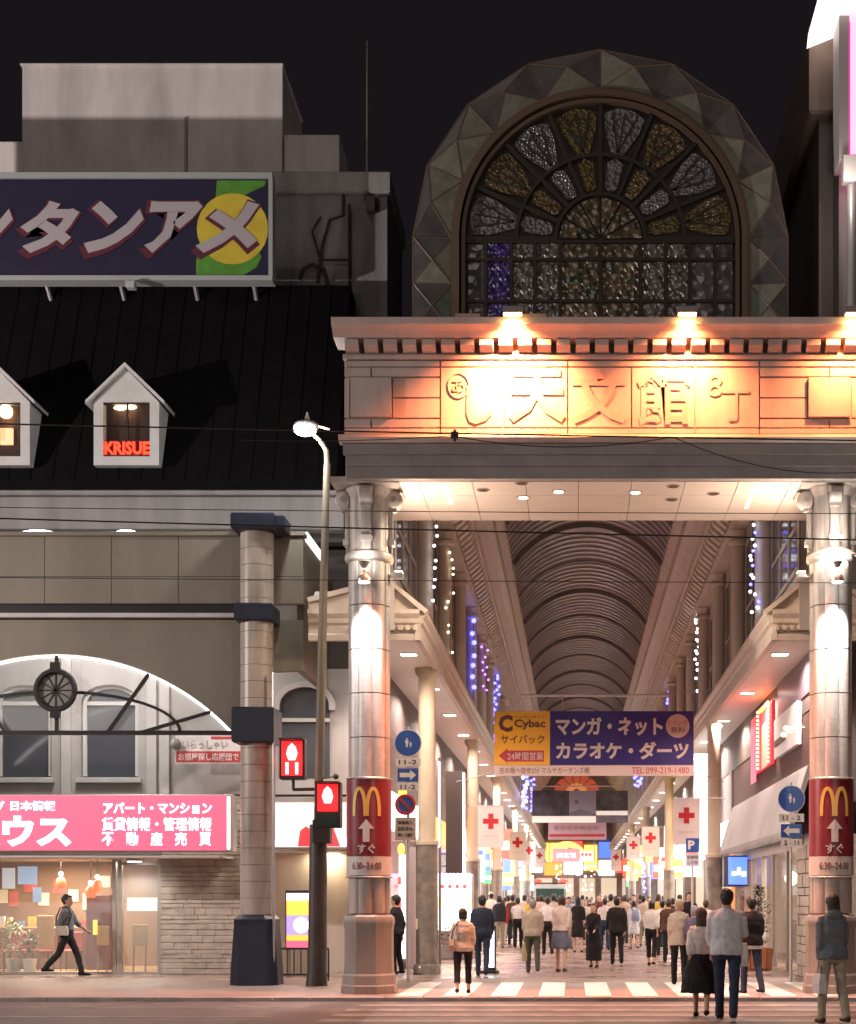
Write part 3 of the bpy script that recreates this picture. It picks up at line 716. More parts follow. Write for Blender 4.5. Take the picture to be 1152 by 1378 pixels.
for i, (a, b, c, d, m) in enumerate(((3, 20, 1168, 1196, 1), (24, 50, 1166, 1190, 0), (44, 56, 1194, 1214, 0), (-40, -8, 1168, 1200, 2), (171, 213, 1208, 1226, 2))):
    q = B('poster', POST[m], shop, XP(a, YB + .25), XP(b, YB + .25), YB + .25, YB + .26, ZP(d, YB + .25), ZP(c, YB + .25))
for (px, py, yy) in ((82, 1186, 1.2), (131, 1190, 1.0), (122, 1198, 1.1)):
    X, Yq, Z = XP(px, YB + yy), YB + yy, ZP(py, YB + yy)
    o = MB().lathe((X, Yq), [(.09, Z - .16), (.12, Z - .08), (.09, Z + .05), (.03, Z + .1)], 14).build('pendant_shade', glow('orange_shade', (1, .16, .04), .9), shop, True)
    MB().tube([(X, Yq, Z + .1), (X, Yq, 2.42)], .01, 5).build('cord', LEAD, o)
    MB().ball((X, Yq, Z + .16), .05).build('bulb', glow('bulb_white', (1, .9, .75), 10), o)
for (px0, px1, py0, py1, yy) in ((130, 146, 1246, 1272, .5), (178, 198, 1244, 1272, .4), (50, 72, 1232, 1290, 1.2)):
    Yq = YB + yy; a, b = XP(px0, Yq), XP(px1, Yq)
    o = B('menu_board', WOOD, shop, a, b, Yq, Yq + .04, ZP(py1, Yq), ZP(py0, Yq), .01)
    for xx in (a + .03, b - .03): MB().tube([(xx, Yq + .02, ZP(py1, Yq)), (xx, Yq - .02, .03)], .018, 6).build('leg', BROWN, o)
B('counter', BROWN, shop, XP(-60, YB + 2), XP(140, YB + 2), YB + 1.7, YB + 2.3, .03, .95, .02)
B('cupboard', mat('maroon_box', (.14, .04, .04), .5), shop, XP(118, YB + 1.4), XP(152, YB + 1.4), YB + 1.3, YB + 1.6, .03, ZP(1204, YB + 1.4), .02)
B('flag', glow('yellow_flag', (1, .7, .1), .9), shop, XP(125, YB + .4), XP(131, YB + .4), YB + .4, YB + .41, ZP(1258, YB + .4), ZP(1238, YB + .4))
rw = random.Random(8)
for i in range(14):
    xx = XP(-55 + 14 * i, YB + 2); hh = rw.uniform(.12, .35); B('brochure', rw.choice((mat('brochure_a', (.5, .12, .1), .5), mat('brochure_b', (.6, .55, .5), .5), mat('brochure_c', (.15, .25, .45), .5), mat('brochure_d', (.6, .4, .1), .5))), shop, xx, xx + rw.uniform(.08, .18), YB + 1.75, YB + 1.85, .952, .952 + hh)
for i in range(9):
    xx = XP(-30 + 20 * i, YB + 3.1); zz = rw.uniform(1.3, 1.9); B('wall_notice', rw.choice((mat('brochure_b', (.6, .55, .5), .5), mat('brochure_e', (.7, .66, .5), .5), mat('brochure_a', (.5, .12, .1), .5))), shop, xx, xx + rw.uniform(.2, .34), YB + 3.17, YB + 3.19, zz, zz + rw.uniform(.25, .4))
for px in (20, 58, 96):
    Yq = YB + 1.15; xx = XP(px, Yq); ch = B('chair_seat', mat('chair_red', (.35, .07, .06), .6), shop, xx - .2, xx + .2, Yq - .2, Yq + .2, .42, .48, .02)
    B('chair_back', mat('chair_red', (.35, .07, .06), .6), ch, xx - .19, xx + .19, Yq + .17, Yq + .21, .5, .86, .015)
    for a, b_ in ((-.17, -.17), (.17, -.17), (-.17, .17), (.17, .17)): MB().tube([(xx + a, Yq + b_, .03), (xx + a, Yq + b_, .42)], .015, 6).build('chair_leg', DARKM0, ch)
lamp('AREA', (XP(70, YB + 1.4), YB + 1.6, 2.38), 150, (1, .80, .58), 1.6, (XP(70, YB + 1.4), YB + 1.6, 0), parent=shop)
lamp('AREA', (XP(190, YB + .8), YB + 1.0, 2.36), 24, (.95, .95, .8), .5, (XP(190, YB + .8), YB + 1.0, 0), parent=shop)
dl = empty('door_downlight', (XP(181, 30.6), 30.6, 2.33), 'bright white downlight under the pink sign above the shop door', 'lamp')
MB().lathe((XP(181, 30.6), 30.6), [(.16, 2.345), (.17, 2.36), (.17, 2.40)], 16).build('rim', ALU, dl); MB().lathe((XP(181, 30.6), 30.6), [(.14, 2.335), (.14, 2.344)], 16).build('lens', WHITE_HOT, dl)
lamp('SPOT', (XP(181, 30.6), 30.6, 2.30), 45, (1, .92, .82), .12, (XP(181, 30.6), 30.5, 0), 150, .6, dl)
B('soffit', mat('shop_soffit', (.5, .45, .42), .6), shop, sx0, XP(305, 30.3), 29.62, YB - .003, 2.40, 2.44)
# plants in the shop window
LEAF = mat('leaf_green', (.045, .10, .03), .45, var=.3, vscale=8); LEAFP = mat('leaf_pale', (.40, .45, .30), .5, var=.2, vscale=8)
def leafy(root, X, Yq, z0, h, spread, nleaf, m, name='foliage', droop=.3, size=.16):
    mb = MB()
    for i in range(nleaf):
        a = random.uniform(0, 2 * PI); t = random.random(); zz = z0 + h * (.15 + .85 * t); rr = spread * random.uniform(.1, 1) * math.sin(PI * min(.95, .25 + .7 * t))
        b = Vector((X + rr * .5 * math.cos(a), Yq + rr * .5 * math.sin(a), zz)); e = b + Vector((math.cos(a) * size, math.sin(a) * size, random.uniform(-droop, .5) * size * 1.3))
        mid = (b + e) / 2 + Vector((0, 0, size * .12)); s = Vector((-math.sin(a), math.cos(a), 0)) * size * .22
        mb.add([b, mid + s, e, mid - s, mid], [(0, 1, 4), (1, 2, 4), (2, 3, 4), (3, 0, 4)])
    return mb.build(name, m, root, recalc=False)
pot = mat('pot_clay', (.35, .12, .06), .7); POTW = mat('pot_white', (.6, .58, .55), .4)
for (px, lab, m, h, sp, nn) in ((18, 'pale drooping plant in a white pot behind the shop glass, leftmost', LEAFP, .85, .45, 120), (40, 'dark green plant in a white pot behind the shop glass beside the pale one', LEAF, .6, .35, 90)):
    X = XP(px, YB + .55); o = empty('potted_plant', (X, YB + .55, .03), lab, 'plant', 'plants in the shop window')
    MB().lathe((X, YB + .55), [(.11, .03), (.15, .28), (.16, .3), (.13, .3)], 14).build('pot', POTW, o, True)
    leafy(o, X, YB + .55, .3, h, sp, nn, m, droop=.9 if m is LEAFP else .3)
# pink sign
ypk = 29.62
pk = empty('shop_sign', (XP(70, ypk), ypk, ZP(1145, ypk)), 'glowing pink shop sign with white lettering above the glass shop front', 'sign')
px0, px1 = -210, 304
B('cabinet', ALU, pk, XP(px0, ypk) - .02, XP(px1, ypk) + .14, ypk + .02, ypk + .35, ZP(1146, ypk), ZP(1069, ypk), .01)
B('face', glow('sign_pink', (1.0, .14, .27), .50), pk, XP(px0, ypk), XP(px1, ypk), ypk, ypk + .019, ZP(1144.5, ypk), ZP(1070.5, ypk))
B('end_light', glow('sign_end_white', (1, .95, .95), 2), pk, XP(px1, ypk) + .02, XP(px1, ypk) + .08, ypk + .005, ypk + .019, ZP(1143, ypk), ZP(1072, ypk))
SW = glow('sign_letter_white', (1, .96, .98), 2.2)
def sgn(s, x0, x1, y0, y1, m=SW, par=pk, y=ypk, bold=.02): text(s, m, par, at((x0 + x1) / 2, (y0 + y1) / 2, y - .006), (x1 - x0) * y / F, (y1 - y0) * y / F, bold=bold)
sgn('ウス', 3, 96, 1098, 1139, bold=.05); sgn('ハ', -52, -4, 1100, 1138, bold=.05); sgn('日本情報', 14, 75, 1078, 1091, bold=.03); sgn('グ', -8, 6, 1078, 1092, bold=.03)
sgn('アパート・マンション', 139, 285, 1080, 1095, bold=.03); sgn('賃貸情報・管理情報', 137, 285, 1100, 1118, bold=.012)
for i, ch in enumerate('不動産売買'): sgn(ch, 137 + 32.8 * i, 153 + 32.8 * i, 1120, 1138, bold=.012)
# small red and white board above it
yw = 30.5
sb = empty('notice_board', at(277, 1028, yw), 'small white board with a red strip above the right end of the pink sign', 'sign')
B('board', mat('board_white', (.62, .58, .57), .5), sb, XP(236, yw), XP(330, yw), yw, yw + .05, ZP(1028, yw), ZP(990, yw), .008)
B('red_strip', mat('board_red', (.42, .05, .06), .5), sb, XP(237, yw), XP(329, yw), yw - .004, yw - .001, ZP(1026, yw), ZP(1011, yw))
B('red_tab', mat('board_red', (.42, .05, .06), .5), sb, XP(284, yw), XP(312, yw), yw - .004, yw - .001, ZP(995, yw), ZP(991, yw))
sgn('お部屋探し応援団で', 240, 321, 1013.5, 1023.5, mat('board_letter', (.7, .64, .62), .5), sb, yw, .01); sgn('いらっしゃい', 246, 306, 996, 1008, mat('board_grey', (.35, .3, .3), .5), sb, yw, .0)
dome = MB().ball(at(236, 1001, 30.4), .12, 12, 8).tube([at(236, 1001, 30.4), at(236, 1001, 31.0)], .03, 6).build('security_camera', mat('camera_grey', (.2, .19, .18), .4)); tag(dome, 'round grey camera ball on the wall beside the small red and white board', 'camera')
# rooftop sign board
ys = 31.6
rs = empty('rooftop_sign', at(150, 378, ys), 'long navy rooftop billboard with white slanted letters and a yellow fruit', 'billboard')
NAVY = mat('billboard_navy', (.013, .009, .038), .5, var=.1)
B('panel', NAVY, rs, XP(-260, ys), XP(362, ys), ys, ys + .25, ZP(372, ys), ZP(241, ys))
for (a, b, c, d) in ((-262, 367, 233.5, 241), (-262, 367, 372, 378.5), (362, 367.5, 241, 372)):
    B('frame', mat('billboard_frame', (.36, .38, .37), .5), rs, XP(a, ys), XP(b, ys), ys - .06, ys + .28, ZP(d, ys), ZP(c, ys))
WL = mat('billboard_white', (.40, .36, .38), .5); MAR = mat('billboard_maroon', (.10, .015, .03), .5)
YEL = mat('fruit_yellow', (.60, .46, .04), .5, var=.15); GRN = mat('leaf_sign_green', (.09, .28, .03), .5, var=.25, vscale=4)
yk = ys / F
def disc(px, py, r, ry=None): 
    c = at(px, py, ys); ry = ry or r
    return [(c.x + r * yk * math.cos(t), c.z + ry * yk * math.sin(t)) for t in [2 * PI * i / 28 for i in range(28)]]
def sp(pts): return [(XP(a, ys), ZP(b, ys)) for a, b in pts]
MB().prism_y(sp([(292, 243), (290, 268), (330, 262), (356, 250), (358, 243)]), ys - .004, ys - .001).build('leaf', GRN, rs)
MB().prism_y(sp([(264, 372), (264, 350), (270, 332), (300, 345), (345, 335), (352, 345), (345, 360), (325, 372)]), ys - .004, ys - .001).build('leaf', GRN, rs)
MB().prism_y(disc(313, 308, 48), ys - .010, ys - .006).build('fruit_disc', YEL, rs)
for ch, a, b in (('ン', -56, 16), ('タ', 28, 104), ('ン', 117, 192), ('ア', 198, 268), ('メ', 268, 350)):
    w = (b - a) * yk; h = 70 * yk; c = at((a + b) / 2, 306, ys)
    text(ch, MAR, rs, (c.x - .03, ys - .014, c.z - .05), w * 1.13, h * 1.16, bold=.06); LEANS.append(len(TEXTS) - 1)
    text(ch, WL, rs, (c.x, ys - .022, c.z), w, h, bold=.045); LEANS.append(len(TEXTS) - 1)
MB().box(XP(174, ys), XP(186, ys), ys - .3, ys - .1, ZP(394, ys), ZP(384, ys), .02).tube([at(180, 384, ys - .2), at(180, 376, ys)], .02, 6).build('sign_spotlight', mat('spot_box', (.4, .4, .42), .5), rs)
for px in (-40, 60, 160, 260, 340): MB().tube([at(px, 374, ys + .2), (XP(px, ys), ys + .7, ZP(398, ys) - .2)], .05, 6).build('strut', GREYM, rs)

# ---------------------------------------------------------------- sidewalk canopy with arched fascia
FASC = mat('fascia_panel', (.20, .175, .135), .5, var=.08, vscale=1.5, stain=.1, bump=.05)
DARKM = mat('dark_bronze', (.03, .027, .025), .45, metal=.4)
yc = 27.75; zy = lambda y: ZP(y, yc)
can = empty('sidewalk_canopy', (XP(75, yc), yc, zy(985)), 'beige sidewalk canopy with an arched glass opening and lit rim', 'canopy')
acx = XP(75, yc); hwA = 238 * yc / F; riseA = 105 * yc / F; RA = (hwA ** 2 + riseA ** 2) / (2 * riseA); azc = zy(985) + riseA - RA
th = math.asin(hwA / RA)
arcp = [(acx + RA * math.sin(th - 2 * th * i / 36), azc + RA * math.cos(th - 2 * th * i / 36)) for i in range(37)]
poly = [(XP(408, yc), zy(722)), (XP(408, yc), zy(902)), (XP(350, yc), zy(905)), (XP(350, yc), zy(985))] + arcp + [(XP(-330, yc), zy(985)), (XP(-330, yc), zy(722))]
# the fascia in convex pieces so the arch stays a true opening
mb = MB(); top = zy(812)
mb.prism_y([(XP(-330, yc), zy(722)), (XP(408, yc), zy(722)), (XP(408, yc), top), (XP(-330, yc), top)], yc, yc + .2)
mb.build('fascia_top', FASC, can)
mb = MB()
for i in range(36):
    (xa, za), (xb, zb2) = arcp[i], arcp[i + 1]
    mb.prism_y([(xb, zb2), (xa, za), (xa, zy(834)), (xb, zy(834))], yc + .012, yc + .2)
mb.prism_y([(XP(313, yc), zy(834)), (XP(313, yc), zy(985)), (XP(350, yc), zy(985)), (XP(350, yc), zy(834))], yc + .012, yc + .2)
mb.prism_y([(XP(350.2, yc), zy(834)), (XP(350.2, yc), zy(904)), (XP(408, yc), zy(902)), (XP(408, yc), zy(834))], yc + .012, yc + .2)
mb.prism_y([(XP(-330, yc), zy(834)), (XP(-330, yc), zy(985)), (XP(-163, yc), zy(985)), (XP(-163, yc), zy(834))], yc + .012, yc + .2)
mb.build('fascia_arch', FASC, can)
B('groove', DARKM, can, XP(-330, yc), XP(330, yc), yc + .05, yc + .2, zy(834) + .002, zy(812) - .002)
B('ledge', TRIMW, can, XP(-330, yc), XP(330, yc), yc - .10, yc + .048, zy(832), zy(826), .01)
B('ledge', FASC, can, XP(-330, yc), XP(408, yc) + .04, yc - .06, yc + .2, zy(722) + .002, zy(716), .01)
B('fascia_joint', DARKM, can, XP(-330, yc), XP(407, yc), yc - .002, yc + .002, zy(776.4), zy(775.6))
for px in (-30, 60, 150, 240): B('fascia_joint', DARKM, can, XP(px, yc) - .005, XP(px, yc) + .005, yc - .002, yc + .002, zy(812), zy(722))
# return towards the building and roof slab
B('side_fascia', FASC, can, XP(408, yc) - .15, XP(408, yc) - .004, yc + .201, 30.2, zy(902), zy(724))
B('roof_slab', mat('canopy_roof', (.30, .28, .26), .8), can, XP(-330, yc), XP(408, yc) - .16, yc + .21, 29.9, zy(730), zy(724))
B('side_ledge', glow('ledge_glow', (1, .97, .9), 1.3), can, XP(408, yc) - .2, XP(408, yc) + .05, yc + .21, 30.2, zy(722) + .003, zy(712), .01)  # ledge made to glow, standing in for cove light along it
# arched opening: glass, bars, rim light, round ornament
rim = MB()
rings = []
for (x, z) in arcp:
    d = Vector((x - acx, z - azc)).normalized()
    rings.append([(x - d.x * a, y, z - d.y * a) for a, y in ((.012, yc + .05), (.012, yc + .13), (.05, yc + .13), (.05, yc + .05))])
rim.rings(rings).build('rim_light', glow('rim_white', (1, .98, .92), 3.0), can)
B('tie_bar', DARKM, can, acx - hwA, acx + hwA, yc + .03, yc + .12, zy(985) - .05, zy(985) + .03)
def apt(f, s):  # f: -1..1 along the arch, s: share of the way from the chord centre to the rim
    t = th * f; x = acx + RA * math.sin(t); z = azc + RA * math.cos(t); ox, oz = acx + (x - acx) * .55, zy(985)
    return (ox + (x - ox) * s, oz + (z - oz) * s)
inner = [(acx + hwA * .70 * math.sin(PI / 2 * (-1 + 2 * i / 24)), zy(985) + riseA * .52 * math.cos(PI / 2 * (-1 + 2 * i / 24))) for i in range(25)]
MB().strip(inner, .055, yc + .03, yc + .08).build('arch_bar', DARKM, can)
for f in (-.85, -.48, .0, .48, .85): MB().strip([apt(f, 0.0 if f else .0), apt(f, .985)], .06, yc + .025, yc + .085).build('arch_bar', DARKM, can)
MB().prism_y([(x, z - .03) for x, z in arcp], yc + .09, yc + .10).build('pane', mat('arch_glass', (.85, .9, .9), .05, alpha=.14, spec=.7), can)
oc = at(75, 929, yc); 
ring = lambda r, y, rr: MB().tube([(oc.x + r * math.cos(t), y, oc.z + r * math.sin(t)) for t in [2 * PI * i / 28 for i in range(29)]], rr, 6)
orn = ring(.36, yc - .02, .055).build('round_ornament', DARKM, can, True)
MB().prism_y([(oc.x + .33 * math.cos(t), oc.z + .33 * math.sin(t)) for t in [2 * PI * i / 28 for i in range(28)]], yc - .0, yc + .02).build('ornament_face', mat('ornament_grey', (.22, .21, .2), .5, var=.3, vscale=6), orn)
mb = MB()
for i in range(6): a = PI * i / 6; mb.strip([(oc.x - .3 * math.cos(a), oc.z - .3 * math.sin(a)), (oc.x + .3 * math.cos(a), oc.z + .3 * math.sin(a))], .02, yc - .012, yc - .002)
mb.build('ornament_spokes', DARKM, orn)
B('ornament_clasp', DARKM, orn, oc.x - .09, oc.x + .09, yc - .06, yc + .02, oc.z + .34, oc.z + .52); B('ornament_clasp', DARKM, orn, oc.x - .09, oc.x + .09, yc - .06, yc + .02, oc.z - .52, oc.z - .34)
# light behind the arch (cove tubes under the canopy roof)
B('cove_tube', glow('cove_white', (1, .95, .85), 5), can, acx - 3.0, acx + 3.4, yc + .5, yc + .6, zy(800), zy(797))
lamp('AREA', (acx, yc + 1.2, zy(770)), 95, (1, .94, .90), 1.2, (acx, YB, 3.5), parent=can)
lamp('AREA', (XP(250, yc), yc + 1.2, zy(810)), 26, (1, .92, .82), 1.0, (XP(250, yc), yc + 1.6, 0), parent=can)
# lamps on the canopy top ledge
for px, s, lab in ((47, .3, 'dim white tube lamp on the canopy ledge near the left edge'), (166, .5, 'bright white lamp on the canopy ledge left of the blue-banded pillar')):
    c = at(px, 716, yc + .5); o = empty('ledge_lamp', c, lab, 'lamp')
    MB().box(c.x - .36, c.x + .3, c.y + .05, c.y + .2, c.z - .06, c.z + .03, .015).build('housing', ALU, o)
    MB().ball((c.x + .05, c.y, c.z - .01), .10, 10, 6, (3.2 if s < .4 else 2.0, .6, .55)).build('bulb', glow('ledge_bulb%d' % px, (.95, .95, 1), 3 if s < .4 else 9), o, True)
    lamp('POINT', (c.x, c.y - .15, c.z + .12), 7 if s < .4 else 12, (.95, .94, 1), .1, parent=o)
# ---------------------------------------------------------------- blue-banded pillar
NAVYP = mat('pillar_navy', (.012, .015, .028), .38, var=.25, vscale=3, bump=.05)
PTILE = mat('pillar_tile', (.34, .285, .24), .4, var=.2, vscale=3, stain=.3)
yq = 27.4; zq = lambda y: ZP(y, yq - .25)
X = XP(346, yq)
pil = empty('canopy_pillar', (X, yq, 0), 'round tiled pillar with navy blue base and bands beside the canopy', 'pillar')
MB().lathe((X, yq), [(.28, 0), (.28, zq(700))], 24).build('core', JOINT, pil)
mb = MB(); 
mb.rings([[(X + a * s, yq + b * s, z) for a, b in ((-1, -.62), (-.62, -1), (.62, -1), (1, -.62), (1, .62), (.62, 1), (-.62, 1), (-1, .62))] for s, z in ((.44, 0), (.43, .25), (.375, zq(1245)), (.375, zq(1237)), (.30, zq(1232)))])
mb.build('base', NAVYP, pil)
z = zq(1231); h = .305; first = None
while z + h < zq(712):
    if first is None: first = MB().lathe((X, yq), [(.302, z + .004), (.302, z + h - .004)], 28).build('tile_ring', PTILE, pil, True); z0 = z
    else: c = first.copy(); COL.objects.link(c); c.location.z = first.location.z + z - z0
    z += h
for (a, b, w) in ((1000, 952, .385), (836, 812, .35), (714, 692, .40)):
    MB().box(X - w, X + w, yq - w, yq + w, zq(a), zq(b), .03).build('band', NAVYP, pil)
for dx in (.36,):
    MB().tube([(X + dx, yq - .28, 0), (X + dx, yq - .28, zq(905))], .028, 8).build('drain_pipe', mat('pipe_grey', (.35, .33, .33), .3, metal=.5), pil, True)
B('cap_block', NAVYP, pil, X + .38, X + .56, yq - .3, yq + .3, zq(712), zq(694), .02)
# ---------------------------------------------------------------- the covered arcade
BEIGE = mat('arcade_beige', (.62, .54, .46), .5, var=.1, vscale=2, stain=.12)
BEIGED = mat('arcade_wall', (.46, .41, .39), .65, var=.15, vscale=1.5, stain=.2)
VAULT = mat('vault_skin', (.26, .225, .215), .38, var=.25, vscale=2)
VRIB = mat('vault_rib', (.20, .165, .15), .45, metal=.2)
VBAT = mat('vault_batten', (.42, .37, .35), .35, metal=.3)
CREAMC = mat('canopy_soffit', (.80, .75, .69), .5, var=.06)
XC = .425; YEND = 152.0; ZV = 12.0
VX, VH, VR = .425, 2.36, 1.25
RV = (VH ** 2 + VR ** 2) / (2 * VR); VZC = ZV + VR - RV; tv = math.asin(VH / RV)
def varc(dr, n=24): return [(VX + (RV + dr) * math.sin(-tv + 2 * tv * i / n), VZC + (RV + dr) * math.cos(-tv + 2 * tv * i / n)) for i in range(n + 1)]
vault = empty('arcade_vault', (VX, 60, ZV), 'long dark barrel-vaulted arcade roof with arched ribs', 'roof')
a = varc(0); b = varc(.12)
mb = MB(); poly = a + b[::-1]
mb.rings([[(x, y, z) for x, z in poly] for y in (28.3, YEND)]).build('vault_skin', VAULT, vault, True)
def arch_bar(dr0, dr1, y0, y1):
    p, q = varc(dr0), varc(dr1)
    return MB().rings([[(p[i][0], y0, p[i][1]), (p[i][0], y1, p[i][1]), (q[i][0], y1, q[i][1]), (q[i][0], y0, q[i][1])] for i in range(25)])
r0 = arch_bar(-.16, -.004, 36.2, 36.45).build('rib', VRIB, vault)
for i in range(1, 12):
    c = r0.copy(); COL.objects.link(c); c.location.y = r0.location.y + 9.9 * i
r1 = arch_bar(-.09, -.004, 31.3, 31.4).build('thin_rib', VRIB, vault)
for i in range(1, 12):
    c = r1.copy(); COL.objects.link(c); c.location.y = r1.location.y + 9.9 * i
mb = MB(); y = 30.0
while y < 110:
    m2 = arch_bar(-.05, -.004, y, y + .10); mb.add(m2.v, m2.f); y += .62
tag(mb.build('battens', VBAT, vault), kind='stuff')
def side(x, s): return x if s < 0 else 2 * XC - x
NBAY = 25; YP = [31.2 + 4.75 * k for k in range(NBAY)]
walls = {}
for s, nm in ((-1, 'left'), (1, 'right')):
    w = empty('arcade_upper_wall', (side(-3.3, s), 60, 6.4), 'upper wall with round pilasters and deep cornice on the %s side of the arcade' % nm, 'wall', 'upper walls of the arcade'); walls[s] = w
    MB().box(*sorted((side(-3.30, s), side(-3.55, s))), 27.3, YEND, 6.52, 12.15).build('wall_face', BEIGED, w)
    prof = [(-3.295, 10.46), (-2.98, 10.46), (-2.92, 10.60), (-2.95, 10.66), (-2.66, 10.98), (-2.52, 11.0), (-2.48, 11.14), (-2.30, 11.36), (-2.14, 11.5), (-2.10, 11.70), (-1.93, 11.92), (-1.90, 12.02), (-1.96, 12.14), (-3.295, 12.14)]
    MB().prism_y([(side(x, s), z) for x, z in prof], 27.25, YEND).build('cornice', BEIGE, w)
    br = MB().prism_y([(side(x, s), z) for x, z in ((-2.95, 10.62), (-2.62, 10.97), (-2.56, 10.93), (-2.60, 10.80), (-2.86, 10.58))], 30.0, 30.24).build('bracket', BEIGE, w)
    for i in range(1, 90):
        c = br.copy(); COL.objects.link(c); c.location.y = br.location.y + .55 * i
    # one bay: pilaster with capital and corbel, recessed dark panel
    X = side(-3.12, s)
    p0 = MB().lathe((X, YP[0]), [(.17, 7.15), (.165, 10.1)], 18).build('pilaster', BEIGE, w, True)
    MB().lathe((X, YP[0]), [(.17, 10.10), (.23, 10.14), (.24, 10.2), (.19, 10.25), (.22, 10.36), (.27, 10.44)], 18).build('capital', BEIGE, p0, True)
    MB().lathe((X, YP[0]), [(.08, 6.72), (.16, 6.78), (.26, 6.95), (.29, 7.05), (.24, 7.14)], 18).build('corbel', BEIGE, p0, True)
    DP = mat('bay_window', (.10, .09, .095), .15, spec=.7)
    q0 = MB().box(*sorted((side(-3.298, s), side(-3.27, s))), YP[0] + .55, YP[0] + 4.2, 7.6, 10.0).build('bay_window', DP, w)
    mbz = MB(); xx = sorted((side(-3.269, s), side(-3.24, s)))
    for yy in (YP[0] + .55, YP[0] + 1.75, YP[0] + 2.95, YP[0] + 4.12): mbz.box(*xx, yy, yy + .08, 7.6, 10.0)
    for zz in (7.6, 8.4, 9.92): mbz.box(xx[0] + .003, xx[1] - .003, YP[0] + .56, YP[0] + 4.19, zz, zz + .08)
    mbz.build('window_frame', BEIGED, q0)
    for k in range(1, NBAY):
        copy_tree(p0, w, (0, 4.75 * k, 0)); copy_tree(q0, w, (0, 4.75 * k, 0))
    copy_tree(q0, w, (0, -4.6, 0))
# lower canopies on both sides
ZC = 6.41
LITC = glow('canopy_lens', (1, .93, .84), 12)
def canopy(s):
    nm = 'left' if s < 0 else 'right'
    xi = -2.83 if s < 0 else 3.66; xo = -4.0 if s < 0 else 4.63; d = 1 if s < 0 else -1     # d: towards the arcade axis
    xf = -4.9 if s < 0 else 5.6                                                             # end of the front face
    o = empty('arcade_canopy', ((xi + xo) / 2, 27.5, ZC), 'white-soffited walkway canopy with downlights along the %s side of the arcade' % nm, 'canopy', 'walkway canopies of the arcade')
    sf = MB().box(*sorted((xi - d * .05, xo)), 27.6, YEND, ZC, ZC + .08).build('soffit', CREAMC, o)
    prof = [(0, ZC - .06), (.06, ZC - .06), (.08, ZC + .04), (.03, ZC + .08), (.05, ZC + .22), (.10, ZC + .26), (.10, ZC + .34), (.16, ZC + .42), (.16, ZC + .50), (-.04, ZC + .52), (-.05, ZC - .06)]
    MB().prism_y([(xi + d * (x - .05), z) for x, z in prof], 27.42, YEND).build('fascia', BEIGE, o)
    MB().prism_x([(27.5 - x, z) for x, z in prof], *sorted((xi - d * .005, xf))).build('front_fascia', BEIGE, o)
    # sloping lead roof
    wx_ = side(-3.29, s)
    MB().add([(xi - d * .1, 27.46, ZC + .5), (xi - d * .1, YEND, ZC + .5), (wx_, YEND, ZC + 1.0), (wx_, 28.2, ZC + 1.0), (xf, 27.46, ZC + .5), (xf, 28.2, ZC + 1.0), (xf, 28.3, ZC + .3), (wx_, YEND, ZC + .3)],
             [(0, 1, 2, 3), (0, 3, 5, 4)]).build('canopy_roof', BEIGE, o)
    xc_ = CLX if s < 0 else CRX; zg = ZC + .515; hg = .80 * abs(xc_ - xi)
    gb_ = MB().prism_y([(xi - d * .02, zg), (xc_, zg + hg), (xf, zg + .1), (xf, zg)], 27.46, 27.62).build('front_gable', BEIGE, o)
    MB().strip([(xi + d * .12, zg - .06), (xc_, zg + hg + .05), (xf, zg + .16)], .09, 27.36, 27.64).build('gable_coping', BEIGE, gb_)
    dn = MB().box(xi - d * .12, xi - d * .06, 27.36, 27.46, ZC + .12, ZC + .21) if d < 0 else MB().box(xi - .12, xi - .06, 27.36, 27.46, ZC + .12, ZC + .21)
    d0 = dn.build('front_dentil', BEIGE, o)
    for i in range(1, 9):
        c = d0.copy(); COL.objects.link(c); c.location.x = d0.location.x - d * .14 * i
    # downlights in pairs
    xl_ = -3.25 if s < 0 else 4.07; y = 29.3; k = 0
    while y < YEND - 4:
        f = MB().box(xl_ - .17, xl_ + .17, y - .12, y + .12, ZC - .02, ZC - .002, .004).build('downlight', TRIMW, sf)
        MB().box(xl_ - .15, xl_ + .15, y - .10, y + .10, ZC - .027, ZC - .021).build('lens', LITC, f)
        if y < 75: lamp('SPOT', (xl_, y, ZC - .035), 400, (1, .77, .66), .012, (xl_ + d * .5, y, 0), 165, .5, o)
        elif k % 2 == 0: lamp('SPOT', (xl_, y, ZC - .035), 620, (1, .77, .66), .012, (xl_ + d * .5, y, 0), 165, .5, o)
        k += 1; y += 4.85 if s < 0 else 5.5
    # back panel where the canopy meets the shops
    MB().box(*sorted((xo, xo - d * .12)), 31.3 if s < 0 else 28.6, YEND, 5.3, ZC + .3).build('canopy_back', mat('canopy_back', (.09, .07, .065), .6, var=.2), o)
    return o
canL = canopy(-1); canR = canopy(1)
# canopy columns
MARB = mat('column_marble', (.25, .21, .18), .12, var=.4, vscale=3)
PCREAM = mat('column_cream', (.56, .47, .35), .45, var=.08)
def arcade_column(X, Y, lab):
    o = empty('arcade_column', (X, Y, 0), lab, 'column', 'columns under the arcade canopies')
    MB().lathe((X, Y), [(.185, 2.78), (.18, ZC - .2), (.24, ZC - .12), (.26, ZC - .004)], 22).build('shaft', PCREAM, o, True)
    MB().lathe((X, Y), [(.235, .22), (.235, 2.70), (.21, 2.70)], 22).build('marble_cladding', MARB, o, True)
    MB().lathe((X, Y), [(.25, 2.70), (.255, 2.72), (.25, 2.79), (.19, 2.80)], 22).build('collar', PCREAM, o, True)
    MB().lathe((X, Y), [(.29, 0), (.29, .16), (.26, .215), (.2, .22)], 22).build('base', MARB, o, True)
    return o
ordn = ['first', 'second', 'third', 'fourth', 'fifth']
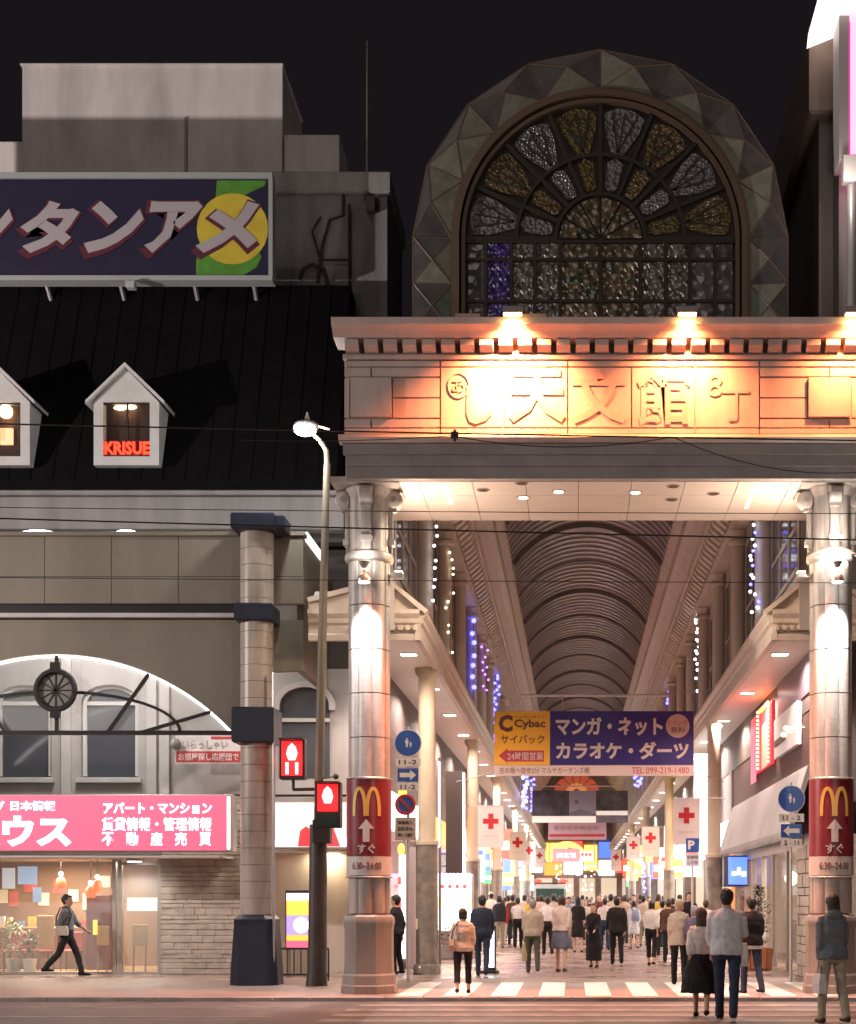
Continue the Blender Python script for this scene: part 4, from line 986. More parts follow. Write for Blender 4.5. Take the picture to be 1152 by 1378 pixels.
for i, kk in enumerate((0, 3, 6, 10, 14)): arcade_column(-3.08, YP[kk], 'cream and marble column, %s in the row left of the arcade walkway' % ordn[i])
for i, kk in enumerate((2, 6, 10, 14)): arcade_column(3.84, YP[kk], 'cream and marble column, %s in the row right of the arcade walkway' % ordn[i])
# strings of small lights hung on the pilasters
LB = glow('led_blue', (.10, .10, 1.0), 7, sample=False); LWH = glow('led_white', (.85, .9, 1.0), 6, sample=False); LWM = glow('led_warm', (1, .85, .55), 5, sample=False); LVI = glow('led_violet', (.35, .12, .8), 5, sample=False)
def light_string(pts, n, m, r, lab, jit=.05, m2=None, wire=True):
    (x0, y0), (x1, y1), Y = pts
    o = empty('light_string', at(x1, y1, Y), lab, 'lights', 'strings of small lights')
    mb = MB(); mb2 = MB()
    for i in range(n):
        t = (i + .5) / n; p = at(x0 + (x1 - x0) * t, y0 + (y1 - y0) * t, Y) + Vector((random.uniform(-jit, jit), random.uniform(-jit, jit) * .5, random.uniform(-.06, .06)))
        (mb2 if m2 and i % 3 == 1 else mb).ball(p, r, 6, 4)
    tag(mb.build('bulbs', m, o), kind='stuff')
    if mb2.v: tag(mb2.build('bulbs', m2, o), kind='stuff')
    MB().tube([at(x0, y0, Y) + Vector((0, .05, .1)), at(x1, y1, Y) + Vector((0, .05, -.1))], .008, 4).build('wire', LEAD, o)
random.seed(5)
light_string(((587, 704), (584, 812), 31.0), 8, LWH, .032, 'sparse white light string on the pilaster nearest the left gate column', .03)
light_string(((604, 735), (606, 880), 35.8), 13, LWM, .03, 'dotted warm white light string second from the left gate column', .10)
light_string(((637, 828), (637, 935), 45.2), 7, LB, .075, 'large blue light string left above the yellow and blue banner', .03)
light_string(((652, 868), (655, 930), 50.0), 10, LVI, .04, 'faint violet light string left of the vault', .12)
light_string(((667, 908), (664, 1000), 59.0), 26, LB, .06, 'dense blue light string hanging just left of the banner', .16)
light_string(((1013, 703), (1016, 828), 31.0), 16, LWH, .034, 'white and blue double light string nearest the right gate column', .09, LB)
light_string(((940, 822), (941, 945), 46.5), 24, LWH, .045, 'white light string right above the banner', .12)
light_string(((900, 905), (899, 955), 62.0), 9, LB, .07, 'short blue light string above the right end of the banner', .12)
light_string(((707, 1045), (706, 1088), 75.0), 22, LB, .085, 'blue light string below the left end of the banner', .12, LWH)
light_string(((717, 1048), (716, 1092), 84.0), 16, LB, .08, 'second small blue light string below the banner, beside the landscape poster', .10)
light_string(((858, 1040), (860, 1058), 80.0), 10, LB, .09, 'tiny blue light cluster under the right half of the banner', .2)
light_string(((867, 1160), (867, 1200), 70.0), 14, LB, .06, 'low blue light string among the right shops', .05)
# ---------------------------------------------------------------- shops along the arcade
random.seed(21)
SHW = [glow('shop_glow_white', (1, .93, .88), 4.5), glow('shop_glow_warm', (1, .80, .58), 3), glow('shop_glow_pink', (1, .62, .72), 1.8), glow('shop_glow_cool', (.85, .9, 1), 4)]
SIGNC = [glow('sg_white', (1, .97, .95), 2.2), glow('sg_yellow', (1, .70, .12), 1.8), glow('sg_red', (1, .08, .05), 1.6), glow('sg_blue', (.08, .18, .9), 1.6), glow('sg_green', (.1, .6, .25), 1.3), glow('sg_orange', (1, .34, .06), 1.6)]
WARES = [mat('ware%d' % i, c, .6) for i, c in enumerate(((.5, .1, .08), (.08, .15, .4), (.6, .45, .1), (.55, .5, .48), (.1, .3, .15), (.05, .05, .06), (.5, .25, .3)))]
PIER = mat('shop_pier', (.14, .105, .09), .4, var=.25)
def shop_unit(s, y0, y1, lab, gl, sign, ztop=5.3, zsign=(3.1, 3.9), glaz=True, wares=8, blade=None):
    X = -4.0 if s < 0 else 4.65; d = 1 if s < 0 else -1          # d: direction out into the arcade
    o = empty('arcade_shop', (X, (y0 + y1) / 2, 0), lab, 'shop', 'shops along the arcade')
    bx = lambda nm, m, a, b, c, e, f, g, bev=0: MB().box(*sorted((X + d * a, X + d * b)), c, e, f, g, bev).build(nm, m, o)
    bx('pier', PIER, -.4, .05, y0 + .02, y0 + .5, 0, ztop); bx('pier', PIER, -.4, .05, y1 - .4, y1 - .02, 0, ztop)
    bx('upper_front', PIER, -.3, -.0, y0 + .5, y1 - .4, zsign[1], ztop)
    bx('back_wall', SHW[gl], -2.6, -2.5, y0 + .5, y1 - .4, 0, zsign[0]); bx('ceiling', CREAMC, -2.5, -.05, y0 + .5, y1 - .4, zsign[0] - .02, zsign[0] + .05)  # back wall itself glows, standing in for a lit interior
    for yy in (y0 + .45, y1 - .45): bx('side_panel', BEIGE, -2.5, -.41, yy, yy + .05, 0, zsign[0] - .03)
    f = bx('fascia_sign', SIGNC[sign], -.2, .10, y0 + .5, y1 - .4, zsign[0] + .06, zsign[1] - .01, .01)
    for i in range(wares):
        yy = random.uniform(y0 + .8, y1 - .9); dd = random.uniform(-1.8, -.5); h = random.uniform(.7, 1.7)
        wv = bx('display_rack', random.choice(WARES), dd - .35, dd, yy, yy + random.uniform(.4, .9), 0, h, .02)
    if glaz:
        bx('glazing', GLASS, -.08, -.07, y0 + .5, y1 - .4, .1, zsign[0] - .03)
        for yy in (y0 + .5, (y0 + y1) / 2, y1 - .45): bx('mullion', ALU, -.11, -.03, yy, yy + .05, 0, zsign[0] - .03)
    if blade:
        col, z0, z1, yb, w = blade
        q = bx('blade_sign', SIGNC[col], .12, .12 + w, yb, yb + .18, z0, z1, .01)
        bx('blade_bracket', GREYM, .0, .12, yb + .05, yb + .12, (z0 + z1) / 2, (z0 + z1) / 2 + .05)
    return o
L = [(31.4, 40.0, 'tiled corner shop on the left behind the first arcade column', 2, 0, None),
     (40.1, 49.5, 'bright shop on the left behind the first red cross flag', 0, 5, (3, 2.6, 3.3, 46.0, .5)),
     (49.6, 60.0, 'warm lit shop on the left beside the second red cross flag', 1, 2, (0, 2.2, 4.2, 56, .5)),
     (60.1, 72.0, 'left shop with yellow sign beyond the second red cross flag', 1, 1, (5, 2.4, 3.6, 66, .5)),
     (72.1, 88.0, 'far left shop beside the parked van', 0, 0, (3, 2.0, 4.0, 80, .5)),
     (88.1, 108.0, 'far left white shop beyond the parked van', 3, 0, None),
     (108.1, 130.0, 'farthest shop row on the left of the arcade', 0, 1, None)]
Rr = [(43.3, 52.0, 'bright white shop on the right behind the blue parking sign', 0, 0, (0, 3.1, 6.1, 46.5, .75)),
      (52.1, 62.0, 'glaring white shop on the right beyond the first red cross flag', 0, 1, (1, 4.3, 5.2, 58, .5)),
      (62.1, 74.0, 'white shop on the right beside the small red cross flags', 0, 0, (0, 3.2, 4.8, 66, .5)),
      (74.1, 90.0, 'far right shop with cool light', 3, 0, (3, 2.6, 4.2, 80, .5)),
      (90.1, 110.0, 'far right shop with warm light', 0, 5, None),
      (110.1, 132.0, 'farthest shop row on the right of the arcade', 3, 2, None)]
for (a, b, lab, gl, sg, bl) in L: shop_unit(-1, a, b, lab, gl, sg, blade=bl, wares=7)
for (a, b, lab, gl, sg, bl) in Rr: shop_unit(1, a, b, lab, gl, sg, blade=bl, wares=7, glaz=False)

# right corner shop with grey awning
XR = 4.65
rc = empty('awning_shop', (XR, 36, 0), 'corner shop on the right with a grey awning, glass door and stone pillar', 'shop')
B('upper_wall', mat('maroon_wall', (.085, .042, .035), .6, var=.2), rc, XR, XR + .3, 28.9, 43.2, 2.85, 6.6)
B('dark_corner', mat('dark_panel', (.11, .09, .11), .3), rc, XR - .05, XR + .28, 28.7, 33.5, 5.62, 6.4)
AWN = mat('awning_grey', (.36, .345, .35), .6, var=.1, vscale=3)
aw = MB().prism_y([(XR - .02, 4.22), (XR - .02, 4.1), (XR - .40, 2.87), (XR - .47, 2.87), (XR - .47, 2.93), (XR - .10, 4.17)], 28.9, 42.6).build('awning', AWN, rc)
val = None; y = 28.9
while y < 42.5:
    if val is None: val = MB().add([(XR - .47, y, 2.87), (XR - .47, y + .22, 2.87), (XR - .47, y + .16, 2.74), (XR - .47, y + .06, 2.74), (XR - .45, y, 2.87), (XR - .45, y + .22, 2.87), (XR - .45, y + .16, 2.74), (XR - .45, y + .06, 2.74)], [(0, 1, 2, 3), (7, 6, 5, 4), (3, 2, 6, 7), (0, 3, 7, 4), (1, 5, 6, 2)]).build('valance_scallop', AWN, aw); yv = y
    else: c = val.copy(); COL.objects.link(c); c.location.y = val.location.y + y - yv
    y += .235
B('lintel', ALU, rc, XR - .05, XR + .2, 28.9, 42.6, 2.6, 2.84)
for y in (30.6, 32.2, 34.5, 36.4, 38.4, 42.4): B('mullion', ALU, rc, XR - .04, XR + .08, y, y + .10, 0, 2.72)
for a, b in ((30.7, 32.2), (32.3, 34.5), (34.6, 36.4), (36.5, 38.4), (38.5, 42.4)): B('pane', GLASS, rc, XR + .01, XR + .02, a, b, .06, 2.70)
B('room_back', glow('awning_room', (1, .78, .58), .55), rc, XR + 3.0, XR + 3.1, 29.2, 43.0, 0, 2.9); B('room_ceiling', CREAMC, rc, XR + .25, XR + 3.0, 29.2, 43, 2.78, 2.86)  # rear wall glows so the room looks lit
B('room_end', BEIGE, rc, XR + .3, XR + 3, 43.0, 43.1, 0, 2.78)
B('room_end', BEIGE, rc, XR + .3, XR + 3, 29.0, 29.1, 0, 2.78)
B('counter', BROWN, rc, XR + 1.2, XR + 1.8, 34, 40, 0, 1.0, .02)
lamp('AREA', (XR + 1.2, 35, 2.7), 90, (1, .80, .6), 1.6, (XR + 1.2, 35, 0), parent=rc)
PST = mat('pillar_stone', (.42, .36, .30), .8, var=.2, vscale=4, bump=.5, bscale=10)
sp_ = B('stone_pillar', JOINT, rc, XR - .02, XR + .35, 28.95, 30.55, 0, 2.9)
z = 0
while z < 2.85:
    h = random.choice((.16, .22, .28)); y = 28.95
    while y < 30.5:
        w = min(random.uniform(.25, .6), 30.55 - y); d_ = random.uniform(.02, .06)
        if w > .06: B('stone', PST, sp_, XR - .02 - d_, XR - .018, y + .008, y + w - .008, z + .008, min(z + h, 2.88) - .008, .012)
        y += w
    z += h
B('blue_screen_body', mat('screen_navy', (.02, .035, .12), .3), rc, XR - .55, XR - .02, 39.5, 42.4, 1.9, 2.72)
B('blue_screen', glow('screen_blue', (.10, .22, 1.0), 1.5), rc, XR - .54, XR - .04, 39.46, 39.495, 1.95, 2.68)
[B('screen_block', glow('screen_text', (.7, .85, 1), 1.6), rc, XR - .50 + a, XR - .50 + a + w, 39.44, 39.455, z, z + h) for a, w, z, h in ((.05, .12, 2.18, .12), (.19, .1, 2.2, .2), (.31, .12, 2.16, .14))]
B('orange_strip', glow('orange_strip', (1, .30, .10), 1.0), rc, XR - .12, XR - .01, 42.65, 43.2, .8, 3.3)
# pink neon arch panel above the awning
ne = empty('neon_panel', (XR - .1, 36.2, 4.3), 'pink panel edged with red light bulbs above the grey awning', 'sign')
B('panel', glow('neon_pink', (1, .03, .07), .40), ne, XR - .09, XR - .02, 34.2, 38.2, 4.7, 6.15)
B('panel_face', glow('neon_pale', (1, .22, .35), .5), ne, XR - .11, XR - .092, 37.1, 38.1, 4.5, 5.9)
B('panel_face', glow('neon_cream', (1, .42, .28), .32), ne, XR - .11, XR - .092, 34.9, 35.9, 4.7, 5.75)
mb = MB()
for yy in (34.35, 36.3):
    for i in range(15): mb.ball((XR - .16, yy, 4.75 + i * .098), .032, 6, 4)
tag(mb.build('bulbs', glow('bulb_red', (1, .25, .15), 9, sample=False), ne), kind='stuff')
B('red_tube', glow('tube_red', (1, .05, .03), 3), ne, XR - .13, XR - .112, 34.28, 34.42, 4.7, 6.12); B('red_tube', glow('tube_red', (1, .05, .03), 3), ne, XR - .13, XR - .112, 36.23, 36.37, 4.7, 6.12)
B('orange_tube', glow('tube_orange', (1, .3, .05), 6), ne, XR - .16, XR - .112, 34.5, 36.2, 6.08, 6.15)
# white wall box with small lamps beside it
wb = empty('white_wall_box', (XR - .05, 32, 4.75), 'white board with dark lettering between the neon panel and the right column', 'sign')
B('board', mat('white_board', (.62, .6, .62), .5), wb, XR - .12, XR - .022, 30.2, 33.6, 4.72, 5.6); B('dark_strip', HOLE, wb, XR - .13, XR - .122, 31.8, 33.5, 4.98, 5.12)
gl_ = empty('gold_lamps', (XR - .3, 29.8, 4.85), 'small cluster of gold lamps above the right round sign', 'lamp')
for i, (yy, zz) in enumerate(((29.7, 4.95), (30.0, 5.02), (30.4, 4.93))):
    MB().ball((XR - .35, yy, zz), .07, 10, 6, (1, 1, .7)).build('shade', glow('gold_shade', (1, .62, .25), 3), gl_, True)
    MB().tube([(XR - .35, yy, zz), (XR - .02, yy, zz + .06)], .012, 5).build('arm', LAMPM, gl_)
# plant and hanging globe by the right door
X, Yq = XR - .55, 33.0
o = empty('planter', (X, Yq, 0), 'bushy plant in a square wooden planter beside the right glass door', 'plant')
MB().rings([[(X + a * s, Yq + b * s, z) for a, b in ((-1, -1), (1, -1), (1, 1), (-1, 1))] for s, z in ((.24, 0), (.30, .48), (.26, .48), (.24, .40))]).build('box', mat('planter_wood', (.34, .12, .05), .6, var=.2, vscale=6), o)
for i in range(5): B('slat', mat('planter_wood', (.34, .12, .05), .6), o, X - .27 + .12 * i - .05, X - .27 + .12 * i + .05, Yq - .315, Yq - .29, .02, .47, .006)
MB().tube([(X, Yq, .4), (X + .03, Yq, .8), (X, Yq, 1.5)], [.035, .03, .015], 7).build('stem', BROWN, o, True)
leafy(o, X, Yq, .5, 1.35, .62, 420, mat('leaf_dark', (.05, .075, .035), .5, var=.35, vscale=9), size=.13)
MB().ball((X + .1, Yq - .25, .72), .13, 10, 7).build('white_flower', POTW, o, True)
gb = empty('globe_lamp', (XR + .5, 35.5, 2.2), 'glowing round globe lamp seen through the right glass door', 'lamp')
MB().ball((XR + .45, 34.8, 2.05), .16, 14, 10).build('globe', glow('globe_warm', (1, .82, .5), 6), gb, True); MB().tube([(XR + .45, 34.8, 2.2), (XR + .45, 34.8, 2.78)], .01, 5).build('cord', LEAD, gb)

# ---------------------------------------------------------------- right tall building, pink vertical sign
DB = mat('dark_building', (.21, .175, .165), .7, var=.15, vscale=.8, stain=.2)
rb = empty('dark_tall_building', (8, 29, 0), 'tall dark building receding along the right edge above the gate', 'building')
B('wall', DB, rb, 4.72, 15, 28.6, 80, 6.7, 17.2); B('parapet', mat('parapet_brown', (.30, .22, .18), .7, var=.12), rb, 4.5, 15, 28.4, 80.2, 16.6, 18.3, .05)
B('front_wall', DB, rb, 5.4, 15, 27.9, 28.4, 3, 18.0)
B('corner_pier', mat('pier_grey', (.36, .33, .31), .6), rb, 4.98, 5.38, 27.9, 28.39, 6.7, 18.0)
yv_ = 27.3
vsg = empty('vertical_sign', at(1150, 440, yv_), 'tall glowing pink vertical sign at the top right edge', 'sign')
B('case', mat('sign_case', (.55, .50, .50), .5), vsg, XP(1129, yv_), XP(1143, yv_), yv_ - .02, yv_ + .6, ZP(216, yv_), ZP(20, yv_), .02)
B('face', glow('vsign_pink', (1, .30, .50), 2.0), vsg, XP(1143.3, yv_), XP(1260, yv_), yv_, yv_ + .55, ZP(222, yv_), ZP(12, yv_))
B('edge_strip', glow('vsign_magenta', (.8, .02, .25), 1.2), vsg, XP(1142.2, yv_), XP(1144, yv_), yv_ - .026, yv_ - .002, ZP(222, yv_), ZP(30, yv_))
MB().prism_y([(XP(1096, yv_), ZP(28, yv_)), (XP(1098, yv_), ZP(8, yv_)), (XP(1116, yv_), ZP(-12, yv_)), (XP(1270, yv_), ZP(-14, yv_)), (XP(1270, yv_), ZP(12, yv_)), (XP(1140, yv_), ZP(10, yv_))], yv_ - .2, yv_ + .9).build('lit_cap', glow('cap_white', (1, .9, .85), 1.5), vsg)
B('junction_box', mat('box_white', (.75, .72, .68), .5), vsg, XP(1132, yv_), XP(1150, yv_), yv_ - .25, yv_ - .03, ZP(252, yv_), ZP(216, yv_), .02)
MB().tube([at(1146, 250, yv_ - .1), at(1146, 470, yv_ - .1)], .085, 10).build('pole', mat('sign_pole', (.45, .45, .43), .4, metal=.4), vsg, True)
lamp('POINT', at(1136, 240, yv_ - .7), 14, (1, .85, .78), .1, parent=vsg)

# ---------------------------------------------------------------- shop fronts between the pillar and the left column
yk_ = 30.55
ws = empty('lit_menu_sign', at(420, 1140, yk_), 'white backlit sign with red shapes between the blue-banded pillar and the left column', 'sign')
B('case', ALU, ws, XP(360, yk_), XP(500, yk_), yk_ + .02, yk_ + .25, ZP(1142, yk_), ZP(1072, yk_), .01)
B('face', glow('menu_face', (.75, .73, .70), .9), ws, XP(362, yk_), XP(498, yk_), yk_, yk_ + .018, ZP(1140, yk_), ZP(1080, yk_))
def wp(pts): return [(XP(a, yk_), ZP(b, yk_)) for a, b in pts]
RS = glow('menu_red', (.9, .03, .04), .9); WS2 = glow('menu_white', (1, .98, .96), 1.8)
MB().prism_y(wp([(401, 1139), (404, 1118), (412, 1112), (420, 1118), (428, 1139)]), yk_ - .006, yk_ - .002).build('red_shape', RS, ws)
MB().prism_y(wp([(436, 1139), (438, 1118), (448, 1112), (458, 1139)]), yk_ - .006, yk_ - .002).build('red_shape', RS, ws)
MB().prism_y(wp([(459, 1139), (450, 1112), (458, 1112), (470, 1139)]), yk_ - .006, yk_ - .002).build('white_shape', WS2, ws)
MB().prism_y(wp([(363, 1139), (363, 1130), (400, 1133), (400, 1139)]), yk_ - .006, yk_ - .002).build('white_shape', WS2, ws)
sf2 = empty('side_shop_front', (XP(420, YB), YB, 0), 'brown shop entrance under the white backlit sign', 'shop')
B('wall', mat('tan_wall', (.40, .31, .22), .6, var=.1), sf2, XP(336, YB), -4.5, YB + 1.6, YB + 1.7, 0, zb_(1070)); B('jamb', mat('tan_wall', (.40, .31, .22), .6), sf2, -4.5, -4.03, YB, YB + 1.7, 0, zb_(1070) - .01)
B('ceiling', CREAMC, sf2, XP(336, YB), -4.51, YB + .05, YB + 1.6, zb_(1146), zb_(1142)); B('wall_poster', glow('pale_blue_poster', (.45, .6, .85), .8), sf2, XP(441, YB + 1.5), XP(453, YB + 1.5), YB + 1.5, YB + 1.55, ZP(1228, YB + 1.5), ZP(1178, YB + 1.5))
lamp('AREA', (-5.3, YB + .8, zb_(1147)), 22, (1, .80, .55), .6, (-5.3, YB + .8, 0), parent=sf2)
ybd = 29.8
ds = empty('display_stand', (XP(402, ybd), ybd, 0), 'glowing stand poster with orange and violet bands on the sidewalk behind the signal pole', 'sign')
ca = at(402, 1238, ybd)
B('case', mat('stand_black', (.03, .03, .03), .4), ds, ca.x - .27, ca.x + .27, ybd + .01, ybd + .16, ZP(1278, ybd), ZP(1198, ybd), .01)
for nm, c, s, a, b in (('poster_band', (1, .95, 1), 1.6, 1212, 1202), ('poster_band', (1, .45, .06), 1.6, 1232, 1212.3), ('poster_band', (.35, .25, .95), 1.4, 1258, 1232.3), ('poster_band', (1, .42, .05), 1.5, 1266, 1258.3), ('poster_band', (.95, .1, .2), 1.3, 1275, 1266.3)):
    B(nm, glow('stand_%d' % a, c, s), ds, ca.x - .245, ca.x + .245, ybd, ybd + .008, ZP(a, ybd), ZP(b, ybd))
MB().ball((ca.x + .05, ybd - .01, ZP(1245, ybd)), .16, 10, 6, (1, .06, 1)).build('poster_motif', glow('motif_white', (1, .95, 1), 1.8), ds)
for xx in (ca.x - .2, ca.x + .2): B('foot', GREYM, ds, xx - .04, xx + .04, ybd - .15, ybd + .3, 0, .05); 
for xx in (ca.x - .2, ca.x + .2): B('post', GREYM, ds, xx - .02, xx + .02, ybd + .04, ybd + .10, .05, ZP(1278, ybd))
yr = 28.6
rl = empty('railing', (XP(405, yr), yr, 0), 'low dark metal railing on the sidewalk between the pillar and the signal pole', 'railing')
x0, x1 = XP(368, yr), XP(442, yr)
for zz in (.12, .62): MB().tube([(x0, yr, zz), (x1, yr, zz)], .022, 6).build('rail', DARKM, rl)
for i in range(9): x = x0 + (x1 - x0) * i / 8; MB().tube([(x, yr, 0 if i in (0, 8) else .12), (x, yr, .62)], .018 if i in (0, 8) else .012, 6).build('baluster', DARKM, rl)
# left corner: vertical lit strip sign, glowing display, planter bed
yv2 = 33.4
vs2 = empty('vertical_strip_sign', (XP(541, yv2), yv2, 0), 'narrow white and red glowing strip sign just right of the left gate column', 'sign')
B('strip', glow('strip_white', (1, .93, .9), 2.4), vs2, XP(537, yv2), XP(545, yv2), yv2, yv2 + .1, ZP(1290, yv2), ZP(1150, yv2))
for a, b in ((1190, 1180), (1226, 1210), (1256, 1244)): B('red_mark', SIGNC[2], vs2, XP(535.5, yv2), XP(540, yv2), yv2 - .02, yv2 - .002, ZP(a, yv2), ZP(b, yv2))
B('backing', mat('strip_back', (.5, .42, .45), .5), vs2, XP(546, yv2), XP(560, yv2), yv2 + .02, yv2 + .2, 0, ZP(1140, yv2))
B('post', GREYM, vs2, XP(536, yv2), XP(546, yv2), yv2 + .11, yv2 + .2, 0, ZP(1140, yv2))
ydp = 40.2
dp = empty('glowing_poster_case', (XP(611, ydp), ydp, 0), 'overexposed pink and yellow glowing poster case left of the walkway', 'sign')
x0, x1 = XP(588, ydp), XP(634, ydp)
B('case', mat('case_grey', (.4, .38, .38), .4), dp, x0 - .05, x1 + .05, ydp + .02, ydp + .3, ZP(1256, ydp), ZP(1176, ydp), .02)
for nm, c, s, a, b in (('poster', (1, .93, .7), 3.5, 1252, 1222), ('poster', (1, .88, .3), 2.5, 1221.6, 1208), ('poster', (1, .85, .92), 3.5, 1207.6, 1180)):
    B(nm, glow('case_%d' % b, c, s), dp, x0, x1, ydp, ydp + .018, ZP(a, ydp), ZP(b, ydp))
mb = MB()
for i in range(9): mb.ball((x0 + (x1 - x0) * (i + .5) / 9, ydp - .02, ZP(1178, ydp)), .06, 8, 5)
tag(mb.build('bulbs', glow('bulb_pink', (1, .55, .95), 6, sample=False), dp), kind='stuff')
for i in range(4): MB().ball((x0 + .15 + i * .2, ydp - .006, ZP(1193, ydp)), .06, 8, 6, (1, .1, 1)).build('red_emblem', SIGNC[2], dp)
B('leg', GREYM, dp, x0 + .05, x0 + .12, ydp + .05, ydp + .2, 0, ZP(1256, ydp)); B('leg', GREYM, dp, x1 - .12, x1 - .05, ydp + .05, ydp + .2, 0, ZP(1256, ydp))
tb = empty('dark_tall_board', (XP(612, 41), 41.2, 0), 'tall dark brown board edged with white light tubes behind the first left column', 'sign')
B('board', mat('board_dark', (.05, .032, .028), .5), tb, XP(600, 41), XP(622, 41), 41.0, 41.2, 2.2, ZP(1038, 41)); B('light_edge', SIGNC[0], tb, XP(623, 41), XP(625.5, 41), 40.96, 41.1, 2.2, ZP(1040, 41))
B('post', GREYM, tb, XP(609, 41), XP(613, 41), 41.05, 41.15, 0, 2.2)
l2 = empty('light_tube', (XP(590, 33), 33.0, 2), 'thin white vertical light tube beside the first left column', 'lamp')
MB().tube([at(591, 1025, 33), at(591, 1140, 33)], .022, 6).build('tube', SIGNC[0], l2); MB().tube([at(592, 1020, 33.05), at(592, 1300, 33.05)], .03, 6).build('post', GREYM, l2)
ypl = 38.6
pb = empty('planter_bed', (XP(590, ypl), ypl, 0), 'long stone planter of reddish brown shrubs under the glowing poster case', 'plant')
x0, x1 = -4.3, XP(634, ypl)
B('trough', STONE2, pb, x0, x1, ypl, ypl + .5, 0, .35, .02)
mb = None
for i in range(9):
    leafy(pb, x0 + .15 + (x1 - x0 - .3) * i / 8, ypl + .2, .25, .62, .5, 90, mat('shrub_brown', (.16, .085, .06), .6, var=.4, vscale=7), name='shrub', size=.10)

rs2 = random.Random(31); sgc = {-1: {}, 1: {}}
nam = ['white', 'yellow', 'red', 'blue', 'green', 'orange']; odl = ['first', 'second', 'third', 'fourth', 'fifth', 'sixth', 'seventh', 'eighth', 'ninth', 'tenth']
for i in range(34):
    s = -1 if i % 2 else 1; Y = 47 + 2.1 * i; X = -3.9 if s < 0 else 4.55; ci = rs2.choice((0, 0, 0, 1, 1, 2, 3, 5, 4)); n_ = sgc[s].get(ci, 0); sgc[s][ci] = n_ + 1
    z0 = rs2.uniform(2.1, 3.6); h_ = rs2.uniform(.5, 1.5); w_ = rs2.uniform(.4, .7); d = -s
    o = empty('blade_sign', (X, Y, z0), 'small lit %s blade sign, %s of its colour on the %s shop row' % (nam[ci], odl[n_], 'left' if s < 0 else 'right'), 'sign', 'small lit blade signs')
    B('face', SIGNC[ci], o, min(X + d * .15, X + d * (.15 + w_)), max(X + d * .15, X + d * (.15 + w_)), Y, Y + .14, z0, z0 + h_, .01)
    B('bracket', GREYM, o, min(X - d * .1, X + d * .15), max(X - d * .1, X + d * .15), Y + .05, Y + .09, z0 + h_ * .5, z0 + h_ * .5 + .05)
    if ci != 0: B('stripe', SIGNC[0], o, min(X + d * .2, X + d * (.1 + w_)), max(X + d * .2, X + d * (.1 + w_)), Y - .012, Y - .003, z0 + h_ * .3, z0 + h_ * .6)
    else: B('stripe', SIGNC[2 + i % 2], o, min(X + d * .2, X + d * (.1 + w_)), max(X + d * .2, X + d * (.1 + w_)), Y - .012, Y - .003, z0 + h_ * .55, z0 + h_ * .7)
# ---------------------------------------------------------------- hanging banners over the walkway
yb = 38.0
bn = empty('hanging_banner', at(800, 1043, yb), 'big yellow and navy blue banner with white characters hung across the arcade', 'banner')
def bp(nm, m, a, b, c, d, y0=yb, y1=yb + .03): return B(nm, m, bn, XP(a, yb), XP(b, yb), y0, y1, ZP(d, yb), ZP(c, yb))
BY = mat('bn_yellow', (.88, .58, .09), .5, var=.05, transl=.45); BNV = mat('bn_navy', (.04, .025, .22), .5, var=.08, transl=.3); BPK = mat('bn_pale', (.80, .68, .64), .5, transl=.45); BLT = mat('bn_letter', (.86, .78, .74), .5, transl=.4); BBR = mat('bn_brown', (.12, .04, .03), .5); BRD = mat('bn_red', (.50, .03, .06), .5)
bp('yellow_panel', BY, 665, 740, 957, 1029.5); bp('navy_panel', BNV, 740.3, 933.5, 957, 1029.5); bp('pale_strip', BPK, 665, 933.5, 1030, 1044)
def bt(s, m, a, b, c, d, bold=.02): text(s, m, bn, at((a + b) / 2, (c + d) / 2, yb - .008), (b - a) * yb / F, (d - c) * yb / F, bold=bold)
bt('マンガ・ネット', BLT, 748, 892, 965, 990, .04); bt('カラオケ・ダーツ', BLT, 748, 927, 998, 1022, .04)
bt('Cybac', BBR, 692, 734, 968, 982, .03); bt('サイバック', BBR, 674, 733, 989, 1001, .02); bt('C', BBR, 671, 690, 962, 985, .05)
bt('インターネット', BBR, 692, 734, 963, 966.5, 0)
MB().prism_y([(XP(a, yb), ZP(b, yb)) for a, b in ((671, 1017), (683, 1007), (683, 1010), (732, 1010), (732, 1025), (683, 1025), (683, 1027.5))], yb - .006, yb - .002).build('red_arrow', BRD, bn)
bt('24時間営業', BLT, 683, 731, 1012, 1023, .01)
MB().prism_y([(at(912, 977, yb).x + 16 * yb / F * math.cos(t), at(912, 977, yb).z + 16 * yb / F * math.sin(t)) for t in [2 * PI * i / 24 for i in range(24)]], yb - .006, yb - .002).build('pink_disc', BPK, bn)
bt('ドリンク', BRD, 899, 925, 969, 976, .0); bt('無料', BBR, 903, 922, 978, 986.5, .0)
for t in TEXTS[-2:]: t[3].y -= .006
bt('左の角へ徒歩2分 マルヤガーデンズ横', BBR, 672, 793, 1032.5, 1041, 0); bt('TEL 099-219-1480', BRD, 850, 927, 1032.5, 1041, 0)
MB().tube([at(700, 936, yb), at(900, 936, yb)], .035, 8).build('pole', TRIMW, bn, True)
for px in (705, 757, 890): MB().tube([at(px, 936, yb), at(px, 957, yb + .03)], .012, 5).build('hanger', TRIMW, bn)
for px, pe in ((700, -3.3), (900, 4.15)): MB().tube([at(px, 936, yb), (pe, yb, ZP(936, yb) + .25)], .012, 5).build('stay_wire', TRIMW, bn)
for px, pe in ((665, -3.0), (933, 3.85)): MB().tube([at(px, 1040, yb), (pe, yb, ZP(1052, yb))], .012, 5).build('stay_wire', GREYM, bn)
yl = 62.0
lb = empty('landscape_poster', at(782, 1108, yl), 'dark blue-grey landscape photo poster hung below the big banner', 'banner')
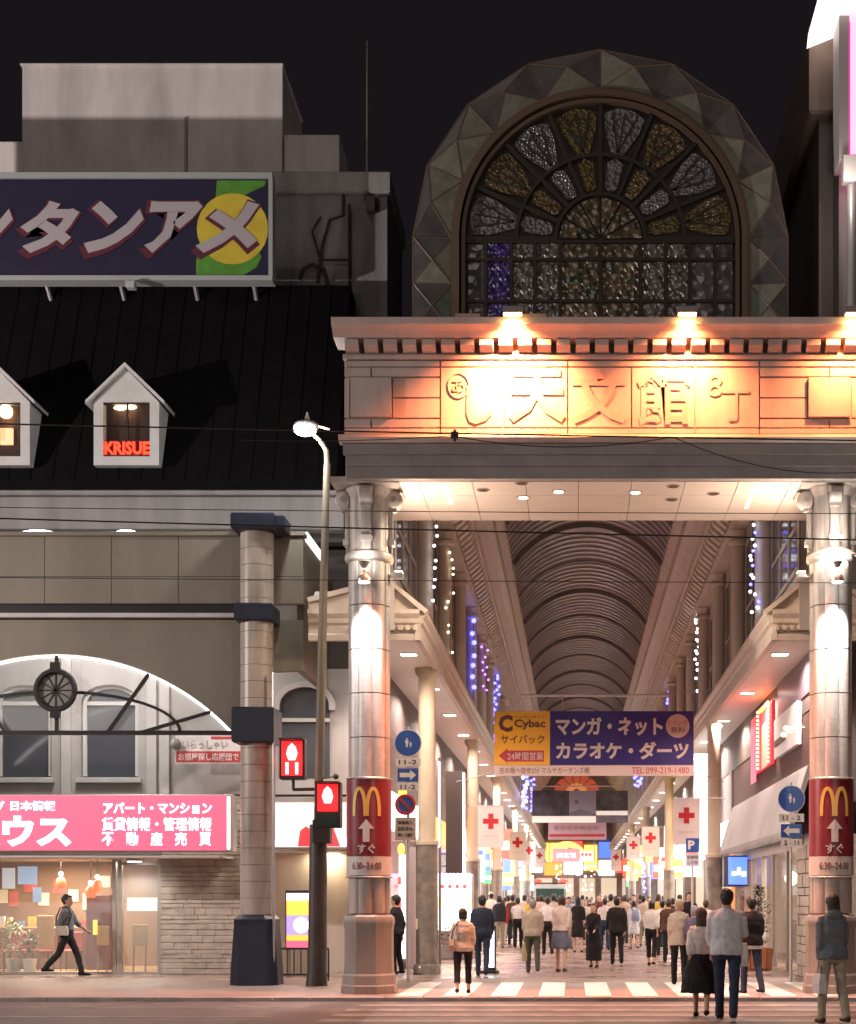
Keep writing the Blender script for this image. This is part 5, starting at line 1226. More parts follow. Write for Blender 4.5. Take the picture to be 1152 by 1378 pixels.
def lp(nm, m, a, b, c, d, y0=0, y1=.03): return B(nm, m, lb, XP(a, yl), XP(b, yl), yl + y0, yl + y1, ZP(d, yl), ZP(c, yl))
PHD = mat('poster_forest', (.13, .13, .17), .5, var=.75, vscale=2.2, transl=.35); PHS = mat('poster_sky', (.42, .42, .55), .5, var=.2, vscale=.6, transl=.4); PHW = mat('poster_white', (.70, .68, .76), .5, transl=.4); PHB = mat('poster_slate', (.18, .18, .26), .5, var=.3, vscale=1)
lp('forest_photo', PHD, 716, 766, 1064, 1098); lp('sky_photo', PHS, 766, 802, 1064, 1098); lp('white_strip', PHW, 716, 802, 1098.2, 1107); lp('forest_photo', PHD, 802.3, 845, 1064, 1091); lp('white_strip', PHW, 802.3, 845, 1091.2, 1097); lp('slate_strip', PHB, 802.3, 845, 1097.2, 1107)
MB().prism_y([(XP(a, yl), ZP(b, yl)) for a, b in ((766, 1094), (780, 1089), (802, 1095), (802, 1098), (766, 1098))], yl - .006, yl - .002).build('island', PHB, lb); MB().ball(at(776, 1079, yl - .004), .08, 8, 5, (1, .05, 1)).build('bird', PHB, lb)
MB().tube([at(712, 1058, yl), at(848, 1058, yl)], .03, 6).build('pole', TRIMW, lb)
for px in (720, 842): MB().tube([at(px, 1058, yl), at(px, 1064, yl)], .012, 4).build('hanger', TRIMW, lb)
y3 = 78.0
pw = empty('pink_notice_banner', at(775, 1131, y3), 'pale pink notice banner with a red line below the landscape poster', 'banner')
B('sheet', mat('pale_pink', (.72, .55, .6), .5, transl=.4), pw, XP(738, y3), XP(816, y3), y3, y3 + .03, ZP(1130, y3), ZP(1107, y3)); B('red_line', mat('line_red', (.5, .05, .08), .5), pw, XP(739, y3), XP(814, y3), y3 - .01, y3 - .003, ZP(1126, y3), ZP(1122.5, y3))
text('まちなか商店街', mat('bn_brownpink', (.35, .15, .18), .5), pw, at(776, 1114, y3 - .006), 60 * y3 / F, 5.5 * y3 / F, bold=0)
for px in (742, 812): MB().tube([at(px, 1107, y3), at(px, 1098, y3)], .015, 4).build('hanger', TRIMW, pw)
# lit yellow arch sign farther in
y4 = 95.0
ya4 = empty('yellow_arch_sign', at(764, 1165, y4), 'glowing yellow arch over a pink sign far inside the arcade', 'sign')
c4 = at(763, 1160, y4); kk4 = y4 / F
MB().strip([(c4.x + 24 * kk4 * math.cos(PI * i / 16), c4.z + 24 * kk4 * math.sin(PI * i / 16)) for i in range(17)], 8 * kk4, y4, y4 + .2).build('yellow_arch', glow('arch_yellow', (1, .70, .18), 1.3), ya4)
B('pink_board', glow('board_pink', (1, .40, .42), .6), ya4, XP(744, y4), XP(780, y4), y4 - .05, y4 + .1, ZP(1160, y4), ZP(1142, y4)); B('white_board', glow('board_whitish', (.9, .8, .78), .7), ya4, XP(780.5, y4), XP(799, y4), y4 - .05, y4 + .1, ZP(1159, y4), ZP(1145, y4))
text('天文館', SIGNC[0], ya4, at(762, 1151, y4 - .06), 26 * kk4, 7 * kk4, bold=.02)
for px in (784, 789, 794): MB().ball(at(px, 1150, y4 - .06), .09, 8, 5, (1, .3, 1)).build('red_dot', SIGNC[2], ya4)
for px in (740, 800): MB().tube([at(px, 1160, y4), at(px, 1120, y4)], .03, 5).build('hanger', GREYM, ya4)
# far orange fan window closing the view above
y5 = 128.0
fw = empty('far_fan_window', at(775, 1100, y5), 'glowing orange fan window far down the arcade just under the big banner', 'window')
c5 = at(776, 1064, y5); k5 = y5 / F
for i in range(7):
    a0 = PI * i / 7 + .03; a1 = PI * (i + 1) / 7 - .03
    for r0_, r1_, cc in ((4, 14, (1, .35, .10)), (15, 30, (1, .18, .08))):
        MB().prism_y([(c5.x + r * k5 * math.cos(t), c5.z + r * k5 * .72 * math.sin(t)) for r, t in ((r0_, a0), (r1_, a0), (r1_, (a0 + a1) / 2), (r1_, a1), (r0_, a1))], y5, y5 + .1).build('pane', glow('fan_%d_%d' % (r0_, i % 2), cc, .5 if r0_ < 10 else .22), fw)
B('wall', VAULT, fw, -4, 5, y5 + .12, y5 + .4, 8.4, 13)
# hanging lamp cluster and far crossing lights
fl = empty('far_lamp_cluster', (.4, 118, 3.2), 'cluster of small white lamps far down the arcade above the crowd', 'lights')
mb = MB(); random.seed(9)
for i in range(42):
    px = random.uniform(748, 816); py = random.uniform(1163, 1199); Y = random.uniform(105, 126)
    mb.ball(at(px, py, Y), random.uniform(.035, .085), 8, 6)
tag(mb.build('bulbs', glow('far_bulb', (1, .95, .88), 8, sample=False), fl), kind='stuff')
for i in range(6):
    p = at(764 + 9 * i, 1164, 112 + 2 * i); MB().tube([p, (p.x, p.y, 1.9)], .01, 4).build('wire', LEAD, fl)
eb = empty('end_building', (0, 153, 0), 'dim building closing the far end of the arcade', 'building')
B('wall', mat('end_wall', (.45, .36, .33), .7, var=.3, vscale=.4), eb, -20, 20, 152.6, 153.4, 0, 14)
for i, (xa, xb, za, zb3, ci) in enumerate(((-5.2, -3.2, 4.2, 6.6, 0), (-3.0, -1.2, 3.9, 5.2, 5), (-1.0, .9, 4.0, 5.6, 0), (1.1, 2.4, 4.4, 7.0, 1), (2.6, 4.2, 3.9, 5.4, 0), (4.4, 6.2, 4.2, 6.2, 2), (-2.9, -.6, 5.5, 7.2, 1), (-.4, .9, 5.9, 7.4, 2), (2.6, 4.2, 5.7, 7.3, 3))): B('glow_board', SIGNC[ci], eb, xa, xb, 152.4, 152.5, za, zb3)  # glowing boards added to brighten the dark far end
for i in range(6): B('window', glow('end_window', (1, .8, .6), .6), eb, -6 + 2.2 * i, -4.4 + 2.2 * i, 152.48, 152.59, .4, 3.6)
# ---------------------------------------------------------------- red cross flags
FLAGW = mat('flag_white', (.84, .78, .76), .7, var=.05, transl=.45); FLAGR = mat('flag_red', (.66, .03, .04), .6, transl=.3)
def flag(px, py0, py1, Y, lab, cross):
    c = at(px, py0, Y); w = .72; h = (py1 - py0) / F * Y
    o = empty('red_cross_flag', (c.x, Y, c.z - h), lab, 'flag', 'red cross flags along the arcade')
    n = 10; ph = random.uniform(0, 6); wav = lambda t: .035 * math.sin(ph + 5 * t)
    rings = [[(c.x - w / 2 + w * i / n, Y + wav(i / n) + a, z) for a, z in ((0, c.z - h), (.008, c.z - h), (.008, c.z), (0, c.z))] for i in range(n + 1)]
    MB().rings(rings).build('cloth', FLAGW, o, True)
    k_ = w; cz = c.z - h * .36
    mb = MB()
    for (ax, bx_, az, bz) in ((-.30, .30, -.10, .10), (-.10, .10, .102, .30), (-.10, .10, -.30, -.102)):
        x0, x1 = c.x + ax * k_, c.x + bx_ * k_; m = 6
        mb.rings([[(x0 + (x1 - x0) * i / m, Y + wav((x0 + (x1 - x0) * i / m - c.x + w / 2) / w) - .014 + a, z) for a, z in ((0, cz + az * k_), (.006, cz + az * k_), (.006, cz + bz * k_), (0, cz + bz * k_))] for i in range(m + 1)])
    mb.build('red_cross', FLAGR, o)
    text('日本赤十字社', mat('flag_grey', (.5, .42, .42), .6), o, (c.x, Y - .045, c.z - h * .72), w * .6, .055, bold=0)
    s = -1 if c.x < 0 else 1; xe = -3.3 if s < 0 else 4.1
    MB().tube([(c.x - s * w / 2, Y + .01, c.z + .015), (xe, Y + .01, c.z + .015)], .014, 6).build('rod', TRIMW, o)
random.seed(2)
for (px, a, b, Y, lab) in ((660.5, 1085, 1141, 41.5, 'white red cross flag, largest and nearest on the left'), (696.5, 1120, 1158, 63, 'white red cross flag, second on the left'), (712, 1133, 1165, 80, 'white red cross flag, third on the left'), (726, 1142, 1168, 104, 'white red cross flag, farthest on the left'),
                           (924, 1075, 1137, 40, 'white red cross flag, largest and nearest on the right above the parking sign'), (875.5, 1113, 1153, 60, 'white red cross flag, second on the right'), (852.5, 1126, 1157, 77, 'white red cross flag, third on the right'), (829, 1143, 1172, 106, 'white red cross flag, farthest on the right')):
    flag(px, a, b, Y, lab, 1)
# ---------------------------------------------------------------- road signs
SBL = mat('sign_blue', (.025, .09, .36), .35); SWH = mat('sign_white', (.72, .70, .68), .45); SRD = mat('sign_red', (.42, .04, .05), .4); SBK = mat('sign_black', (.05, .05, .05), .5)
def disc_mb(c, r, y0, y1, n=28): return MB().prism_y([(c.x + r * math.cos(2 * PI * i / n), c.z + r * math.sin(2 * PI * i / n)) for i in range(n)], y0, y1)
def walkers(o, c, y, s):
    mb = MB()
    def man(x, z, h):
        mb.prism_y([(x + .11 * h * math.cos(2 * PI * i / 10), z + .42 * h + .11 * h * math.sin(2 * PI * i / 10)) for i in range(10)], y - .004, y)
        mb.prism_y([(x - .17 * h, z + .28 * h), (x + .17 * h, z + .28 * h), (x + .20 * h, z - .05 * h), (x + .11 * h, z - .05 * h), (x + .12 * h, z - .5 * h), (x + .02 * h, z - .5 * h), (x, z - .12 * h), (x - .02 * h, z - .5 * h), (x - .12 * h, z - .5 * h), (x - .11 * h, z - .05 * h), (x - .20 * h, z - .05 * h)], y - .004, y)
    man(c.x - .05 * s, c.z + .02 * s, .42 * s); man(c.x + .13 * s, c.z - .07 * s, .26 * s)
    mb.build('walking_figures', SWH, o)
def road_sign(px, py, Y, d, arrow, t1, t2, lab):
    c = at(px, py, Y); k_ = Y / F; o = empty('pedestrian_sign', (c.x, Y, 0), lab, 'sign', 'round blue pedestrian signs')
    pl = disc_mb(c, 17.5 * k_, Y, Y + .02).build('disc', SBL, o); disc_mb(c, 18.5 * k_, Y + .004, Y + .024).build('rim', SWH, o)
    walkers(o, c, Y - .002, 28 * k_)
    B('hours_plate', SWH, o, c.x - 17 * k_, c.x + 17 * k_, Y, Y + .015, ZP(py + 31, Y), ZP(py + 20, Y)); text(t1, SBK, o, (c.x, Y - .006, ZP(py + 25.5, Y)), 24 * k_, 6 * k_, bold=.01)
    B('arrow_plate', SBL, o, c.x - 14 * k_, c.x + 14 * k_, Y, Y + .015, ZP(py + 52, Y), ZP(py + 34, Y))
    z = ZP(py + 43, Y); q = arrow
    MB().prism_y([(c.x + q * a * k_, z + b * k_) for a, b in ((11, 0), (3, 7), (3, 3), (-11, 3), (-11, -3), (3, -3), (3, -7))], Y - .006, Y - .002).build('arrow', SWH, o)
    B('hours_plate', SWH, o, c.x - 14 * k_, c.x + 14 * k_, Y, Y + .015, ZP(py + 64, Y), ZP(py + 54, Y)); text(t2, SBK, o, (c.x, Y - .006, ZP(py + 59, Y)), 20 * k_, 6 * k_, bold=.01)
    MB().tube([(c.x, Y + .06, 0), (c.x, Y + .06, ZP(py - 22, Y))], .028, 8).build('post', TRIMW, o, True)
    return o, c, k_
o, c, k_ = road_sign(549, 1000, 28.5, 17, 1, '11-2', '11-2', 'round blue pedestrian sign with right arrow plate beside the left gate column')
c2 = at(546, 1083, 28.5)      # no-parking disc on the same post
disc_mb(c2, 13.5 * k_, 28.45, 28.47).build('no_parking_disc', SBL, o); 
mb = MB().tube([(c2.x + 12 * k_ * math.cos(t), 28.445, c2.z + 12 * k_ * math.sin(t)) for t in [2 * PI * i / 28 for i in range(29)]], 2.2 * k_, 6); mb.strip([(c2.x - 8.5 * k_, c2.z + 8.5 * k_), (c2.x + 8.5 * k_, c2.z - 8.5 * k_)], 3.6 * k_, 28.436, 28.448); mb.build('red_ring', SRD, o)
B('notice_plate', mat('notice_tan', (.46, .38, .33), .6), o, c2.x - 14 * k_, c2.x + 14 * k_, 28.46, 28.475, ZP(1131, 28.5), ZP(1100, 28.5))
for i, tx in enumerate(('車両進入', '自転車も', '押して通行')): text(tx, SBK, o, (c2.x, 28.454, ZP(1107 + 8.5 * i, 28.5)), 20 * k_, 5 * k_, bold=0)
MB().ball(at(543, 1066, 28.7), .10, 8, 6, (1, .6, 1.2)).build('amber_light', glow('amber', (1, .36, .04), 4), o, True)
MB().ball(at(540, 1143, 29.2), .09, 8, 6, (.8, .6, 1.3)).build('amber_light', glow('amber', (1, .36, .04), 4), o, True)
road_sign(1065, 1075, 28.3, 17, -1, '11 - 2', '2 - 11', 'round blue pedestrian sign with left arrow plate beside the right gate column')
yP = 39.0; cp = at(932, 1136, yP); ps = empty('parking_sign', (cp.x, yP, 0), 'square blue parking sign under the nearest right red cross flag', 'sign'); kp = yP / F
B('blue_plate', SBL, ps, cp.x - 9 * kp, cp.x + 9 * kp, yP, yP + .02, ZP(1147, yP), ZP(1128, yP)); text('P', SWH, ps, (cp.x - 1.5 * kp, yP - .006, ZP(1137, yP)), 9 * kp, 12 * kp, bold=.04)
B('white_plate', mat('plate_pale', (.6, .6, .68), .5), ps, cp.x - 9 * kp, cp.x + 9 * kp, yP, yP + .02, ZP(1166, yP), ZP(1148.5, yP)); 
for i, s_ in enumerate(('駐輪場', 'この先')): text(s_, SBK, ps, (cp.x, yP - .005, ZP(1153.5 + 7 * i, yP)), 14 * kp, 4.5 * kp, bold=0)
MB().tube([(cp.x, yP + .06, 0), (cp.x, yP + .06, ZP(1127, yP))], .03, 8).build('post', TRIMW, ps)
yn = 45.0; cn = at(662, 1206, yn)
# low notice stand between the first left column and the sign post
yy = 31.6; ns = empty('notice_stand', (XP(570, yy), yy, 0), 'small pale notice plate on a thin stand beside the first left column', 'sign')
B('plate', mat('notice_pale', (.62, .58, .40), .5), ns, XP(563, yy), XP(578, yy), yy - .55, yy - .53, ZP(1250, yy), ZP(1236, yy)); MB().tube([(XP(570, yy), yy - .52, 0), (XP(570, yy), yy - .52, ZP(1236, yy))], .015, 6).build('stem', DARKM, ns); MB().lathe((XP(570, yy), yy - .52), [(.16, 0), (.16, .02), (.03, .04)], 12).build('foot', DARKM, ns)
# ---------------------------------------------------------------- signal pole with two pedestrian lights; street lamp on top
yS = 27.0; zS = lambda y: ZP(y, yS)
sx = lambda px: XP(px, yS)
lp_ = empty('street_lamp', (sx(426), yS, 0), 'tall cream street lamp pole with lit lamp head and dark lower casing', 'street lamp')
PBRN = mat('pole_brown', (.055, .042, .038), .45, var=.2); PCR = mat('pole_cream', (.16, .135, .095), .6, var=.15, stain=.2)
MB().tube([(sx(426), yS, 0), (sx(427), yS, .3), (sx(428.5), yS, zS(1110))], [.20, .175, .16], 16).build('lower_casing', PBRN, lp_, True)
MB().tube([(sx(428.5), yS, zS(1112)), (sx(433), yS, zS(880)), (sx(438), yS, zS(700)), (sx(440), yS, zS(625))], [.085, .078, .068, .06], 14).build('upper_pole', PCR, lp_, True)
MB().tube([(sx(440), yS, zS(626)), (sx(439), yS, zS(606)), (sx(430), yS, zS(592)), (sx(419), yS, zS(583))], [.05, .045, .04, .035], 10).build('arm', PCR, lp_, True)
MB().tube([(sx(420), yS, zS(571)), (sx(444), yS - .05, zS(579))], .022, 8).build('stay', mat('stay_red', (.5, .25, .18), .4), lp_, True)
hc = at(412, 577, yS)
MB().ball((hc.x, yS, hc.z + .04), .24, 16, 8, (1, .8, .5)).build('lamp_head', GREYM, lp_, True)
MB().lathe((hc.x + .02, yS), [(.05, hc.z + .12), (.05, hc.z + .18), (.015, hc.z + .30)], 10).build('finial', GREYM, lp_, True)
MB().ball((hc.x - .01, yS - .05, hc.z - .03), .21, 16, 8, (1, .85, .55)).build('bulb', glow('street_bulb', (1, .98, .96), 14), lp_, True)
lamp('POINT', (hc.x - .1, yS - .5, hc.z - .35), 150, (.95, .96, .92), .15, parent=lp_)
def ped_signal(px, py, lab, legs, yo):
    y = yS + yo; c = at(px, py, y); k_ = y / F
    o = empty('pedestrian_signal', (c.x, y, ZP(py + 38, y)), lab, 'traffic light', 'red pedestrian signals')
    B('housing', mat('signal_black', (.025, .02, .02), .5), o, c.x - 17 * k_, c.x + 17 * k_, y, y + .25, ZP(py + 36 if not legs else py + 29, y), ZP(py - 27, y), .02)
    B('hood', mat('signal_black', (.025, .02, .02), .5), o, c.x - 16 * k_, c.x + 16 * k_, y - .16, y - .003, ZP(py - 24, y), ZP(py - 26, y))
    B('red_lens', glow('signal_red', (1, .012, .02), .7), o, c.x - 14 * k_, c.x + 14 * k_, y - .012, y - .004, ZP(py + 24 if legs else py + 14, y), ZP(py - 23, y))
    W = glow('signal_figure', (1, .50, .46), 3.2)
    mb = MB().prism_y([(c.x + a * k_, ZP(py + b, y)) for a, b in ((0, -20), (5, -15), (7.5, -6), (4.5, 3), (-4.5, 3), (-7.5, -6), (-5, -15))], y - .02, y - .013)
    if legs:
        for sg in (-1, 1): mb.box(c.x + (sg * 6.5 - 2) * k_, c.x + (sg * 6.5 + 2) * k_, y - .02, y - .013, ZP(py + 22, y), ZP(py + 6, y))
    mb.build('standing_figure', W, o)
    if not legs: B('green_lens', mat('lens_off', (.02, .05, .045), .15), o, c.x - 14 * k_, c.x + 14 * k_, y - .012, y - .004, ZP(py + 33, y), ZP(py + 17, y))
    lamp('POINT', (c.x, y - .25, c.z), 3.0, (1, .05, .05), .12, parent=o)
    bx_ = MB().tube([(c.x, y + .12, ZP(py + 42, y)), (sx(431), yS, ZP(py + 42, y))], .03, 8).tube([(c.x, y + .12, ZP(py + 42, y)), (c.x, y + .12, ZP(py + 28, y))], .03, 8)
    bx_.build('bracket', DARKM, o, True)
ped_signal(393, 1020, 'red pedestrian signal with a full standing figure, left of the signal pole', 1, .05)
ped_signal(441, 1078, 'red pedestrian signal mounted on the pole with only the figure body showing', 0, -.45)
cbx = MB().box(sx(426), sx(449), yS - .42, yS - .12, zS(1136), zS(1104), .02).build('signal_box', mat('signal_black', (.025, .02, .02), .5), lp_)
MB().ball(at(452, 1045, 26.6), .055, 8, 6).tube([at(452, 1045, 26.6), (sx(432), yS, ZP(1045, 26.6))], .012, 5).build('push_button', SBK, lp_)
# ---------------------------------------------------------------- overhead wires
WIRE = mat('cable_black', (.02, .018, .018), .6)
def cable(pts, Y, r, lab, name='overhead_cable'):
    P = [at(a, b, Y) for a, b in pts]; o = MB().tube(P, r * .68, 6).build(name, WIRE, None, True); tag(o, lab, 'cable', 'overhead cables'); return o
def sag(x0, y0, x1, y1, s, n=14): return [(x0 + (x1 - x0) * i / n, y0 + (y1 - y0) * i / n + s * 4 * (i / n) * (1 - i / n)) for i in range(n + 1)]
cable(sag(-600, 556, 1900, 604, 4), 21.0, .017, 'taut black overhead cable crossing just below the carved frieze')
cable(sag(612, 587, 905, 588, 14), 21.0, .011, 'sagging cable loop under the frieze in the middle')
cable(sag(905, 588, 1330, 590, 48), 21.0, .011, 'sagging cable loop under the right end of the frieze')
cable(sag(320, 592, 612, 586, 4), 21.0, .009, 'slack cable loop under the left end of the frieze')
cable(sag(-700, 672, 2000, 690, 8), 21.6, .009, 'thin overhead cable crossing the gate soffit')
cable(sag(-700, 676, 2000, 742, 6), 20.5, .016, 'thick black overhead cable crossing both gate capitals')
cable(sag(-700, 770, 2000, 786, 4), 20.8, .008, 'lowest thin overhead cable crossing the gate columns')
clp = MB().box(*sorted((XP(607, 21), XP(617, 21))), 20.96, 21.04, ZP(590, 21), ZP(582, 21)).tube([at(612, 578, 21), at(612, 594, 21)], .02, 6).build('cable_clamp', WIRE); tag(clp, 'small black clamp on the overhead cable under the frieze', 'clamp')
# far road furniture: lamps on the near side of the road light the facades
def near_lamp(X, Y, P, lab):
    o = empty('street_lamp', (X, Y, 0), lab, 'street lamp'); h = 8.6
    MB().tube([(X, Y, 0), (X, Y, h - .6), (X, Y + .3, h - .15), (X, Y + 1.5, h)], [.12, .08, .06, .05], 10).build('pole', PCR, o, True)
    MB().ball((X, Y + 1.6, h), .25, 12, 8, (.8, 1.4, .45)).build('lamp_head', GREYM, o, True)
    MB().ball((X, Y + 1.65, h - .05), .2, 12, 8, (.8, 1.3, .4)).build('bulb', glow('street_bulb', (1, .98, .96), 14), o, True)
    lamp('POINT', (X, Y + 1.7, h - .4), P, (1, .86, .78), .25, parent=o)
near_lamp(-11.5, -2.0, 500, 'street lamp on the near side of the road, left')
near_lamp(9.5, -2.0, 1500, 'street lamp on the near side of the road, right')
lp2 = copy_tree(lp_, None, (-17, -6.5, -2.2)); tag(lp2, 'next street lamp of the row, out of the picture to the left', 'street lamp')
for ch in lp2.children:
    if ch.type == 'LIGHT': ch.data = ch.data.copy(); ch.location.z += .75; ch.location.y += .1; ch.data.energy = 5200; ch.data.color = (1, .88, .84)
# ---------------------------------------------------------------- parked patrol van far in the arcade
yV = 84.0; xv = XP(741, yV)
van = empty('patrol_van', (xv, yV, 0), 'white and green van with red roof lights parked far inside the arcade', 'van')
VW = mat('van_white', (.75, .8, .75), .3); VG = mat('van_glass', (.05, .09, .08), .08, spec=.8)
hw = .92
prof = [(a, b * 1.18) for a, b in [(-2.1, .35), (-2.15, .9), (-1.95, 1.1), (-1.45, 1.85), (-1.2, 1.98), (2.0, 2.0), (2.15, 1.8), (2.2, .4)]]
body = MB().rings([[(xv + x, yV + y, z) for y, z in prof] for x in (-hw, -hw * .98, hw * .98, hw)]).build('body', VW, van, False)
B('windscreen', VG, body, xv - .78, xv + .78, yV - 1.98, yV - 1.55, 1.32, 2.1); 
for sg in (-1, 1):
    B('headlight', glow('head_w', (1, .95, .85), 4), body, xv + sg * .68 - .16, xv + sg * .68 + .16, yV - 2.19, yV - 2.1, .68, .84)
    B('mirror', SBK, body, xv + sg * (hw + .02) - (.14 if sg < 0 else 0), xv + sg * (hw + .02) + (.14 if sg > 0 else 0), yV - 1.7, yV - 1.6, 1.15, 1.4)
    for yy in (-1.4, 1.4):
        t = MB().tube([(xv + sg * (hw - .2), yV + yy, .32), (xv + sg * (hw + .01), yV + yy, .32)], .32, 18).build('wheel', SBK, van); MB().tube([(xv + sg * (hw + .012), yV + yy, .32), (xv + sg * (hw + .02), yV + yy, .32)], .18, 12).build('rim', ALU, t)
B('bumper', SBK, body, xv - .9, xv + .9, yV - 2.22, yV - 2.16, .36, .56); B('number_plate', SWH, body, xv - .17, xv + .17, yV - 2.235, yV - 2.222, .42, .54)
B('green_band', mat('van_green', (.08, .28, .16), .4), body, xv - .8, xv + .8, yV - 2.165, yV - 2.13, .88, .98)
B('light_bar', SBK, body, xv - .85, xv + .85, yV - 1.1, yV - .8, 2.362, 2.44)
for sg in (-1, 1): MB().ball((xv + sg * .72, yV - .95, 2.52), .17, 10, 6, (1.5, .8, .7)).build('red_light', glow('beacon', (1, .05, .03), 2.2), body, True)
# small A-board sign by the man in navy
yA = 31.2; xa = XP(658, yA); ab = empty('standing_light_sign', (xa, yA, 0), 'glowing white standing sign on the floor beside the man in navy', 'sign')
B('panel', glow('aboard', (.85, .93, 1), 2.2), ab, xa - .09, xa + .09, yA + .3, yA + .38, .12, .95); B('frame', DARKM, ab, xa - .13, xa + .13, yA + .385, yA + .42, 0, 1.0); B('base', DARKM, ab, xa - .2, xa + .2, yA + .2, yA + .5, 0, .05)
# ---------------------------------------------------------------- people
SKIN = mat('skin', (.52, .31, .22), .55, var=.06, vscale=20)
HAIRC = {'black': mat('hair_black', (.012, .010, .010), .38, bump=.5, bscale=120), 'brown': mat('hair_brown', (.05, .026, .016), .4, bump=.5, bscale=120), 'grey': mat('hair_grey', (.26, .23, .24), .5, bump=.5, bscale=120), 'blond': mat('hair_blond', (.42, .31, .19), .5, bump=.5, bscale=120)}
CL = {}
def cloth(name, col):
    if name not in CL: CL[name] = mat('cloth_' + name, col, .85, var=.16, vscale=9, bump=.35, bscale=22, spec=.2)
    return CL[name]
PAL = dict(cream=(.52, .46, .38), black=(.018, .016, .018), navy=(.03, .034, .06), jeans=(.035, .045, .08), white=(.66, .63, .61), red=(.40, .035, .04), beige=(.42, .34, .27), olive=(.075, .08, .055), pinkish=(.60, .48, .43),
           greyblue=(.13, .14, .19), grey=(.16, .17, .19), lightgrey=(.60, .61, .64), khaki=(.38, .34, .25), purple=(.12, .10, .15), charcoal=(.03, .03, .035), brown=(.09, .05, .035), skyblue=(.25, .30, .42), maroon=(.15, .03, .04), tan=(.45, .33, .18), yellow=(.62, .42, .08))
def C(n): return cloth(n, PAL[n])
REMESH = []
def limb(mb, pts, n=12):
    """pts: (point, radius[, flatten]) from root to tip"""
    path = [Vector(p[0]) for p in pts]; rings = []
    for i, p in enumerate(path):
        d = (path[min(i + 1, len(path) - 1)] - path[max(i - 1, 0)]).normalized()
        ref = Vector((1, 0, 0)) if abs(d.x) < .8 else Vector((0, 1, 0))
        b = d.cross(ref).normalized(); a = b.cross(d).normalized(); fl = pts[i][2] if len(pts[i]) > 2 else 1.0
        rings.append([p + (a * math.cos(2 * PI * k / n) + b * math.sin(2 * PI * k / n) * fl) * pts[i][1] for k in range(n)])
    mb.rings(rings)
def oval(mb, rows, n=20, pw=2.3):
    """rows: (z, rx, ry, cx, cy) stacked superellipses"""
    rings = []
    for (z, rx, ry, cx, cy) in rows:
        q = []
        for k in range(n):
            t = 2 * PI * k / n; ct, st = math.cos(t), math.sin(t)
            q.append((cx + rx * math.copysign(abs(ct) ** (2 / pw), ct), cy + ry * math.copysign(abs(st) ** (2 / pw), st), z))
        rings.append(q)
    mb.rings(rings)
def soft(mb, name, m, parent, vox, wrinkle=0.0, seed=0, smooth=3):
    me = bpy.data.meshes.new(name); me.from_pydata([tuple(v) for v in mb.v], [], mb.f)
    bm = bmesh.new(); bm.from_mesh(me); bmesh.ops.recalc_face_normals(bm, faces=bm.faces); bm.to_mesh(me); bm.free()
    me.materials.append(m); o = bpy.data.objects.new(name, me); COL.objects.link(o)
    if parent: o.parent = parent
    r = o.modifiers.new('r', 'REMESH'); r.mode = 'VOXEL'; r.voxel_size = vox; r.use_smooth_shade = True
    s = o.modifiers.new('s', 'SMOOTH'); s.factor = .5; s.iterations = smooth
    REMESH.append((o, wrinkle, seed)); return o
def finish_people():
    dg = bpy.context.evaluated_depsgraph_get()
    for o, wr, seed in REMESH:
        me = bpy.data.meshes.new_from_object(o.evaluated_get(dg)); me.name = o.name
        if wr:
            nrm = [v.normal.copy() for v in me.vertices]
            for v, nn in zip(me.vertices, nrm):
                p = v.co; f = noise.noise(Vector((p.x * 8 + seed + p.z * 5, p.y * 8, p.z * 11))) + .5 * noise.noise(Vector((p.x * 20, p.y * 20 + seed, p.z * 11)))
                v.co = p + nn * f * wr
        me.polygons.foreach_set('use_smooth', [True] * len(me.polygons))
        o.modifiers.clear(); o.data = me
NP = [0]
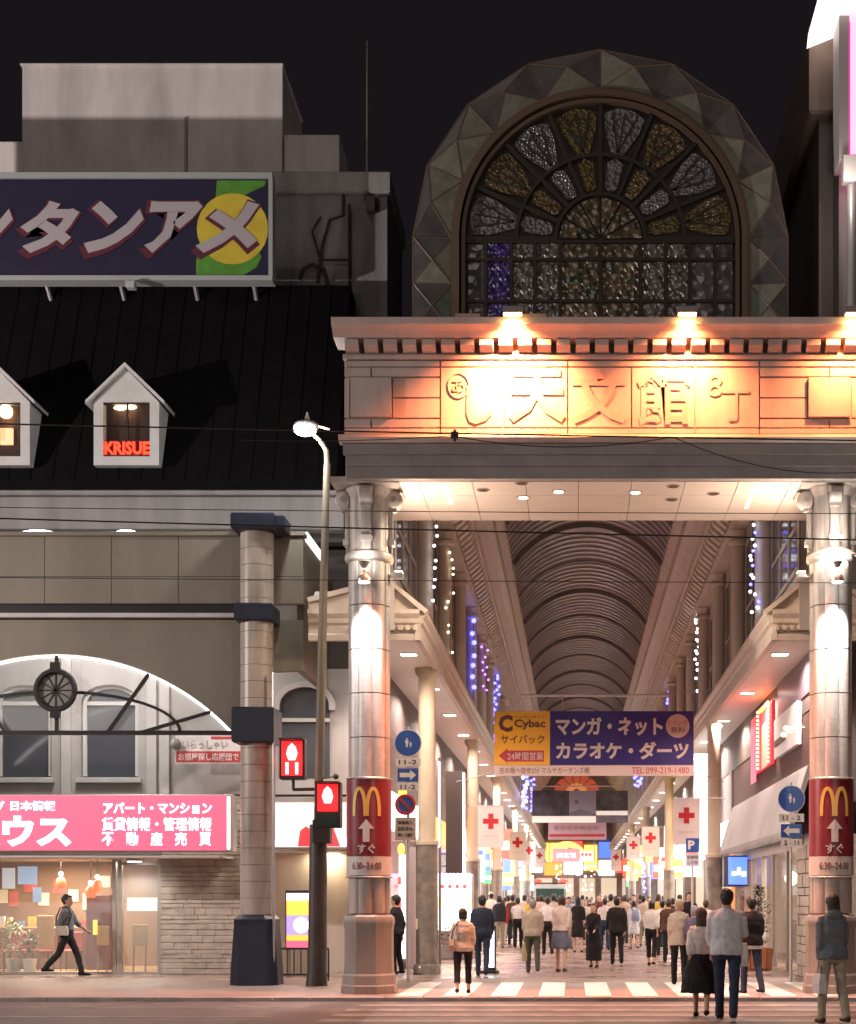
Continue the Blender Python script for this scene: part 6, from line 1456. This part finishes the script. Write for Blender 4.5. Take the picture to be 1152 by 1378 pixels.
def person(px, feet, top, lab, face=0, sex='m', topc='white', bot='trousers', botc='black', hair='black', long=0, shoes='black', step=.35, arms=(.25, -.25), bend=(.25, .25), sleeve='long', hem=.0, skirt_len=.45, z0=0.0, hood=False, hat=None, detail=None, near=False, width=1.0, lean=0.0, untuck=False, jacket=False, group='people walking in the arcade', belt=None, aout=(.10, .10), shoec=None):
    NP[0] += 1; seed = NP[0] * 3.7
    Y = (EYE - z0) * F / (feet - HY); H = EYE - z0 + (HY - top) / F * Y; X = XP(px, Y)
    s = H / 1.70; vox = (.011 if near else (.017 if Y < 36 else .024)) 
    f = sex == 'f'; W = width
    sh = (.150 if f else .172) * W; hipw = .09 * W
    # legs: a = thigh swing, kb = knee bend
    def leg(sd, a, kb):
        hip = Vector((sd * hipw, 0, .90)); kn = hip + Vector((sd * .005, math.sin(a) * .42, -math.cos(a) * .42)); b = a - kb
        an = kn + Vector((0, math.sin(b) * .40, -math.cos(b) * .40)); return hip, kn, an, b
    A = step
    legs = [leg(-1, A, .10 + .15 * abs(A)), leg(1, -A * .8, .12 + .75 * max(0, A))]
    low = min(l[2].z for l in legs) - .075
    up = Vector((0, 0, -low))                 # put the lower foot on the ground
    legs = [tuple(v + up for v in l[:3]) + (l[3],) for l in legs]
    zo = up.z; LN = lambda z: lean * max(0, z - .95)
    T = lambda z: Vector((0, LN(z), z + zo))
    def armj(sd, sw, bd, out):
        S = T(1.385) + Vector((sd * sh, 0, 0)); E_ = S + Vector((sd * math.sin(out) * .28, math.sin(sw) * .28, -math.cos(sw) * .28 * math.cos(out)))
        b = sw + bd; Wr = E_ + Vector((-sd * .02, math.sin(b) * .25, -math.cos(b) * .25)); return S, E_, Wr, b
    armsj = [armj(-1, arms[0], bend[0], aout[0]), armj(1, arms[1], bend[1], aout[1])]
    # ---- body
    mb = MB()
    tor = [(.84, .12 * W, .09, 0, 0), (.93, .145 * W, .10, 0, -.005), (1.05, (.125 if f else .14) * W, .10, 0, 0), (1.22, (.13 if f else .148) * W, .108, 0, .0), (1.33, (.13 if f else .148) * W, .095, 0, 0), (1.39, .11 * W, .075, 0, 0), (1.45, .065, .062, 0, 0), (1.53, .052, .058, 0, .012)]
    oval(mb, [(z + zo, a, b, cx, cy + LN(z)) for z, a, b, cx, cy in tor])
    hc = T(1.592) + Vector((0, .012, 0))
    oval(mb, [(hc.z + z * 1.05, a * 1.08, b * 1.08, 0, hc.y + y) for z, a, b, y in ((-.112, .028, .03, .045), (-.10, .045, .05, .035), (-.065, .058, .075, .018), (-.02, .067, .088, .006), (.03, .074, .096, -.002), (.07, .068, .088, -.008), (.095, .048, .062, -.01), (.108, .02, .03, -.01))], 20, 2.1)
    mb.ball((0, hc.y + .098, hc.z - .028), .017, 8, 6, (.8, 1.1, 1.4)); mb.ball((0, hc.y + .09, hc.z - .008), .011, 6, 5, (.8, 1, 2.2))
    mb.ball((0, hc.y + .084, hc.z - .064), .018, 8, 5, (1.3, .6, .55))
    for sd in (-1, 1): mb.ball((sd * .077, hc.y - .006, hc.z - .012), .026, 8, 6, (.45, .8, 1.25))
    for (S, E_, Wr, b) in armsj:
        limb(mb, [(Vector((S.x * .6, S.y, S.z)), .045), (S + Vector((0, 0, -.01)), .048), ((S + E_) / 2, .046), (E_, .038), ((E_ * .6 + Wr * .4), .036), (Wr, .025)], 10)
        d = Vector((0, math.sin(b), -math.cos(b))); sdv = Vector((0, math.cos(b), math.sin(b))); xs_ = 1 if S.x > 0 else -1
        limb(mb, [(Wr, .024), (Wr + d * .03, .036, .5), (Wr + d * .075, .040, .45), (Wr + d * .095, .034, .45)], 10)
        if near or Y < 36:
            for j, (off, ln) in enumerate(((-.030, .060), (-.010, .070), (.011, .068), (.030, .052))):
                q = Wr + d * .085 + sdv * off; curl = Vector((-xs_ * .02, 0, 0))
                limb(mb, [(q, .0095), (q + d * ln * .5 + curl * .3, .009), (q + d * ln * .85 + curl * 1.2, .0085), (q + d * ln + curl * 1.9, .007)], 7)
            q = Wr + d * .03 + sdv * .028; limb(mb, [(q, .012), (q + d * .03 + sdv * .022, .0105), (q + d * .062 + sdv * .026 + Vector((-xs_ * .012, 0, 0)), .0085)], 7)
    for (hp_, kn, an, b) in legs:
        lk = .80 if bot == 'trousers' else .95; limb(mb, [(hp_ + Vector((0, 0, .04)), .082 * lk), (hp_, .082 * lk), ((hp_ + kn) / 2, .068 * lk), (kn, .049 * lk), (kn * .7 + an * .3 + Vector((0, -.008, 0)), .051 * lk), (an, .034), (an + Vector((0, 0, -.04)), .036)], 12)
        limb(mb, [(an + Vector((0, -.05, -.045)), .03), (an + Vector((0, .03, -.042)), .034, .8), (an + Vector((0, .12, -.052)), .034, .55), (an + Vector((0, .17, -.055)), .02, .5)], 10)
    body = soft(mb, 'person', SKIN, None, vox * (.75 if near else 1.0))
    body.location = (X, Y, z0); body.scale = (s, s, s); body.rotation_euler = (0, 0, R(face + (random.Random(int(seed * 7)).uniform(-16, 16))))
    tag(body, lab, 'person', group)
    # ---- trousers / skirt / shorts
    g = .016
    if bot in ('trousers', 'shorts', 'cropped'):
        mb = MB(); oval(mb, [(z + zo, a + g, b + g, 0, cy + LN(z)) for z, a, b, cy in ((.80, .12 * W, .09, 0), (.86, .15 * W, .115, -.008), (.93, .162 * W, .122, -.012), (1.0, .145 * W, .108, -.002), (1.03, .138 * W, .102, 0))])
        for (hp_, kn, an, b) in legs:
            e = .42 if bot == 'shorts' else (.72 if bot == 'cropped' else 1.0)
            P = [(hp_ + Vector((0, 0, .03)), .092), (hp_ + Vector((0, 0, -.04)), .092), ((hp_ + kn) / 2, .080), (kn, .066)]
            if bot == 'shorts': P = P[:2] + [((hp_ + kn) / 2, .088), (kn * .85 + hp_ * .15, .088)]
            elif bot == 'cropped': P += [(kn * .5 + an * .5, .064), (kn * .3 + an * .7, .062)]
            else: P += [(kn * .6 + an * .4, .064), (kn * .2 + an * .8, .056), (an + Vector((0, 0, -.035)), .058)]
            limb(mb, P, 14)
        soft(mb, {'trousers': 'trousers', 'shorts': 'shorts', 'cropped': 'trousers'}[bot], C(botc), body, vox, .007, seed)
    else:
        z1 = 1.03; L_ = skirt_len; n = 7
        rows = []
        for i in range(n):
            t = i / (n - 1); fl = .16 + (.05 if bot == 'skirt' else .10) * min(1, t * 1.6) + (.0 if bot == 'skirt' else .06 * t)
            rows.append((z1 - L_ * t + zo, fl * W * (.86 if i == 0 else 1), (fl - .035) * (.82 if i == 0 else 1), 0, -.008))
        mb = MB(); oval(mb, rows[::-1], 22, 2.0); soft(mb, 'skirt', C(botc), body, vox, .013, seed)
    # ---- top
    mb = MB(); bz = .86 if (untuck or jacket) else .99; gg = .022 + (.016 if jacket else 0) + (.008 if untuck else 0)
    if hem: bz = hem
    rows = [(bz, (.172 if bz < .95 else .135) * W, .122, -.004), (.93, .170 * W, .124, -.008)] if bz < .93 else [(bz, .138 * W, .104, 0)]
    rows += [(1.05, (.135 if f else .152) * W, .106, 0), (1.22, (.142 if f else .160) * W, .116, 0), (1.33, (.142 if f else .162) * W, .106, 0), (1.385, .125 * W, .088, -.002), (1.43, .078, .064, -.004), (1.458, .06 , .056, -.002)]
    oval(mb, [(z + zo, a + gg, b + gg, 0, cy + LN(z)) for z, a, b, cy in rows])
    for (S, E_, Wr, b) in armsj:
        P = [(Vector((S.x * .45, S.y, S.z + .004)), .046 + gg * .4), (S + Vector((0, 0, -.022)), .056 + gg * .4), (S * .8 + E_ * .2, .057 + gg * .4), ((S + E_) / 2, .050 + gg * .5)]
        if sleeve == 'short': P += [((S * .35 + E_ * .65), .056 + gg * .6)]
        else:
            P += [(E_, .044 + gg * .6), (E_ * .5 + Wr * .5, .038 + gg * .6)]
            if sleeve == 'long': P += [(Wr, .031 + gg * .5)]
        limb(mb, P, 12)
    if hood: mb.ball((0, LN(1.45) - .085, 1.44 + zo), .10, 12, 8, (1.25, .7, .75))
    soft(mb, 'jacket' if jacket else 'shirt', C(topc), body, vox, .011 if near else .009, seed + 5)
    # ---- shoes
    for (hp_, kn, an, b) in legs:
        mb = MB(); limb(mb, [(an + Vector((0, -.07, -.045)), .034), (an + Vector((0, -.03, -.035)), .044), (an + Vector((0, .05, -.042)), .044, .8), (an + Vector((0, .13, -.05)), .045, .6), (an + Vector((0, .19, -.055)), .028, .6)], 12)
        soft(mb, 'shoe', C(shoes), body, vox)
        if shoes == 'white' or shoec:
            q = MB(); limb(q, [(an + Vector((0, -.08, -.068)), .040, .25), (an + Vector((0, .05, -.070)), .047, .22), (an + Vector((0, .19, -.072)), .034, .22)], 10); soft(q, 'sole', C('white'), body, vox * .7)
    # ---- hair, eyes
    mb = MB(); h0 = (0, hc.y - .022, hc.z + .028)
    mb.ball(h0, .102, 18, 12, (.90, 1.06, 1.0)); mb.ball((0, hc.y - .035, hc.z - .03), .078, 14, 8, (.95, .85, 1.0))
    mb.ball((0, hc.y + .058, hc.z + .078), .05, 10, 6, (1.35, .7, .55))
    if not f and hair != 'grey':
        rnd = random.Random(int(seed * 10))
        for i in range(14): a = rnd.uniform(0, 2 * PI); t = rnd.uniform(.2, 1.2); mb.ball((.075 * math.cos(a) * math.sin(t), h0[1] + .08 * math.sin(a) * math.sin(t) - .005, h0[2] + .085 * math.cos(t)), .026, 6, 5)
    if long:
        limb(mb, [(Vector((0, hc.y - .05, hc.z + .03)), .085, .7), (Vector((0, hc.y - .06, hc.z - .08)), .088, .55), (Vector((0, hc.y - .065 - .01, hc.z - .12 - long * .5)), .082, .42), (Vector((0, hc.y - .075, hc.z - .12 - long)), .05, .4)], 14)
    elif f: 
        for sd in (-1, 1): mb.ball((sd * .058, hc.y - .02, hc.z - .055), .042, 10, 8, (.75, 1.15, 1.5))
    hr = soft(mb, 'hair', HAIRC[hair], body, min(vox, .014), .006, seed, 1)
    if hat:
        q = MB().lathe((0, hc.y - .01), [(.105, hc.z + .04), (.102, hc.z + .08), (.08, hc.z + .13), (.03, hc.z + .145)], 18); q.ball((0, hc.y + .10, hc.z + .045), .075, 12, 5, (1, 1, .12)); q.build('cap', C(hat), None, True, origin=(0, 0, 0)).parent = body
    if face and abs(face) > 60 or near:
        for sd in (-1, 1):
            MB().ball((sd * .029, hc.y + .080, hc.z + .005), .0125, 8, 6, (1.2, .7, .75)).build('eye', mat('eye_white', (.6, .57, .54), .2), None, True, origin=(0, 0, 0)).parent = body
            MB().ball((sd * .029, hc.y + .0868, hc.z + .005), .0062, 8, 6).build('pupil', SBK, None, True, origin=(0, 0, 0)).parent = body
        MB().ball((0, hc.y + .0905, hc.z - .064), .016, 8, 5, (1.3, .35, .3)).build('lips', mat('lips', (.36, .12, .11), .4), None, True, origin=(0, 0, 0)).parent = body
    body['_h'] = 0; del body['_h']
    return body, armsj, hc, zo
def local(mb, name, m, body, smooth=True):
    o = mb.build(name, m, None, smooth, origin=(0, 0, 0)); o.parent = body; return o
def handbag(body, aj, i, c, name='handbag', w=.26, h=.22, label=None):
    """a bag hanging from the hand, a thing of its own placed at the hand"""
    S, E_, Wr, b = aj[i]; d = Vector((0, math.sin(b), -math.cos(b))); p = Wr + d * .10
    M = Matrix.LocRotScale(body.location, body.rotation_euler, body.scale)
    mb = MB(); mb.rings([[(p.x + a * .5 * e, p.y + bb * .5 * w, p.z - .10 - hh) for a, bb in ((-1, -1), (1, -1), (1, 1), (-1, 1))] for e, hh in ((.10, h), (.11, h * .5), (.07, 0))])
    mb2 = MB().tube([(p.x, p.y - .07, p.z - .10), (p.x, p.y - .05, p.z - .01), (p.x, p.y, p.z + .012), (p.x, p.y + .05, p.z - .01), (p.x, p.y + .07, p.z - .10)], .008, 6)
    mb.v = [M @ v for v in mb.v]; mb2.v = [M @ v for v in mb2.v]
    zmin = min(v.z for v in mb.v); o = empty(name, M @ p, label, 'bag')
    mb.build('bag_body', C(c), o); mb2.build('handle', C('brown'), o, True)
def shoulder_bag(body, c, zo, side, label, strapc='brown', big=1.0):
    M = Matrix.LocRotScale(body.location, body.rotation_euler, body.scale)
    p = Vector((side * .22, -.03, .98 + zo)); w = .15 * big; h = .24 * big
    mb = MB(); mb.rings([[(p.x + a * .05, p.y + b_ * w * e, z) for a, b_ in ((-1, -1), (1, -1), (1, 1), (-1, 1))] for e, z in ((1, p.z - h / 2), (1.05, p.z), (.85, p.z + h / 2))])
    q = MB().tube([(p.x, p.y - .12, p.z + h / 2), (side * .20, -.15, 1.25 + zo), (side * .10, -.10, 1.44 + zo), (side * .08, 0, 1.475 + zo), (side * .14, .14, 1.30 + zo), (p.x, p.y + .12, p.z + h / 2)], .013, 6)
    mb.v = [M @ v for v in mb.v]; q.v = [M @ v for v in q.v]
    o = empty('shoulder_bag', M @ p, label, 'bag'); mb.build('bag_body', C(c), o); q.build('strap', C(strapc), o, True)
def backpack(body, c, zo, label):
    M = Matrix.LocRotScale(body.location, body.rotation_euler, body.scale)
    mb = MB(); oval(mb, [(1.0 + zo, .12, .06, 0, -.20), (1.06 + zo, .145, .09, 0, -.22), (1.25 + zo, .14, .085, 0, -.22), (1.36 + zo, .11, .06, 0, -.19), (1.40 + zo, .05, .03, 0, -.18)], 18, 2.6)
    mb.v = [M @ v for v in mb.v]; o = empty('backpack', M @ Vector((0, -.2, 1.0 + zo)), label, 'bag'); mb.build('bag_body', C(c), o, True)
    q = MB()
    for sd in (-1, 1): q.tube([(sd * .09, -.16, 1.38 + zo), (sd * .10, 0, 1.47 + zo), (sd * .11, .13, 1.32 + zo), (sd * .13, .05, 1.12 + zo), (sd * .11, -.15, 1.06 + zo)], .014, 6)
    q.v = [M @ v for v in q.v]; q.build('strap', C('charcoal'), o, True)
RZ = -.06
# nearest people, on the road and the crossing
b, aj, hc, zo = person(978, 1373, 1195, 'man in a pale grey untucked shirt, dark jeans and white-soled sneakers', topc='lightgrey', botc='jeans', shoes='charcoal', shoec=1, step=.24, untuck=True, sleeve='mid', arms=(.05, .35), bend=(.3, 1.15), z0=RZ, near=True, width=1.08, hair='black', face=-6)
handbag(b, aj, 1, 'white', 'plastic_bag', .26, .30, 'white plastic bag hanging from the hand of the man in the grey shirt')
b, aj, hc, zo = person(944, 1369, 1220, 'woman in a white blouse and wide black skirt left of the man in grey', sex='f', topc='white', bot='wide', botc='black', skirt_len=.62, hair='brown', long=.28, step=.30, arms=(-.30, .2), bend=(.4, .3), z0=RZ, near=True, sleeve='mid')
b, aj, hc, zo = person(1120, 1377, 1203, 'woman in a grey sweater and beige trousers with a dark ponytail at the right edge', sex='f', topc='grey', botc='khaki', hair='brown', long=.16, step=.20, arms=(-.15, .15), bend=(.35, .3), z0=RZ, near=True, untuck=True, width=1.06, face=4, hood=True, shoes='brown')
handbag(b, aj, 0, 'white', 'plastic_bag', .22, .26, 'white plastic bag held low by the woman at the right edge')
b, aj, hc, zo = person(1011, 1337, 1207, 'man in a black jacket with a white shirt hem and dark jeans', topc='black', botc='jeans', step=.18, jacket=True, near=True, arms=(.1, .1), bend=(.4, .5), width=1.04, face=5, shoes='charcoal')
local(MB().lathe((0, -.005), [(.205, .80 + zo), (.208, .87 + zo)], 22, lambda t: 1 - .28 * abs(math.sin(t))), 'shirt_hem', C('white'), b)
b, aj, hc, zo = person(623, 1337, 1222, 'woman in a loose cream blouse and dark cropped trousers crossing the zebra', sex='f', topc='cream', bot='cropped', botc='black', hair='black', step=-.26, untuck=True, near=True, sleeve='mid', arms=(.2, -.1), bend=(.3, .4), width=1.14)
shoulder_bag(b, 'beige', zo, -1, 'beige bag on the shoulder of the woman in the cream blouse')
b, aj, hc, zo = person(914, 1325, 1210, 'person with blond grey hair in a long beige jacket and black trousers', sex='f', topc='beige', botc='black', hair='blond', step=.16, jacket=True, hem=.80, arms=(-.15, .2), bend=(.3, .3), near=True, face=-4)
b, aj, hc, zo = person(935, 1326, 1219, 'grey-haired person in a dark purple top half hidden behind the woman in the wide skirt', sex='f', topc='purple', botc='charcoal', hair='grey', step=.12, untuck=True)
# in the arcade
b, aj, hc, zo = person(649, 1313, 1205, 'man in a dark navy jacket and jeans beside the glowing standing sign', topc='navy', botc='jeans', step=.20, jacket=True, arms=(-.1, .2))
b, aj, hc, zo = person(717, 1309, 1210, 'man in a beige shirt and olive trousers carrying a yellow shopping bag', topc='beige', botc='olive', hair='grey', step=.22, untuck=True, arms=(.2, -.1), sleeve='mid', shoes='brown')
handbag(b, aj, 0, 'tan', 'shopping_bag', .34, .42, 'large yellow paper shopping bag in the hand of the man in olive trousers')
b, aj, hc, zo = person(756, 1308, 1205, 'woman in a pale pink blouse and grey-blue knee skirt', sex='f', topc='pinkish', bot='skirt', botc='greyblue', skirt_len=.50, hair='brown', step=.12, untuck=True, sleeve='mid', hem=.92, shoes='brown', width=1.1)
b, aj, hc, zo = person(799, 1302, 1216, 'woman dressed all in black facing the camera with hands joined', face=180, sex='f', topc='black', bot='skirt', botc='black', skirt_len=.84, hair='brown', step=.06, arms=(.35, .35), bend=(.75, .75), aout=(-.05, -.05))
b, aj, hc, zo = person(830, 1298, 1207, 'man in a black suit walking away in the middle', topc='black', botc='black', jacket=True, hem=.80, step=.20, face=3)
b, aj, hc, zo = person(877, 1299, 1212, 'woman in a white blouse and black cropped trousers', sex='f', topc='white', bot='cropped', botc='black', hair='black', step=.18, sleeve='mid', arms=(.1, -.35), bend=(.2, .5), untuck=True, hem=.93)
b, aj, hc, zo = person(778, 1282, 1207, 'woman in a black dress with long black hair', sex='f', topc='black', bot='skirt', botc='black', skirt_len=.55, hair='black', long=.32, step=.12, sleeve='mid')
b, aj, hc, zo = person(737, 1285, 1207, 'man in a white shirt and black trousers left of the woman in pink', topc='white', botc='black', step=.18, sleeve='mid')
b, aj, hc, zo = person(697, 1276, 1208, 'man in a white shirt and black trousers right of the person in red', topc='white', botc='black', step=-.2, sleeve='short')
b, aj, hc, zo = person(677, 1273, 1211, 'person in a red top and pale trousers', sex='f', topc='red', botc='cream', hair='brown', step=.2, untuck=True)
b, aj, hc, zo = person(661, 1266, 1201, 'person in a white top, cap and grey shorts on the left', topc='white', bot='shorts', botc='greyblue', hat='white', step=.15, sleeve='short', untuck=True)
b, aj, hc, zo = person(814, 1279, 1209, 'person in a white shirt and jeans behind the woman in black', topc='white', botc='jeans', hair='black', step=.15, sleeve='short')
b, aj, hc, zo = person(853, 1277, 1212, 'woman with a blue-grey backpack and grey skirt', sex='f', topc='lightgrey', bot='skirt', botc='lightgrey', skirt_len=.5, hair='brown', step=.15)
backpack(b, 'skyblue', zo, 'blue-grey backpack on the back of the woman in the grey skirt')
b, aj, hc, zo = person(891, 1286, 1212, 'person in a white shirt half hidden behind the white blouse', topc='white', botc='charcoal', step=.15, untuck=True)
b, aj, hc, zo = person(900, 1295, 1210, 'person in a dusky brown top left of the blond head', topc='brown', botc='charcoal', hair='brown', step=.15, untuck=True)
b, aj, hc, zo = person(927, 1288, 1200, 'man in a black shirt walking towards the camera on the right', face=180, topc='black', botc='black', step=.2, untuck=True)
b, aj, hc, zo = person(950, 1290, 1212, 'dark-haired person in white behind the woman in the wide skirt', topc='white', botc='black', hair='brown', step=.1)
b, aj, hc, zo = person(533, 1311, 1205, 'person in dark clothes standing half hidden behind the left gate column', topc='charcoal', botc='black', step=.05, face=60, sex='m', untuck=True)
b, aj, hc, zo = person(90, 1313, 1201, 'man in a dark vest and grey sleeves walking right past the shop window', face=-90, topc='grey', botc='charcoal', step=.42, arms=(.45, -.35), bend=(.5, .3), sleeve='mid', near=True, group=None)
shoulder_bag(b, 'cream', zo, 1, 'pale bag slung from the man walking past the shop window', 'black', .8)
rnd = random.Random(4)
far = [(672, 47), (690, 50), (712, 49), (729, 51), (745, 47), (765, 46), (787, 48), (806, 50), (822, 47), (841, 51), (866, 49), (886, 47), (906, 47), (680, 64), (697, 66), (717, 64), (741, 64), (762, 62), (777, 63), (795, 61), (815, 63), (830, 65), (853, 57), (873, 66), (893, 66), (684, 56), (706, 58), (724, 60), (748, 55), (767, 52), (789, 57), (821, 55), (838, 58), (845, 66), (862, 62), (885, 58), (905, 56), (915, 52), (712, 72), (733, 75), (757, 70), (771, 78), (784, 68), (796, 74), (806, 66), (828, 76), (868, 74), (778, 90), (790, 96), (765, 100), (805, 92), (752, 94), (835, 98), (720, 98), (848, 88)]
cols = ['white', 'black', 'navy', 'charcoal', 'cream', 'grey', 'maroon', 'skyblue', 'yellow', 'beige', 'brown', 'pinkish']
colw = {'white': 'white', 'black': 'black', 'navy': 'navy', 'charcoal': 'charcoal', 'cream': 'cream', 'grey': 'grey', 'maroon': 'maroon', 'skyblue': 'pale blue', 'yellow': 'yellow', 'beige': 'beige', 'brown': 'brown', 'pinkish': 'pinkish'}
order = ['', 'second ', 'third ', 'fourth ', 'fifth ', 'sixth ']; cnt = {}
for (px, Y) in sorted(far):
    c = rnd.choice(cols); q = rnd.random() < .5; fy = HY + EYE * F / Y; ty = HY - rnd.uniform(-.06, .12) * F / Y
    cnt[c] = cnt.get(c, 0) + 1
    person(px, fy, ty, 'small far figure in a %s top in the crowd, %sfrom the left' % (colw[c], ['first ', 'second ', 'third ', 'fourth ', 'fifth ', 'sixth ', 'seventh ', 'eighth ', 'ninth ', 'tenth ', 'eleventh ', 'twelfth ', 'thirteenth '][cnt[c] - 1]), sex='f' if q else 'm', topc=c, botc=rnd.choice(['black', 'charcoal', 'jeans', 'khaki']), bot='trousers', hair=rnd.choice(['black', 'black', 'brown', 'grey']), step=rnd.uniform(-.25, .25), untuck=True, face=rnd.choice([0, 0, 0, 180]), group='far crowd in the arcade')
# ---------------------------------------------------------------- finish
finish_people()
finish_texts()
